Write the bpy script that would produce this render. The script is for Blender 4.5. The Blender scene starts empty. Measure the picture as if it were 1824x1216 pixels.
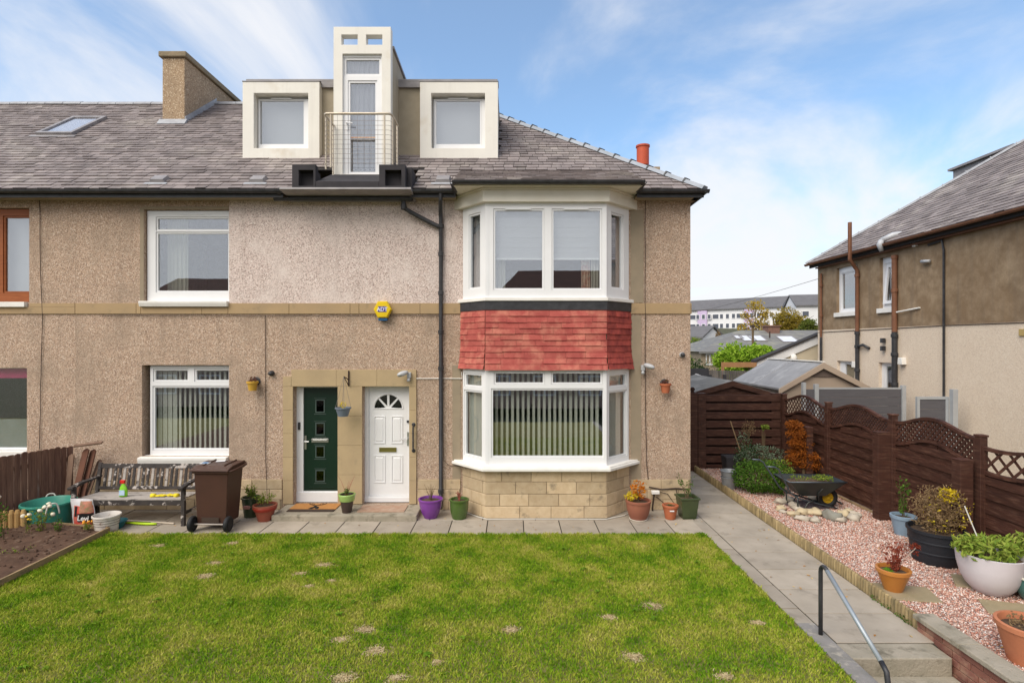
import bpy, math, random
import numpy as np
from mathutils import Vector, Matrix, noise as mnoise
random.seed(7); np.random.seed(7)
R = random.uniform; PI = math.pi
SC = bpy.context.scene; COL = SC.collection
# ---------------------------------------------------------------- camera, sky, sun, exposure
CAMD, F = 9.98, 985.0          # distance camera -> facade, focal length in photo pixels
cd = bpy.data.cameras.new('camera'); cam = bpy.data.objects.new('camera', cd); COL.objects.link(cam)
cam.location = (0, -CAMD, 3.0); cam.rotation_euler = (PI/2, 0, 0)
cd.sensor_width = 36; cd.lens = F/1824*36; cd.shift_y = 3/1824; cd.clip_end = 2000; cd.clip_start = .05
SC.camera = cam
SUN_EL, SUN_AZ = math.radians(47), math.atan2(-.85, -1.0)
W = bpy.data.worlds.new('World'); SC.world = W; W.use_nodes = True
def world():
    nt = W.node_tree; nt.nodes.clear(); n = nt.nodes.new; L = nt.links.new
    out = n('ShaderNodeOutputWorld'); bg = n('ShaderNodeBackground'); bg.inputs[1].default_value = .1
    sky = n('ShaderNodeTexSky'); sky.sky_type = 'NISHITA'; sky.sun_disc = False
    sky.sun_elevation = SUN_EL; sky.sun_rotation = SUN_AZ; sky.ozone_density = 2.2; sky.dust_density = .6
    tc = n('ShaderNodeTexCoord'); sep = n('ShaderNodeSeparateXYZ'); L(tc.outputs['Generated'], sep.inputs[0])
    def math_(op, a, b=None, c=None):
        m = n('ShaderNodeMath'); m.operation = op
        for i, q in enumerate((a, b, c)):
            if q is None: continue
            if isinstance(q, (int, float)): m.inputs[i].default_value = q
            else: L(q, m.inputs[i])
        return m.outputs[0]
    den = math_('MAXIMUM', math_('ADD', sep.outputs[2], .18), .05)
    comb = n('ShaderNodeCombineXYZ')
    L(math_('DIVIDE', sep.outputs[0], den), comb.inputs[0]); L(math_('DIVIDE', sep.outputs[1], den), comb.inputs[1])
    mp = n('ShaderNodeMapping'); mp.inputs['Rotation'].default_value = (0, 0, .5); mp.inputs['Scale'].default_value = (1.0, .62, 1)
    mp.inputs['Location'].default_value = (0.0, 0.0, 0)
    L(comb.outputs[0], mp.inputs[0])
    nz = n('ShaderNodeTexNoise'); nz.inputs['Scale'].default_value = .95; nz.inputs['Detail'].default_value = 9
    nz.inputs['Roughness'].default_value = .56; nz.inputs['Distortion'].default_value = .6; L(mp.outputs[0], nz.inputs[0])
    # more cloud low down and towards the right
    low = n('ShaderNodeMapRange'); low.interpolation_type = 'SMOOTHSTEP'
    low.inputs[1].default_value = .03; low.inputs[2].default_value = .34; low.inputs[3].default_value = .21; low.inputs[4].default_value = -.01
    L(math_('SUBTRACT', sep.outputs[2], math_('MULTIPLY', math_('MAXIMUM', sep.outputs[0], -.25), .12)), low.inputs[0])
    s = math_('ADD', math_('ADD', nz.outputs[0], low.outputs[0]), math_('MULTIPLY', math_('MAXIMUM', math_('MULTIPLY', sep.outputs[1], -1.0), 0.0), .35))  # extra cloud behind the camera, added to neutralise the blue sky light
    rmp = n('ShaderNodeMapRange'); rmp.interpolation_type = 'SMOOTHSTEP'
    rmp.inputs[1].default_value = .44; rmp.inputs[2].default_value = .68; rmp.inputs[3].default_value = .13; rmp.inputs[4].default_value = .97
    L(s, rmp.inputs[0])
    tint = n('ShaderNodeMix'); tint.data_type = 'RGBA'; tint.blend_type = 'MULTIPLY'; tint.inputs[0].default_value = 1
    L(sky.outputs[0], tint.inputs[6]); tint.inputs[7].default_value = (1.08, 1.40, 1.50, 1)
    mix = n('ShaderNodeMix'); mix.data_type = 'RGBA'; L(rmp.outputs[0], mix.inputs[0]); L(tint.outputs[2], mix.inputs[6])
    mix.inputs[7].default_value = (6.2, 6.25, 6.45, 1)
    L(mix.outputs[2], bg.inputs[0]); L(bg.outputs[0], out.inputs[0])
world()
sd = bpy.data.lights.new('sun', 'SUN'); sun = bpy.data.objects.new('sun', sd); COL.objects.link(sun)
sd.energy = 2.3; sd.angle = math.radians(50); sd.color = (1, .92, .80)
_dir = Vector((math.sin(SUN_AZ)*math.cos(SUN_EL), math.cos(SUN_AZ)*math.cos(SUN_EL), math.sin(SUN_EL)))
sun.rotation_euler = _dir.to_track_quat('Z', 'Y').to_euler(); sun.location = _dir*60
SC.view_settings.view_transform = 'Standard'; SC.view_settings.look = 'None'
SC.view_settings.gamma = 1; SC.view_settings.exposure = .62; SC.view_settings.use_curve_mapping = False
# ---------------------------------------------------------------- helpers
def X(px, d): return (px-912)*d/F
def Z(py, d): return 3-(py-611)*d/F
def Y(d): return d-CAMD
OFF = {}
class Fr:
    def __init__(s, o, U, V, N): s.o = Vector(o); s.U = Vector(U); s.V = Vector(V); s.N = Vector(N)
    def __call__(s, u, v, n): return s.o+s.U*u+s.V*v+s.N*n
ID = Fr((0,0,0), (1,0,0), (0,1,0), (0,0,1))
F0 = Fr((0,0,0), (1,0,0), (0,0,1), (0,-1,0))
def seg(p0, p1, z=0):
    a = Vector((p0[0], p0[1], z)); b = Vector((p1[0], p1[1], z)); U = (b-a).normalized()
    return Fr(a, U, (0,0,1), (U.y, -U.x, 0)), (b-a).length
def rotfr(o, ang, tilt=(0,0)):
    m = Matrix.Rotation(ang, 3, 'Z') @ Matrix.Rotation(tilt[0], 3, 'X') @ Matrix.Rotation(tilt[1], 3, 'Y')
    return Fr(o, m @ Vector((1,0,0)), m @ Vector((0,1,0)), m @ Vector((0,0,1)))
class MB:
    def __init__(s, mat=None): s.v=[]; s.f=[]; s.m=[]; s.mats=[]; s.cur=0; s.use(mat) if mat else None
    def use(s, mat):
        if mat not in s.mats: s.mats.append(mat)
        s.cur = s.mats.index(mat); return s
    def add(s, vs, fs):
        k = len(s.v); s.v += [tuple(q) for q in vs]; s.f += [tuple(k+i for i in f) for f in fs]; s.m += [s.cur]*len(fs)
    def box(s, u0, u1, v0, v1, n0, n1, fr=ID):
        P = [fr(a,b,c) for c in (n0,n1) for a,b in ((u0,v0),(u1,v0),(u1,v1),(u0,v1))]
        s.add(P, [(3,2,1,0),(4,5,6,7),(0,1,5,4),(1,2,6,5),(2,3,7,6),(3,0,4,7)])
    def taper(s, a, b, z0, z1, fr=ID):       # a, b = (u0,u1,v0,v1) at z0 / z1
        P = [fr(x,y,z0) for x,y in ((a[0],a[2]),(a[1],a[2]),(a[1],a[3]),(a[0],a[3]))]+[fr(x,y,z1) for x,y in ((b[0],b[2]),(b[1],b[2]),(b[1],b[3]),(b[0],b[3]))]
        s.add(P, [(3,2,1,0),(4,5,6,7),(0,1,5,4),(1,2,6,5),(2,3,7,6),(3,0,4,7)])
    def prism(s, pts, n0, n1, fr=ID):
        k = len(pts); P = [fr(a,b,n0) for a,b in pts]+[fr(a,b,n1) for a,b in pts]
        s.add(P, [tuple(range(k))[::-1], tuple(range(k,2*k))]+[(i,(i+1)%k,k+(i+1)%k,k+i) for i in range(k)])
    def poly(s, pts): s.add(pts, [tuple(range(len(pts)))])
    def grid(s, fr, u0,u1,v0,v1,n0,n1,holes=(),matf=None,cuts=((),())):
        us = sorted({round(q,4) for q in [u0,u1]+[h[0] for h in holes]+[h[1] for h in holes]+list(cuts[0]) if u0-1e-6<=q<=u1+1e-6})
        vs = sorted({round(q,4) for q in [v0,v1]+[h[2] for h in holes]+[h[3] for h in holes]+list(cuts[1]) if v0-1e-6<=q<=v1+1e-6})
        A,B = len(us)-1, len(vs)-1
        def solid(i,j):
            if i<0 or j<0 or i>=A or j>=B: return False
            a=(us[i]+us[i+1])/2; b=(vs[j]+vs[j+1])/2
            return not any(h[0]<a<h[1] and h[2]<b<h[3] for h in holes)
        ids = {}; base = len(s.v)
        def V(i,j,k):
            if (i,j,k) not in ids:
                ids[(i,j,k)] = len(s.v); s.v.append(tuple(fr(us[i],vs[j],(n0,n1)[k])))
            return ids[(i,j,k)]
        for i in range(A):
            for j in range(B):
                if not solid(i,j): continue
                if matf: s.use(matf((us[i]+us[i+1])/2,(vs[j]+vs[j+1])/2))
                fs = [(V(i,j,1),V(i+1,j,1),V(i+1,j+1,1),V(i,j+1,1)), (V(i,j,0),V(i,j+1,0),V(i+1,j+1,0),V(i+1,j,0))]
                if not solid(i-1,j): fs.append((V(i,j,0),V(i,j,1),V(i,j+1,1),V(i,j+1,0)))
                if not solid(i+1,j): fs.append((V(i+1,j,1),V(i+1,j,0),V(i+1,j+1,0),V(i+1,j+1,1)))
                if not solid(i,j-1): fs.append((V(i,j,0),V(i+1,j,0),V(i+1,j,1),V(i,j,1)))
                if not solid(i,j+1): fs.append((V(i,j+1,1),V(i+1,j+1,1),V(i+1,j+1,0),V(i,j+1,0)))
                s.f += fs; s.m += [s.cur]*len(fs)
    def lathe(s, prof, c=(0,0,0), n=28, fr=None, sx=1, sy=1):
        fr = fr or Fr(c,(1,0,0),(0,1,0),(0,0,1)); k=len(s.v); fs=[]; idx=[]
        for r,z in prof:
            if r < 1e-6: idx.append([len(s.v)]); s.v.append(tuple(fr(0,0,z)))
            else:
                idx.append(list(range(len(s.v), len(s.v)+n)))
                for i in range(n): a=2*PI*i/n; s.v.append(tuple(fr(r*sx*math.cos(a), r*sy*math.sin(a), z)))
        for A,B in zip(idx, idx[1:]):
            for i in range(n):
                j=(i+1)%n
                if len(A)==1 and len(B)==1: continue
                if len(A)==1: fs.append((A[0],B[j],B[i]))
                elif len(B)==1: fs.append((A[i],A[j],B[0]))
                else: fs.append((A[i],A[j],B[j],B[i]))
        s.f += fs; s.m += [s.cur]*len(fs)
    def tube(s, pts, r, n=8, cap=True):
        pts=[Vector(p) for p in pts]; k=len(pts); rs = r if isinstance(r,(list,tuple)) else [r]*k
        base=len(s.v); prev=None
        for i,p in enumerate(pts):
            t=((pts[min(i+1,k-1)]-pts[max(i-1,0)])).normalized()
            if prev is None:
                a = Vector((0,0,1)) if abs(t.z)<.9 else Vector((1,0,0)); u=t.cross(a).normalized()
            else: u=(prev-t*prev.dot(t)).normalized()
            prev=u; w=t.cross(u)
            for q in range(n): a=2*PI*q/n; s.v.append(tuple(p+(u*math.cos(a)+w*math.sin(a))*rs[i]))
        fs=[]
        for i in range(k-1):
            for q in range(n):
                z=(q+1)%n; fs.append((base+i*n+q, base+i*n+z, base+(i+1)*n+z, base+(i+1)*n+q))
        if cap: fs += [tuple(base+q for q in range(n))[::-1], tuple(base+(k-1)*n+q for q in range(n))]
        s.f+=fs; s.m+=[s.cur]*len(fs)
    def half(s, p0, p1, r, up=(0,0,1)):         # open half-round gutter
        p0=Vector(p0); p1=Vector(p1); t=(p1-p0).normalized(); w=t.cross(Vector(up)).normalized(); upv=Vector(up)
        k=len(s.v); n=7
        for p in (p0,p1):
            for rr in (r, r*.82):
                for i in range(n): a=PI*i/(n-1); s.v.append(tuple(p+w*math.cos(a)*rr-upv*math.sin(a)*rr))
        q=lambda e,l,i: k+e*2*n+l*n+i; fs=[]
        for i in range(n-1):
            fs += [(q(0,0,i),q(0,0,i+1),q(1,0,i+1),q(1,0,i)), (q(0,1,i),q(1,1,i),q(1,1,i+1),q(0,1,i+1)),
                   (q(0,0,i),q(0,1,i),q(0,1,i+1),q(0,0,i+1)), (q(1,0,i),q(1,0,i+1),q(1,1,i+1),q(1,1,i))]
        fs += [(q(0,0,0),q(1,0,0),q(1,1,0),q(0,1,0)), (q(0,0,n-1),q(0,1,n-1),q(1,1,n-1),q(1,0,n-1))]
        s.f+=fs; s.m+=[s.cur]*len(fs)
    def blob(s, c, r, n=8, m=6, lump=.15, fr=None):
        sd=Vector((R(0,50),R(0,50),R(0,50))); k=len(s.v); fr = fr or rotfr(c, R(0,6))
        for j in range(m+1):
            th=PI*j/m
            for i in range(n):
                a=2*PI*i/n; dv=Vector((math.sin(th)*math.cos(a),math.sin(th)*math.sin(a),math.cos(th)))
                q=1+lump*mnoise.noise(dv*1.6+sd)*2
                s.v.append(tuple(fr(dv.x*r[0]*q,dv.y*r[1]*q,dv.z*r[2]*q)))
        fs=[(k+j*n+i,k+(j+1)*n+i,k+(j+1)*n+(i+1)%n,k+j*n+(i+1)%n) for j in range(m) for i in range(n)]
        s.f+=fs; s.m+=[s.cur]*len(fs)
    def leaf(s, p, size, asp=.5, up=0):
        d=Vector((R(-1,1),R(-1,1),R(-1,1)+up)).normalized(); e=d.cross(Vector((R(-1,1),R(-1,1),R(-1,1)))).normalized()
        p=Vector(p); n=d.cross(e)*size*.15
        s.add([p-d*size*.5, p+e*size*asp*.5+n, p+d*size*.5, p-e*size*asp*.5+n], [(0,1,2,3)])
    def bush(s, c, r, n, size, lump=.25, inner=.5, asp=.5, up=0, freq=1.8):
        sd=Vector((R(0,50),R(0,50),R(0,50))); c=Vector(c)
        for _ in range(n):
            dv=Vector((random.gauss(0,1),random.gauss(0,1),random.gauss(0,1))).normalized()
            q=(1+lump*2*mnoise.noise(dv*freq+sd))*(inner+(1-inner)*random.random()**.5)
            s.leaf(c+Vector((dv.x*r[0],dv.y*r[1],dv.z*r[2]))*q, size*R(.6,1.3), asp, up)
    def build(s, name, parent=None, label=None, cat=None, group=None, kind=None, bevel=0, smooth=False, plabel=None):
        loc = OFF[parent.name] if parent else None
        V = np.array(s.v, dtype=np.float64).reshape(-1,3)
        if loc is None:
            lo=V.min(0); hi=V.max(0); loc=Vector(((lo[0]+hi[0])/2,(lo[1]+hi[1])/2,lo[2])) if kind!='structure' else Vector((0,0,0))
        V = V-np.array(loc)
        me=bpy.data.meshes.new(name); me.from_pydata(V.tolist(), [], s.f)
        for m in s.mats: me.materials.append(m)
        me.polygons.foreach_set('material_index', s.m)
        if smooth: me.polygons.foreach_set('use_smooth', [True]*len(s.f))
        me.update()
        o=bpy.data.objects.new(name, me); COL.objects.link(o); OFF[o.name]=loc
        if parent: o.parent=parent
        else: o.location=loc
        if bevel:
            b=o.modifiers.new('bevel','BEVEL'); b.width=bevel; b.segments=2; b.limit_method='ANGLE'; b.angle_limit=.6
        if smooth and not isinstance(smooth,str) :
            e=o.modifiers.new('split','EDGE_SPLIT'); e.split_angle=math.radians(42)
        if label: o['label']=label
        if plabel: o['label']=plabel
        if cat: o['category']=cat
        if group: o['group']=group
        if kind: o['kind']=kind
        return o
def thing(name, label, cat, loc=(0,0,0), group=None):
    o=bpy.data.objects.new(name,None); COL.objects.link(o); o.location=loc; o.empty_display_size=.1
    o['label']=label; o['category']=cat; OFF[o.name]=Vector(loc)
    if group: o['group']=group
    return o
# ---------------------------------------------------------------- materials
def M(name, c, c2=None, sc=3., rough=.75, bump=0, bsc=60., metal=0, spec=.3, isl=0, c3=None, sc3=1., t3=.6, w3=.08,
      speck=None, stretch=None, world_=False, coat=0, trans=0, streak=0):
    m=bpy.data.materials.new(name); m.use_nodes=True; nt=m.node_tree; n=nt.nodes.new; L=nt.links.new
    b=nt.nodes['Principled BSDF']; b.inputs['Roughness'].default_value=rough; b.inputs['Metallic'].default_value=metal
    b.inputs['Specular IOR Level'].default_value=spec
    if coat: b.inputs['Coat Weight'].default_value=coat
    if world_: g=n('ShaderNodeNewGeometry'); co=g.outputs['Position']
    else: g=n('ShaderNodeTexCoord'); co=g.outputs['Object']
    if stretch:
        mp=n('ShaderNodeMapping'); mp.inputs['Scale'].default_value=stretch; L(co,mp.inputs[0]); co=mp.outputs[0]
    def noise(scale, det=5, ro=.55):
        q=n('ShaderNodeTexNoise'); q.inputs['Scale'].default_value=scale; q.inputs['Detail'].default_value=det; q.inputs['Roughness'].default_value=ro
        L(co,q.inputs[0]); return q.outputs[0]
    def rng(x,a,b_,lo=0,hi=1):
        q=n('ShaderNodeMapRange'); L(x,q.inputs[0])
        for i,vv in enumerate((a,b_,lo,hi)): q.inputs[i+1].default_value=vv
        return q.outputs[0]
    def mix(f,a,b_,bt='MIX'):
        q=n('ShaderNodeMix'); q.data_type='RGBA'; q.blend_type=bt
        for i,vv in ((0,f),(6,a),(7,b_)):
            if isinstance(vv,(int,float)): q.inputs[i].default_value=vv
            elif isinstance(vv,tuple): q.inputs[i].default_value=vv[:3]+(1,)
            else: L(vv,q.inputs[i])
        return q.outputs[2]
    c2 = c2 or tuple(x*.82 for x in c)
    col=mix(rng(noise(sc),.32,.68),c,c2)
    if speck:
        ssc,ca,cb,am=speck
        v=n('ShaderNodeTexVoronoi'); v.inputs['Scale'].default_value=ssc; L(co,v.inputs[0])
        sx=n('ShaderNodeSeparateColor'); L(v.outputs['Color'],sx.inputs[0])
        lit=rng(sx.outputs[0],.78,.86); drk=rng(sx.outputs[1],.74,.84)
        q=n('ShaderNodeMath'); q.operation='MULTIPLY'; L(lit,q.inputs[0]); q.inputs[1].default_value=am
        col=mix(q.outputs[0],col,ca)
        q=n('ShaderNodeMath'); q.operation='MULTIPLY'; L(drk,q.inputs[0]); q.inputs[1].default_value=am
        col=mix(q.outputs[0],col,cb)
    if c3: col=mix(rng(noise(sc3,8,.62),t3-w3,t3+w3),col,c3)
    if isl:
        gi=n('ShaderNodeNewGeometry'); k=rng(gi.outputs['Random Per Island'],0,1,1-isl,1+isl)
        cc=n('ShaderNodeCombineColor'); [L(k,cc.inputs[i]) for i in range(3)]
        col=mix(1.0,col,cc.outputs[0],'MULTIPLY')
    if streak:      # rain-washed vertical stains
        ms_=n('ShaderNodeMapping'); ms_.inputs['Scale'].default_value=(5,5,.35); L(co,ms_.inputs[0])
        q=n('ShaderNodeTexNoise'); q.inputs['Scale'].default_value=1.0; q.inputs['Detail'].default_value=7; q.inputs['Roughness'].default_value=.6; L(ms_.outputs[0],q.inputs[0])
        f_=rng(q.outputs[0],.50,.72,0,streak); col=mix(f_,col,(.16,.125,.095))
    L(col,b.inputs['Base Color'])
    if bump:
        bp=n('ShaderNodeBump'); bp.inputs['Strength'].default_value=bump; bp.inputs['Distance'].default_value=.01
        if speck:
            L(rng(v.outputs['Distance'],0,.6),bp.inputs['Height'])
        else: L(noise(bsc,4),bp.inputs['Height'])
        L(bp.outputs[0],b.inputs['Normal'])
    if trans:
        tr=n('ShaderNodeBsdfTranslucent'); L(col,tr.inputs[0]); ms=n('ShaderNodeMixShader'); ms.inputs[0].default_value=trans
        L(b.outputs[0],ms.inputs[1]); L(tr.outputs[0],ms.inputs[2]); L(ms.outputs[0],nt.nodes['Material Output'].inputs[0])
    return m
def glassmat(name, refl=.2, tint=(.93,.95,.95), rough=0.):
    m=bpy.data.materials.new(name); m.use_nodes=True; nt=m.node_tree; nt.nodes.clear(); n=nt.nodes.new; L=nt.links.new
    o=n('ShaderNodeOutputMaterial'); t=n('ShaderNodeBsdfTransparent'); t.inputs[0].default_value=tint+(1,)
    g=n('ShaderNodeBsdfGlossy'); g.inputs['Roughness'].default_value=rough; g.inputs[0].default_value=(.95,.96,1,1)
    tc=n('ShaderNodeTexCoord'); nz=n('ShaderNodeTexNoise'); nz.inputs['Scale'].default_value=1.3; L(tc.outputs['Object'],nz.inputs[0])
    bp=n('ShaderNodeBump'); bp.inputs['Strength'].default_value=.02; bp.inputs['Distance'].default_value=.02; L(nz.outputs[0],bp.inputs['Height']); L(bp.outputs[0],g.inputs['Normal'])
    lw=n('ShaderNodeLayerWeight'); lw.inputs[0].default_value=.5
    p=n('ShaderNodeMath'); p.operation='POWER'; L(lw.outputs['Facing'],p.inputs[0]); p.inputs[1].default_value=4
    a=n('ShaderNodeMath'); a.operation='MULTIPLY_ADD'; L(p.outputs[0],a.inputs[0]); a.inputs[1].default_value=.7; a.inputs[2].default_value=refl; a.use_clamp=True
    x=n('ShaderNodeMixShader'); L(a.outputs[0],x.inputs[0]); L(t.outputs[0],x.inputs[1]); L(g.outputs[0],x.inputs[2]); L(x.outputs[0],o.inputs[0])
    return m
m_render = M('roughcast_brown',(.475,.335,.245),(.535,.385,.285),sc=1.1,rough=.95,bump=.7,speck=(80,(.78,.66,.54),(.17,.11,.08),.68),c3=(.34,.255,.19),sc3=1.1,t3=.60,w3=.14,streak=.22)
m_rendpk = M('roughcast_pink',(.71,.585,.535),(.64,.52,.47),sc=1.,rough=.95,bump=.6,speck=(76,(.88,.80,.75),(.29,.20,.17),.75),c3=(.74,.64,.59),sc3=2.,t3=.6,w3=.12,streak=.12)
m_smooth = M('smooth_render',(.34,.27,.19),(.28,.23,.165),sc=4,rough=.9,bump=.2)
m_band = M('tan_band',(.43,.30,.165),(.37,.265,.155),sc=2.5,rough=.9,bump=.15,c3=(.30,.22,.13),sc3=6,t3=.66)
m_ashlar = M('sandstone',(.48,.36,.225),(.56,.44,.29),sc=9,rough=.9,bump=.9,bsc=45,isl=.16,c3=(.24,.19,.13),sc3=5,t3=.66,w3=.07)
m_surround = M('door_surround_stone',(.46,.345,.20),(.40,.30,.18),sc=3,rough=.9,bump=.2,bsc=30,c3=(.30,.24,.15),sc3=4,t3=.7,w3=.1)
m_mortar = M('mortar',(.36,.28,.19),rough=.95,bump=.3)
m_slate = M('slate',(.275,.235,.225),(.195,.165,.160),sc=2.5,rough=.85,bump=.35,bsc=30,isl=.22,spec=.3,c3=(.36,.32,.29),sc3=1.1,t3=.61,w3=.10)
m_slate2 = M('slate_patched',(.27,.24,.235),(.19,.17,.165),sc=3.5,rough=.8,bump=.35,bsc=30,isl=.3,spec=.4,c3=(.42,.40,.38),sc3=1.5,t3=.6,w3=.1)
m_under = M('roof_underlay',(.05,.045,.045),rough=.9)
m_lead = M('lead_sheet',(.30,.28,.28),(.21,.195,.20),sc=5,rough=.55,spec=.5,bump=.3,bsc=8)
m_ltlead = M('bright_lead',(.42,.43,.45),(.30,.30,.32),sc=6,rough=.6,bump=.2,bsc=12)
m_white = M('white_upvc',(.80,.80,.81),(.76,.76,.77),sc=2,rough=.35,spec=.45)
m_cream = M('cream_paint',(.76,.72,.63),(.70,.65,.55),sc=3,rough=.6,bump=.1,c3=(.55,.46,.33),sc3=2.2,t3=.74,w3=.1)
m_dwhite = M('off_white_dormer_boards',(.80,.77,.70),(.75,.72,.66),sc=2,rough=.6,bump=.1,c3=(.60,.52,.40),sc3=1.6,t3=.72,w3=.14,streak=.12)
m_sill = M('painted_sill',(.82,.80,.76),(.76,.73,.68),sc=5,rough=.6,bump=.25,bsc=30)
m_black = M('black_paint',(.022,.022,.025),(.045,.045,.05),sc=9,rough=.45,spec=.45,bump=.15,bsc=40)
m_blackf = M('black_render',(.05,.045,.05),(.035,.033,.037),sc=5,rough=.85,bump=.3,bsc=60,c3=(.40,.38,.33),sc3=7,t3=.78,w3=.04)
m_glass = glassmat('window_glass',.22)
m_glass2 = glassmat('sky_glass',.5,(.6,.6,.62))
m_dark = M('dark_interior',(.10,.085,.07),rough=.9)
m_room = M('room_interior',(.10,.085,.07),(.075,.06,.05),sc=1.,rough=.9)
m_blind = M('vertical_blind_fabric',(.84,.83,.74),(.80,.79,.70),rough=.8,trans=.12)
m_net = M('net_curtain',(.40,.40,.46),(.30,.30,.36),sc=9,rough=.9,stretch=(6,1,.3),trans=.3)
m_curt = M('cream_curtain',(.72,.70,.60),(.6,.6,.5),rough=.9,trans=.3)
m_plaid = M('red_striped_curtain',(.5,.2,.13),(.7,.6,.45),sc=6,stretch=(5,1,5),rough=.9)
m_grey = M('grey_blind',(.50,.50,.52),(.44,.44,.47),sc=.8,rough=.7)
m_green = M('dark_green_door_paint',(.004,.020,.012),(.006,.024,.015),rough=.3,spec=.5)
m_chrome = M('satin_chrome',(.62,.62,.62),rough=.3,metal=.9)
m_brass = M('aged_brass',(.30,.26,.08),rough=.35,metal=.7)
m_redtile = M('painted_red_tile',(.43,.105,.085),(.34,.068,.058),sc=7,rough=.85,bump=.4,bsc=40,isl=.10,c3=(.56,.21,.15),sc3=5,t3=.6,w3=.14)
m_redtile2 = M('painted_red_tile_dirty',(.42,.08,.06),(.22,.038,.035),sc=9,rough=.75,bump=.3,isl=.2)
m_rail = M('weathered_steel_rail',(.62,.54,.43),(.52,.44,.34),sc=9,rough=.4,metal=.3)
m_wire = M('stay_wire',(.35,.31,.28),rough=.5,metal=.5)
m_brown_f = M('orange_brown_frame',(.33,.10,.03),(.25,.07,.02),sc=6,stretch=(1,1,6),rough=.45)
m_pink = M('pink_blind',(.92,.10,.32),rough=.8)
m_cable = M('dark_cable',(.06,.04,.03),rough=.7)
m_terra = M('terracotta',(.45,.14,.065),(.36,.11,.05),sc=6,rough=.75,bump=.1)
m_hipped = M('grey_ridge_metal',(.33,.36,.41),(.25,.28,.32),sc=4,rough=.5,spec=.5)
SL=.755; CA=1/math.hypot(1,SL); SA=SL*CA
EY,EZ=Y(9.65),5.68                    # eave line of the main slope
RY=Y(14.22); RZ=EZ+SL*(RY-EY); SLEN=(RY-EY)/CA
ROOF=Fr((0,EY,EZ),(1,0,0),(0,CA,SA),(0,-SA,CA))
def slates(mb, fr, v0, v1, ur, course=.150, w=.20, th=.012, lift=.028, n0=.012, skip=None, wj=.25, nf=None, gap=.004):
    row=0; v=v0
    while v<v1-.02:
        a,b=ur(v+course*.5); u=a-R(0,w)
        while u<b:
            ww=w*R(1-wj,1+wj); ua=max(u+gap,a); ub=min(u+ww-gap,b); u+=ww
            if ub-ua<.02: continue
            if skip and skip((ua+ub)/2, v+course*.5): continue
            j=R(-.008,.008); l=lift*R(.8,1.35)+(nf(v) if nf else 0); t=n0+(nf(v+course) if nf else 0); k=R(-.003,.003)
            va=v+j; vb=min(v+course*1.12, v1)
            P=[fr(ua,va,l),fr(ub,va,l+k),fr(ub,vb,t),fr(ua,vb,t),fr(ua,va,l-th*1.7),fr(ub,va,l+k-th*1.7)]
            mb.add(P,[(0,1,2,3),(4,5,1,0),(0,3,4),(1,5,2)])
        v+=course; row+=1
def blocks(mb, fr, u0, u1, v0, v1, course, w, n1, mat):
    mb.use(mat); v=v0; r=0
    k=max(1,round((v1-v0)/course)); c=(v1-v0)/k
    for r in range(k):
        v=v0+r*c; u=u0-(w*.5 if r%2 else 0)
        while u<u1-.01:
            a=max(u+.004,u0); b=min(u+w*R(.9,1.1)-.004,u1)
            if b-a>.03: q=R(0,.006); mb.box(a,b,v+.004,v+c-.004,n1-.03,n1+q,fr)
            u=b+.004
def window(par, fr, u0,u1,v0,v1, panes, n=-.09, mat=None, e=.032, name='window', glass=None, vents=(), lab=None, depth=.06):
    mat=mat or m_white; mb=MB(mat); big=[(a-e,b+e,c-e,d+e) for a,b,c,d in panes]
    mb.grid(fr,u0,u1,v0,v1,n-depth,n,big)
    for (a,b,c,d),(A,B,C,D) in zip(panes,big): mb.grid(fr,A+.003,B-.003,C+.003,D-.003,n-depth+.004,n-.016,[(a,b,c,d)])
    for a,b,z in vents: mb.box(a,b,z,z+.022,n,n+.012,fr)
    o=mb.build(name,par,plabel=lab)
    g=MB(glass or m_glass)
    for a,b,c,d in panes: g.box(a-.01,b+.01,c-.01,d+.01,n-.045,n-.039,fr)
    g.build('window_glass',o)
    return o
def curtain(par, fr, u0,u1,v0,v1,n,mat,waves=6,amp=.02,name='curtain'):
    mb=MB(mat); N=max(12,waves*8); vs=[];fs=[]
    for k in (0,1):
        for i in range(N+1):
            u=u0+(u1-u0)*i/N; a=amp*math.sin(i/N*waves*2*PI+.6*math.sin(i*.7))
            for vv in (v0,v1): vs.append(fr(u,vv,n+a-(.004 if k else 0)))
    B=2*(N+1)
    for i in range(N): fs+=[(2*i,2*i+2,2*i+3,2*i+1),(B+2*i,B+2*i+1,B+2*i+3,B+2*i+2)]
    mb.add(vs,fs); return mb.build(name,par,smooth='y')
def vblind(par, fr, u0,u1,v0,v1,n,ang=50,closed=None,sp=.092):
    mb=MB(m_blind); u=u0+.03
    while u<u1-.02:
        a=math.radians(ang if not closed or not(closed[0]<u<closed[1]) else -10)+R(-.05,.05); c=math.cos(a)*.036; s_=math.sin(a)*.036
        vb=v0+R(0,.01); P=[]
        for z in (vb,v1):
            P+=[fr(u-c,z,n-s_),fr(u+c,z,n+s_),fr(u+c,z,n+s_-.002),fr(u-c,z,n-s_-.002)]
        mb.add(P,[(0,1,5,4),(1,2,6,5),(2,3,7,6),(3,0,4,7),(4,5,6,7),(0,3,2,1)]); u+=sp
    mb.box(u0,u1,v1-.03,v1,n-.02,n+.02,fr)
    return mb.build('vertical_blind',par)
def P9(a,b,c,d,dd=9.98): return (X(a,dd),X(b,dd),Z(d,dd),Z(c,dd))   # pixel box (x0,x1,ytop,ybot) -> u0,u1,v0,v1
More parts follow.
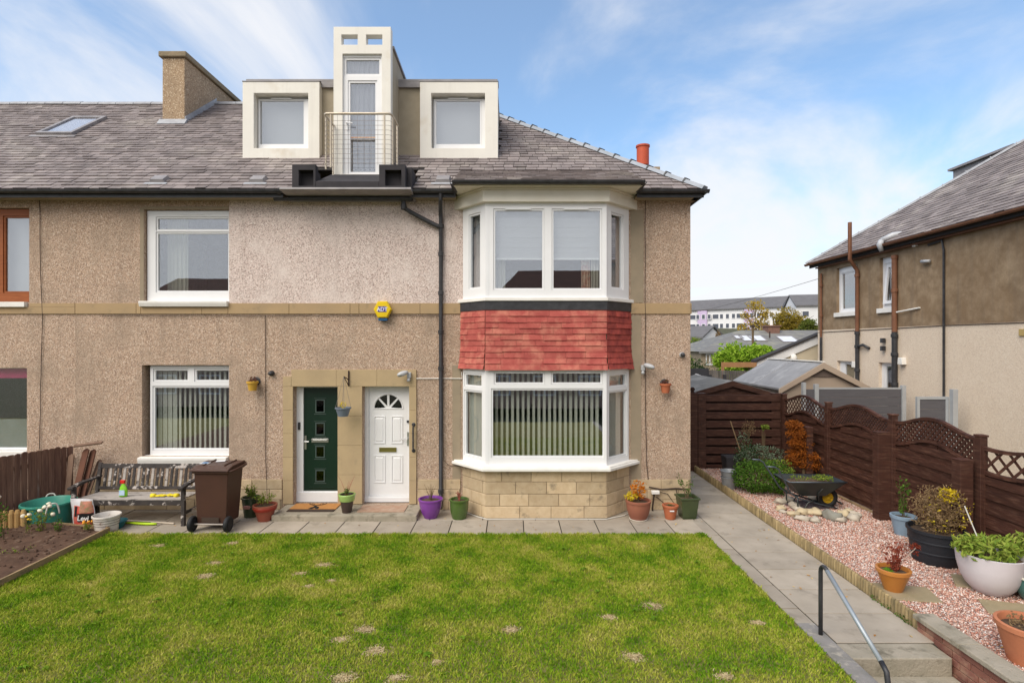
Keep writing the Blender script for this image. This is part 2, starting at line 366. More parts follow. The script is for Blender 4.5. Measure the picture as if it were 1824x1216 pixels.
# ================================================================ the house
PX=-7.87
house=thing('house','brown roughcast end house with white box dormers, red tiled bay and two front doors','house',(0,0,0))
adj=thing('adjoining_house','left-hand terrace half with orange-brown window frame, pink blind and skylight in its slates','house',(PX-3,0,0))
doorG=P9(523,602,688,899); doorW=P9(646,729,686,899)
wU=P9(257,408,373,545); wL=P9(253,408,650,812)
wU=(wU[0],wU[1],Z(537,9.98),wU[3])
bayL=(-.84,2.06,.84,2.5); bayU=(-.84,2.06,3.8,5.36)
def wm(u,v):
    if v>3.60 and X(408,9.98)<u<-.86: return m_rendpk
    return m_render
holes=[doorG,doorW,wU,wL,bayL,bayU]
mb=MB(m_render); XR=3.22; WT=5.66
mb.grid(F0,PX,XR,0,WT,-.28,0,holes,wm,((X(408,9.98),-.86),(3.60,)))
# side, back, party walls and floors
BY=2*RY-EY-.33
mb.use(m_render)
mb.box(XR-.28,XR,.283,BY-.283,0,WT); mb.box(PX,XR,BY-.28,BY,0,WT); mb.box(PX,PX+.15,.283,BY-.283,0,WT)
mb.build('wall',house)
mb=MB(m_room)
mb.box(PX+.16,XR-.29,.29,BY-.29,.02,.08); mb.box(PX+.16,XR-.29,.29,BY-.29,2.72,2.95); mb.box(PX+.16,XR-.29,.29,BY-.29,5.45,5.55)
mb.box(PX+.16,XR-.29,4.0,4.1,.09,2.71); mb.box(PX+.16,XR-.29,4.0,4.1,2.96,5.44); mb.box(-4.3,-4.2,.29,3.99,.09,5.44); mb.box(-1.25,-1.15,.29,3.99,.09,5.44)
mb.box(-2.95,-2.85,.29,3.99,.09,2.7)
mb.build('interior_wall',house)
# string course
mb=MB(m_band)
for a,b in ((PX,X(252,9.98)),(X(252,9.98),X(407,9.98)),(X(407,9.98),X(640,9.98)),(X(640,9.98),-.925),(2.135,XR)):
    top=Z(540,9.98) if not (abs(a-X(252,9.98))<.01) else Z(547,9.98)
    k=a
    while k<b-.05:
        e=min(k+1.1,b); mb.box(k+.003,e-.003,Z(559,9.98),top,.0,.022,F0); k=e
mb.box(XR+.001,XR+.023,0,BY,Z(559,9.98),Z(540,9.98))
mb.build('string_course',house,bevel=.004)
# smooth render strips beside the bay
for q in ((X(806,9.98),-.925,.55,2.6),(2.14,X(1142,9.98),.55,3.5),(2.14,X(1146,9.98),3.73,5.4)): mb=MB(m_smooth); mb.box(*q,.002,.008,F0); mb.build('render_margin',house)
mb=MB(m_smooth)
mb.box(X(250,9.98),X(257,9.98)-.003,wU[2],wU[3]+.03,.002,.01,F0); mb.box(X(257,9.98),X(408,9.98),wU[3]+.003,wU[3]+.05,.002,.01,F0)
mb.build('render_margin',house)
# plinth stones
mb=MB(m_mortar)
for a,b in ((PX,X(503,9.98)),(X(744,9.98),-.93),(2.14,XR)):
    mb=MB(m_mortar); mb.box(a,b,.002,.55,.0,.012,F0); blocks(mb,F0,a,b,.0,.55,.18,.55,.022,m_ashlar); mb.build('plinth',house,bevel=.006)
# door surround
mb=MB(m_surround)
gx0,gx1,gz1=doorG[0],doorG[1],doorG[3]; hx0,hx1,hz1=doorW[0],doorW[1],doorW[3]
s0,s1=X(505,9.98),X(742,9.98); zt=Z(658,9.98); zn=Z(670,9.98)
n1=.03
for a,b,z0,z1,L_ in ((s0,gx0-.002,.105,gz1,5),(gx1+.002,hx0-.002,.105,gz1,4),(hx1+.002,s1,.105,gz1,5)):
    k=(z1-z0)/L_
    for i in range(L_): mb.box(a,b,z0+k*i+.0015,z0+k*(i+1)-.0015,0,n1,F0)
mb.box(s0,X(520,9.98)-.002,gz1+.002,zn,0,n1,F0)
for a,b in ((520,600),(600,672),(672,742)): mb.box(X(a,9.98)+.001,X(b,9.98)-.001,gz1+.002,zt,0,n1,F0)
mb.build('door_surround',house,bevel=.004)
# windows in the flat wall
w=window(house,F0,X(259,9.98),wU[1],wU[2],wU[3]-.015,[P9(277,403,388,407),P9(277,403,415,517)],vents=[(X(316,9.98),X(361,9.98),Z(382,9.98))],lab='white upper window with a top light',n=-.055)
mb=MB(m_sill); mb.prism([(-.1,0),(.09,-.0),(.09,-.035),(.07,-.1),(-.1,-.1)],X(252,9.98),X(408,9.98),Fr((0,0,wU[2]+.005),(0,-1,0),(0,0,1),(1,0,0))); mb.build('window_sill',w,bevel=.006)
curtain(w,F0,X(280,9.98),X(318,9.98),wU[2]+.1,wU[3]-.1,-.3,m_curt,5)
w=window(house,F0,wL[0]+.09,wL[1],wL[2]+.0,wL[3]-.015,[P9(270,328,660,677),P9(344,402,660,677),P9(269,405,691,800)],vents=[(X(275,9.98),X(318,9.98),Z(656,9.98)),(X(350,9.98),X(395,9.98),Z(656,9.98))],lab='white lower window with vertical blinds')
mb=MB(m_sill); mb.prism([(-.1,0),(.09,-.02),(.09,-.06),(.07,-.15),(-.1,-.15)],X(250,9.98),X(407,9.98),Fr((0,0,wL[2]+.005),(0,-1,0),(0,0,1),(1,0,0))); mb.build('window_sill',w,bevel=.006)
vblind(w,F0,X(268,9.98),X(408,9.98),wL[2]+.1,wL[3]-.1,-.23,ang=30,closed=(-7,X(300,9.98)))
# doors
FD=Fr((0,0,0),(1,0,0),(0,0,1),(0,-1,0))
def frame_door(name, box, leaf, mat, lab):
    mb=MB(m_white); u0,u1,v0,v1=box; a,b,c,d=leaf
    mb.grid(F0,u0,u1,.10,v1,-.22,-.14,[(a,b,c,d)]); mb.box(u0,u1,.10,c-.02,-.14,-.125,F0)
    o=mb.build('door_frame',house); return o
leafG=P9(535,604,691,878); leafG=(leafG[0],doorG[1]-.02,leafG[2],leafG[3])
frame_door('g',doorG,leafG,m_green,'')
mb=MB(m_green); a,b,c,d=leafG; cx=X(570.5,10.15)
sq=[]
for py0,py1 in ((713,733),(754,773),(795,813),(838,856)):
    z1=Z(py0,10.15)-.0; z0=Z(py1,10.15); sq.append((cx-.068,cx+.068,z0,z1))
mb.grid(F0,a+.004,b-.004,c+.004,d-.004,-.19,-.165,sq)
mb.box(a+.1,b-.1,c+.055,c+.068,-.165,-.155,F0)
dg=mb.build('front_door',house,plabel='dark green front door with four small square panes')
m_dglass=glassmat('door_pane_glass',.05,(.3,.3,.3)); m_trim=M('door_pane_trim',(.07,.10,.09),rough=.4)
for q in sq:
    mb=MB(m_trim)
    mb.grid(F0,q[0]-.018,q[1]+.018,q[2]-.018,q[3]+.018,-.168,-.156,[q])
    mb.box(cx-.11,cx+.11,q[2]-.048,q[2]-.038,-.165,-.157,F0); mb.box(cx-.11,cx+.11,q[3]+.036,q[3]+.043,-.165,-.157,F0)
    mb.build('pane_trim',dg)
    mb=MB(m_dglass); mb.box(q[0]-.005,q[1]+.005,q[2]-.005,q[3]+.005,-.182,-.176,F0); mb.build('door_glass',dg)
mb=MB(m_chrome); z=Z(784,10.15); mb.box(cx-.155,cx+.155,z-.035,z+.035,-.165,-.15,F0); mb.box(cx-.13,cx+.13,z-.018,z+.018,-.15,-.144,F0); mb.build('letter_box',dg,bevel=.003)
mb=MB(m_chrome); hx=a+.035; z=Z(788,10.15); mb.box(hx-.018,hx+.018,z-.12,z+.13,-.165,-.153,F0); mb.tube([F0(hx,z+.03,-.15),F0(hx,z+.03,-.10),F0(hx+.085,z+.03,-.10)],.010); mb.build('door_handle',dg)
mb=MB(m_black); hx=doorG[0]+.05; mb.box(hx-.02,hx+.02,Z(765,10.1),Z(752,10.1),-.14,-.12,F0); mb.build('frame_catch',house)
# white door
leafW=P9(655,729,690,883,9.98); leafW=(doorW[0]+.07,doorW[1]-.025,Z(884,10.1),doorW[3]-.03)
frame_door('w',doorW,leafW,m_white,'')
a,b,c,d=leafW; mb=MB(m_white); fc=X(691,10.12); fz=Z(729,10.12); R0=.265
mb.box(a+.004,b-.004,c+.004,d-.004,-.2,-.172,F0)
def panelr(u0,u1,v0,v1):
    mb.grid(F0,u0,u1,v0,v1,-.172,-.160,[(u0+.018,u1-.018,v0+.018,v1-.018)]); mb.taper((u0+.03,u1-.03,v0+.03,v1-.03),(u0+.05,u1-.05,v0+.05,v1-.05),-.172,-.162,F0)
for u0,u1 in ((fc-.245,fc-.035),(fc+.075,fc+.285)):
    u0-=.02;u1-=.02
    panelr(u0,u1,Z(790,10.12),Z(741,10.12)); panelr(u0,u1,Z(860,10.12),Z(811,10.12))
dw=mb.build('front_door',house,plabel='white panelled front door with a fanlight',bevel=.002)
mb=MB(m_dark); mt=m_white
def fan(a0,a1,r0,r1,k=8):
    return [(fc+math.cos(t)*r1,fz+math.sin(t)*r1) for t in [a0+(a1-a0)*i/k for i in range(k+1)]]
g=MB(m_glass); t=MB(m_white)
FG=glassmat('fanlight_glass',.12,(.25,.25,.25)); g=MB(FG); dk=MB(m_black)
for i in range(4):
    a0=PI*i/4+ (.04 if i else .0); a1=PI*(i+1)/4-(.04 if i<3 else 0)
    am=(a0+a1)/2; r0=.055
    if i in(1,2): a0+=.05;a1-=.05
    pts=[(fc+math.cos(am)*r0,fz+.015+math.sin(am)*r0)]+[(fc+math.cos(t_)*.25,fz+.015+math.sin(t_)*.25) for t_ in [a0+(a1-a0)*k/8 for k in range(9)]]
    dk.prism(pts,-.1718,-.170,F0); g.prism(pts,-.1695,-.1675,F0)
o=dk.build('fanlight',dw); g.build('fanlight_glass',o)
arc=[]
for k in range(17): t_=PI*k/16; arc.append(F0(fc+math.cos(t_)*.27,fz+math.sin(t_)*.27+.012,-.168))
t=MB(m_white); t.tube(arc,.012,6); t.tube([arc[0],arc[-1]],.010,6); t.build('fanlight_moulding',dw)
mb=MB(m_brass); z=Z(801,10.12); mb.grid(F0,fc-.165,fc+.15,z-.04,z+.04,-.172,-.155,[(fc-.14,fc+.125,z-.022,z+.022)]); mb.box(fc-.14,fc+.125,z-.022,z+.022,-.172,-.164,F0); mb.build('letter_box',dw)
mb=MB(m_chrome); hx=b-.03; z=Z(781,10.12); mb.box(hx-.015,hx+.015,z-.13,z+.12,-.172,-.158,F0); mb.tube([F0(hx,z,-.16),F0(hx,z,-.11),F0(hx-.14,z-.004,-.11)],.010); mb.build('door_handle',dw)
mb=MB(m_black); mb.box(hx-.02,hx+.02,Z(753,10.1),Z(749,10.1),-.172,-.15,F0); mb.build('door_lock',dw)
# bay window
A=(-.91,0); B=(-.45,-.51); C=(1.615,-.51); D=(2.13,0)
segs=[seg(A,B),seg(B,C),seg(C,D)]
mb=MB(m_mortar)
for i,(fr,l) in enumerate(segs):
    e0,e1=(0,0)
    mb.use(m_mortar); mb.box(0,l,0,.835,-.22,-.012,fr)
    a0=0.03 if i==0 else .0; b0=l-.03 if i==2 else l
    blocks(mb,fr,a0,b0,.0,.835,.205,.55,0,m_ashlar)
bay=mb.build('bay_base',house,bevel=.008)
mb=MB(m_sill)
def off(o,ext=.0):    # offset bay footprint outward by o
    k=o*math.tan(PI/8)
    return [(A[0]-o*1.45-ext,0.0),(B[0]-k,B[1]-o),(C[0]+k,C[1]-o),(D[0]+o*1.45+ext,0.0)]
def ring(mb,o,z0,z1,inner=-.1):
    p=off(o); q=off(inner)[::-1]
    q=[(q[0][0],0.0),q[1],q[2],(q[3][0],0.0)]
    poly=p+q; mb.prism(poly,z0,z1)
ring(mb,.10,.82,.905); ring(mb,.125,.83,.88)
mb.build('bay_sill',house,bevel=.008)
d1=9.47
def bx(a,b,c,d,dd=d1): return (X(a,dd)-B[0],X(b,dd)-B[0],Z(d,dd),Z(c,dd))
for lvl in (0,1):
    if lvl==0: z0,z1=.905,2.56; pn=[bx(883,967,665,681),bx(985,1070,665,681),bx(878,1074,695,812)]
    else: z0,z1=3.78,5.40; pn=[bx(882,966,375,513),bx(986,1069,375,513)]
    fr,l=segs[1]
    vt=[(X(900,d1)-B[0],X(946,d1)-B[0],pn[0][3]+.012),(X(1004,d1)-B[0],X(1048,d1)-B[0],pn[0][3]+.012)] if lvl else [(X(902,d1)-B[0],X(950,d1)-B[0],z1-.075),(X(1008,d1)-B[0],X(1052,d1)-B[0],z1-.075)]
    w=window(house,fr,.045,l-.045,z0,z1,pn,n=-.0,vents=vt,name='bay_window',lab=('lower','upper')[lvl]+' bay window, front light',depth=.07)
    if lvl==0:
        vblind(w,fr,.06,l-.06,z0+.1,z1-.05,-.16)
    else:
        for q in pn[:2]:
            mb=MB(m_grey); zb=Z(460,9.6)
            for k in range(9):
                mb.box(q[0]-.02,q[1]+.02,zb+(q[3]-zb)*k/9+.001,zb+(q[3]-zb)*(k+1)/9-.001,-.125-.004*(k%2),-.118-.004*(k%2),fr)
            mb.use(m_white); mb.box(q[0]-.02,q[1]+.02,zb-.03,zb,-.13,-.11,fr); mb.build('roller_blind',w)
        curtain(w,fr,pn[0][0]-.03,pn[0][0]+.17,z0,z1,-.22,m_curt,3); curtain(w,fr,pn[1][0]+.5,pn[1][0]+.66,z0,z1,-.22,m_plaid,3); curtain(w,fr,pn[1][0]+.67,pn[1][1]+.03,z0,z1,-.2,m_curt,3)
    for k in (0,2):
        fr,l=segs[k]; u0,u1=(.04,l-.045) if k==0 else (.045,l-.04)
        m_=.11 if k==0 else .09
        if lvl==0: pp=[(u0+.07,u1-.09,z1-.3,z1-.12),(u0+.06,u1-.08,z0+.12,z1-.42)]
        else: pp=[(u0+.2,u1-.13,z0+.2,z1-.16)] if k==0 else [(u0+.13,u1-.2,z0+.2,z1-.16)]
        w=window(house,fr,u0,u1,z0,z1,pp,n=0,name='bay_window',lab=('lower','upper')[lvl]+' bay window, '+('left','right')[k//2]+' side light',depth=.07)
        if lvl==0: vblind(w,fr,u0+.05,u1-.05,z0+.05,z1-.05,-.12,ang=-28 if k==0 else 28,sp=.082)
        else: curtain(w,fr,u0+.1,u1-.05,z0,z1,-.14,m_grey,4)
    for pt,sg in ((B,-1),(C,1)):
        mb=MB(m_white); x,y=pt; k=.036
        mb.prism([(x-sg*.05,y-.004),(x+sg*.004,y-.004),(x+sg*.036,y+.036),(x+sg*.0,y+.085),(x-sg*.05,y+.085)],z0,z1)
        mb.build('bay_corner_post',house)
mb=MB(m_black); ring(mb,.03,3.565,3.72); mb.build('bay_band',house,bevel=.004)
mb=MB(m_sill); ring(mb,.05,3.722,3.78); mb.build('bay_upper_sill',house,bevel=.006)
mb=MB(m_redtile); V0,V1=2.545,3.565
nf=lambda v: .012+.045*max(0,(2.95-v)/.40)**1.5
mb.use(m_mortar); ring(mb,.0,2.56,3.56)
for i,(fr,l) in enumerate(segs):
    mb.use(m_redtile2 if i==2 else m_redtile)
    ur=(lambda v,l=l,i=i:(-nf(v)*.3,l+nf(v)*.3))
    slates(mb,fr,V0,V1,ur,course=.102,w=.36,th=.010,lift=.02,n0=.006,gap=.0015,nf=nf,wj=.12)
mb.build('tile_hanging',house)
mb=MB(m_cream); ring(mb,.09,5.40,5.60); ring(mb,.115,5.60,5.635,.0)
mb.prism([(-.98,-.02),(-.98,-.70),(2.2,-.70),(2.2,-.02)],5.637,5.668)
mb.build('bay_frieze',house,bevel=.006)
# roof
gut=MB(m_black)
mb=MB(m_under)
HX=3.36; APX=HX-(RY-EY)
hole=(X(520,9.55),X(733,9.55),-.1,.98)
mb.grid(ROOF,PX,-1.3,0,SLEN,-.02,.0,[(hole[0],hole[1],-.1,hole[3])])
P=lambda x,y:(x,y,EZ+SL*(y-EY))
by=2*RY-EY
mb.poly([P(-1.3,EY),(HX,EY,EZ),(APX,RY,RZ),P(-1.3,RY)]); mb.poly([(HX,EY,EZ),(HX,by,EZ),(APX,RY,RZ)])
mb.poly([(PX,RY,RZ),(APX,RY,RZ),(HX,by,EZ),(PX,by,EZ)])
roof=mb.build('roof',house)
mb=MB(m_slate)
def ur_main(v): return (PX,HX-(v*CA))
def skipm(u,v):
    y=EY+v*CA
    if hole[0]<u<hole[1] and v<hole[3]: return True
    if X(434,10.9)<u<X(885,10.9) and y>Y(11.3): return True
    return -.95<u<2.14 and y<.38
mb2=MB(m_slate)
slates(mb,ROOF,0,SLEN,ur_main,skip=skipm)
mb.build('roof_slates',house)
HP=Fr((HX,0,EZ),(0,1,0),(-CA,0,SA),(SA,0,CA))
mb=MB(m_slate); slates(mb,HP,0,SLEN,lambda v:(EY+v*CA,by-v*CA)); mb.build('roof_slates',house)
# bay roof apron
mb=MB(m_under); g0=Y(9.2)
fb=Fr((0,g0,5.70),(1,0,0),Vector((0,.42-g0,.525)).normalized(),Vector((0,-.525,.42-g0)).normalized()); bl=math.hypot(.42-g0,.525)
mb.prism([(g0,5.695),(.42,6.215),(.42,5.9),(g0+.1,5.67)],-.95,2.14,Fr((0,0,0),(0,1,0),(0,0,1),(1,0,0)))
mb.use(m_slate); slates(mb,fb,0,bl+.06,lambda v:(-.97,2.16),course=.13,w=.24)
mb.build('bay_roof',house)
# ridge + hips
mb=MB(m_ltlead)
k=APX
while k>PX+.05: e=max(k-.45,PX+.01); mb.prism([(-.12,-.07),(-.1,-.02),(0,.04),(.1,-.02),(.12,-.07)],e+.01,k,Fr((0,RY,RZ+.035+R(-.008,.008)),(0,1,0),(0,0,1),(1,0,0))); k=e
mb.build('ridge_tiles',roof)
def hip(par, p0, p1, mat, mat2, step=.42, w=.1):
    mb=MB(mat); a=Vector(p0); b=Vector(p1); t=(b-a).normalized(); side=t.cross(Vector((0,0,1))).normalized(); up=side.cross(t)
    L_=(b-a).length; k=0
    while k<L_-.05:
        e=min(k+step,L_); q=R(-.006,.006)
        fr=Fr(a+t*k+up*(.03+q),side,up,t)
        mb.use(mat); mb.prism([(-w,-.035),(-w*.7,.03),(w*.7,.03),(w,-.035)],0,e-k+.015,fr)
        mb.use(mat2); mb.prism([(-w*1.08,-.045),(-w*.8,.05),(w*.8,.05),(w*1.08,-.045)],e-k-.03,e-k+.0,fr)
        k=e
    return mb.build('hip_tiles',par)
hip(roof,(HX,EY,EZ),(APX,RY,RZ),m_hipped,m_black)
hip(roof,(HX,by,EZ),(APX,RY,RZ),m_hipped,m_black)
# fascia / soffit
mb=MB(m_black)
for a,b in ((PX,X(505,9.7)),(X(733,9.7),-.99),(2.19,HX)):
    mb.box(a,b,EY+.03,EY+.06,EZ-.13,EZ-.015); 
mb.box(HX-.05,HX-.02,EY+.06,by,EZ-.13,EZ-.015)
mb.use(m_smooth)
for a,b in ((PX,X(505,9.7)),(X(733,9.7),-.99),(2.19,HX-.05)): mb.box(a,b,EY+.063,-.002,EZ-.11,EZ-.09)
mb.box(XR+.002,HX-.053,EY+.063,by,EZ-.11,EZ-.09)
mb.build('fascia',house)
mb=MB(m_black)
gz=EZ-.015
mb.half((PX,EY-.02,gz),(X(520,9.6),EY-.02,gz),.058); mb.half((X(722,9.6),EY-.02,gz),(-1.02,EY-.02,gz),.058); mb.half((2.22,EY-.02,gz),(HX+.07,EY-.02,gz),.058)
mb.half((HX+.02,EY-.06,gz),(HX+.02,by,gz),.058)
mb.half((-.99,g0-.03,5.69),(2.2,g0-.03,5.69),.058); mb.half((-.99,g0+.0,5.69),(-.99,EY,gz),.05); mb.half((2.2,g0,5.69),(2.2,EY,gz),.05)
mb.build('gutter',house)
# black balcony parapet, lead apron
fy=Y(9.45); mb=MB(m_blackf)
bx0,bx1,bx2,bx3=X(520,9.45),X(562,9.45),X(675,9.45),X(722,9.45)
zb=Z(334,9.45); zt_=Z(293,9.45); zl=Z(323,9.45)
for a,b,nb in ((bx0,bx1,(532,558)),(bx2,bx3,(686,715))):
    q=(X(nb[0],9.45),X(nb[1],9.45),Z(331,9.45),Z(303,9.45))
    mb.grid(Fr((0,fy,0),(1,0,0),(0,0,1),(0,-1,0)),a,b,zb,zt_,-.14,0,[q]); mb.box(q[0]-.02,q[1]+.02,q[2]-.02,q[3]+.02,-.3,-.145,Fr((0,fy,0),(1,0,0),(0,0,1),(0,-1,0)))
FS=Fr((0,0,0),(0,1,0),(0,0,1),(1,0,0))
mb.prism([(fy+.141,zb),(fy+.5,zb+.2),(fy+.5,zt_-.02),(fy+.141,zt_-.004)],bx3+.001,bx3+.09,FS)
mb.prism([(fy+.31,zb),(fy+.9,zb+.3),(fy+.9,zt_+.1),(fy+.31,zt_-.004)],bx0+.002,bx0+.1,FS)
mb.prism([(fy,zb),(fy,zl),(Y(10.27),6.13),(Y(10.27),zb)],bx1+.002,bx2-.002,FS)
mb.build('balcony_parapet',house,bevel=.006)
mb=MB(m_lead)
y0=Y(9.62); x0,x1=X(505,9.6),X(735,9.6)
for a,b in ((x0,(x0+x1)/2-.02),((x0+x1)/2-.016,x1)):
    mb.prism([(fy-.02,zb-.003),(fy-.03,zb-.035),(fy-.01,zb-.045),(-.17,5.585),(-.17,5.54),(-.003,5.54),(-.003,zb-.003)],a,b,FS)
mb.build('lead_apron',house)
mb=MB(m_black); mb.half((X(489,9.77),-.215,5.555),(X(735,9.77),-.215,5.555),.05)
mb.build('gutter',house)
# dormers
Dd=10.89; DY=Y(Dd); zt2=Z(146,Dd); zb2=Z(286,Dd); TB=Y(11.05)
md_side=M('dormer_cheek_render',(.42,.36,.27),(.36,.31,.23),sc=4,rough=.9,bump=.1)
dorm=MB(md_side); x0,x1=X(434,Dd),X(886,Dd)
dorm.box(x0+.01,x1-.01,DY+.4,RY+.9,6.3,zt2+.06)
for q0,q1 in ((569,594),(696,748)): dorm.box(X(q0,Dd)+.005,X(q1,Dd)-.005,TB,DY+.399,6.4,zt2+.06)
dorm.use(m_lead); dorm.box(x0-.0,x1+.0,TB-.06,RY+1,zt2+.062,zt2+.10)
for q0,q1 in ((569,594),(705,748)): dorm.box(X(q0,Dd)+.003,X(q1,Dd)-.003,TB-.06,TB-.002,zt2-.06,zt2+.058)
dorm.build('dormer',house)
FDm=Fr((0,DY,0),(1,0,0),(0,0,1),(0,-1,0))
for a,b,ia,ib,pa,pb in ((432,569,452,549,463,541),(748,887,768,864,777,855)):
    mb=MB(m_dwhite); h=(X(ia,Dd),X(ib,Dd),Z(264,Dd),Z(166,Dd))
    mb.grid(FDm,X(a,Dd),X(b,Dd),zb2,zt2,-.30,0,[h]); mb.use(m_lead); mb.box(X(a,Dd)-.01,X(b,Dd)+.01,DY-.01,DY+.3,zt2+.002,zt2+.02)
    mb.box(X(a,Dd)-.02,X(b,Dd)+.02,DY+.01,DY+.3,zb2-.035,zb2-.003)
    db=mb.build('dormer_box',house,bevel=.005)
    de=Dd+.16; w=window(db,FDm,h[0]+.03,h[1],h[2],h[3]-.06,[(X(pa,de),X(pb,de),Z(257,de),Z(180,de))],n=-.14,vents=[(X((pa+pb)/2-18,de),X((pa+pb)/2+18,de),Z(178,de))])
    rm=MB(m_grey); rm.box(h[0],h[1],h[2],h[3],-.33,-.31,FDm); rm.build('pale_roller_blind',db)
    mb=MB(m_ltlead); mb.prism([(DY-.12,Z(292,Dd-.1)),(DY+.1,zb2+.02),(DY+.1,zb2-.02),(DY-.11,Z(294,Dd-.1))],X(a,Dd)-.12,X(b,Dd)+.02,FS); mb.build('lead_flashing',house)
# tower with balcony door
Td=10.28; TY=Y(Td); FT=Fr((0,TY,0),(1,0,0),(0,0,1),(0,-1,0))
tx0,tx1,tz0,tz1=X(594,Td),X(696,Td),6.12,Z(48,Td)
def T(a,b,c,d): return (X(a,Td),X(b,Td),Z(d,Td),Z(c,Td))
mb=MB(m_dwhite); op=T(610,680,96,314); op=(op[0],op[1],tz0+.02,op[3])
mb.grid(FT,tx0,tx1,tz0,tz1,-.16,0,[op,T(608,637,62,80),T(652,681,62,80)])
zr=Z(80,Td+.1)-.04
zr1=8.42
mb.use(md_side); mb.prism([(TY+.163,tz0),(TY+.163,zr),(RY,zr1),(RY,tz0)],tx0+.005,tx0+.06,FS); mb.prism([(TY+.163,tz0),(TY+.163,zr),(RY,zr1),(RY,tz0)],tx1-.06,tx1-.005,FS)
mb.use(m_lead); mb.prism([(TY+.163,zr+.002),(TY+.163,zr+.05),(RY,zr1+.05),(RY,zr1+.002)],tx0-.03,tx1+.03,FS)
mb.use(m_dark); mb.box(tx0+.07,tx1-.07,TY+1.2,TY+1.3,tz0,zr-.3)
tower=mb.build('balcony_tower',house,bevel=.004)
w=window(tower,FT,op[0],op[1],op[2],op[3],[T(615,674,104,129),(X(622,Td),X(667,Td),6.2,Z(145,Td))],n=-.05,name='balcony_door',e=.04)
curtain(w,FT,op[0]+.05,op[1]-.05,tz0+.03,op[3],-.15,m_net,7,.015,name='net_curtain')
mb=MB(m_white); hx=X(617,Td); z=Z(221,Td); mb.box(hx-.012,hx+.012,z-.1,z+.08,-.05,-.035,FT); mb.tube([FT(hx,z+.02,-.03),FT(hx,z+.02,.02),FT(hx+.12,z+.01,.02)],.012); mb.build('door_handle',w)
mb=MB(m_plaid); mb.box(X(622,Td),X(667,Td),Z(242,Td)-.012,Z(242,Td)+.012,-.1,-.085,FT); mb.build('door_bar',w)
# railing
mb=MB(m_rail); fyR=Y(9.72); xa,xb=X(577,9.72),X(697,9.72); zr_=7.03; by_=TY-.02
path=[(xa,by_,zr_)]+[(xa+.07-.07*math.cos(t),fyR+.07-.07*math.sin(t),zr_) for t in (0,.4,.8,1.2,PI/2)]+[(xb-.07+.07*math.cos(t),fyR+.07-.07*math.sin(t),zr_) for t in (PI/2,1.2,.8,.4,0)]+[(xb,by_,zr_)]
mb.tube(path,.022,10)
for x,y in ((xa,fyR+.1),(xa+.12,fyR),(xb-.12,fyR),(xb,fyR+.1),(xb,by_-.04),(xa,by_-.04)): mb.tube([(x,y,6.08),(x,y,zr_)],.016,8)
rl=mb.build('balcony_railing',house,smooth=True)
mb=MB(m_wire)
for i in range(10):
    z=6.16+i*.083; mb.tube([(p[0],p[1],z) for p in path],.0035,5)
for k in range(1,10): x=xa+(xb-xa)*k/10; mb.tube([(x,fyR+.001,6.12),(x,fyR+.001,zr_)],.0025,4)
mb.build('railing_wires',rl)
# downpipes
def pipe(mb,pts,r=.036,coll=()):
    mb.tube(pts,r,10)
    for z in coll: x,y=pts[-1][0],pts[-1][1]; mb.lathe([(r,-.04),(r+.012,-.035),(r+.014,.03),(r,.035)],(x,y,z),12)
xp=X(785,9.9)
mb=MB(m_black); yp=-.06
pipe(mb,[(xp+.03,EY-.0,gz-.05),(xp+.03,EY,gz-.15),(xp,-.1,gz-.3),(xp,yp,gz-.42),(xp,yp,.12),(xp,yp-.05,.05)],.036)
for z in (5.1,4.6,3.9,3.2,2.55,.35): mb.lathe([(.036,-.04),(.05,-.035),(.052,.03),(.036,.035)],(xp,yp,z),12)
mb.build('downpipe',house,smooth=True)
mb=MB(m_black); q=[(718,358,9.77),(722,372,9.8),(735,380,9.85),(752,389,9.88),(770,398,9.9),(782,404,9.9)]
mb.tube([(X(a,d),Y(d),Z(b,d)) for a,b,d in q],.04,10); mb.lathe([(.05,-.05),(.05,.05)],(X(719,9.77),Y(9.77),Z(368,9.77)),12)
mb.build('downpipe',house,smooth=True)
mb=MB(m_black); mb.tube([(X(496,9.7),Y(9.75),5.56),(X(496,9.65),Y(9.68),5.62),(X(500,9.6),Y(9.6),5.68)],.035,8); mb.build('gutter_outlet',house,smooth=True)
# chimney
chx0,chx1=X(289,12.86),X(329,12.86); chy0,chy1=Y(12.86),Y(15.4); cz=Z(103,12.86)
m_chim=M('chimney_roughcast',(.43,.30,.19),(.37,.27,.18),sc=1.5,rough=.95,bump=.8,speck=(55,(.75,.62,.45),(.16,.10,.06),.6))
mb=MB(m_chim); mb.box(chx0,chx1,chy0,chy1,7.6,cz)
mb.use(M('chimney_cope',(.30,.23,.15),(.22,.18,.12),sc=8,rough=.95,bump=.6,bsc=30)); mb.box(chx0-.06,chx1+.06,chy0-.06,chy1+.06,cz+.002,cz+.13)
ch=mb.build('chimney',house,bevel=.02)
mb=MB(m_ltlead); s0_=EZ+SL*(chy0-EY)
mb.prism([(chy0-.12,s0_-.05),(chy0-.01,s0_+.10),(chy0-.012,s0_-.0)],chx0-.06,chx1+.06,FS); mb.prism([(chy0,s0_+.02),(chy0,s0_+.16),(RY,RZ+.16),(RY,RZ+.02)],chx1+.002,chx1+.02,FS)
mb.build('chimney_flashing',ch)
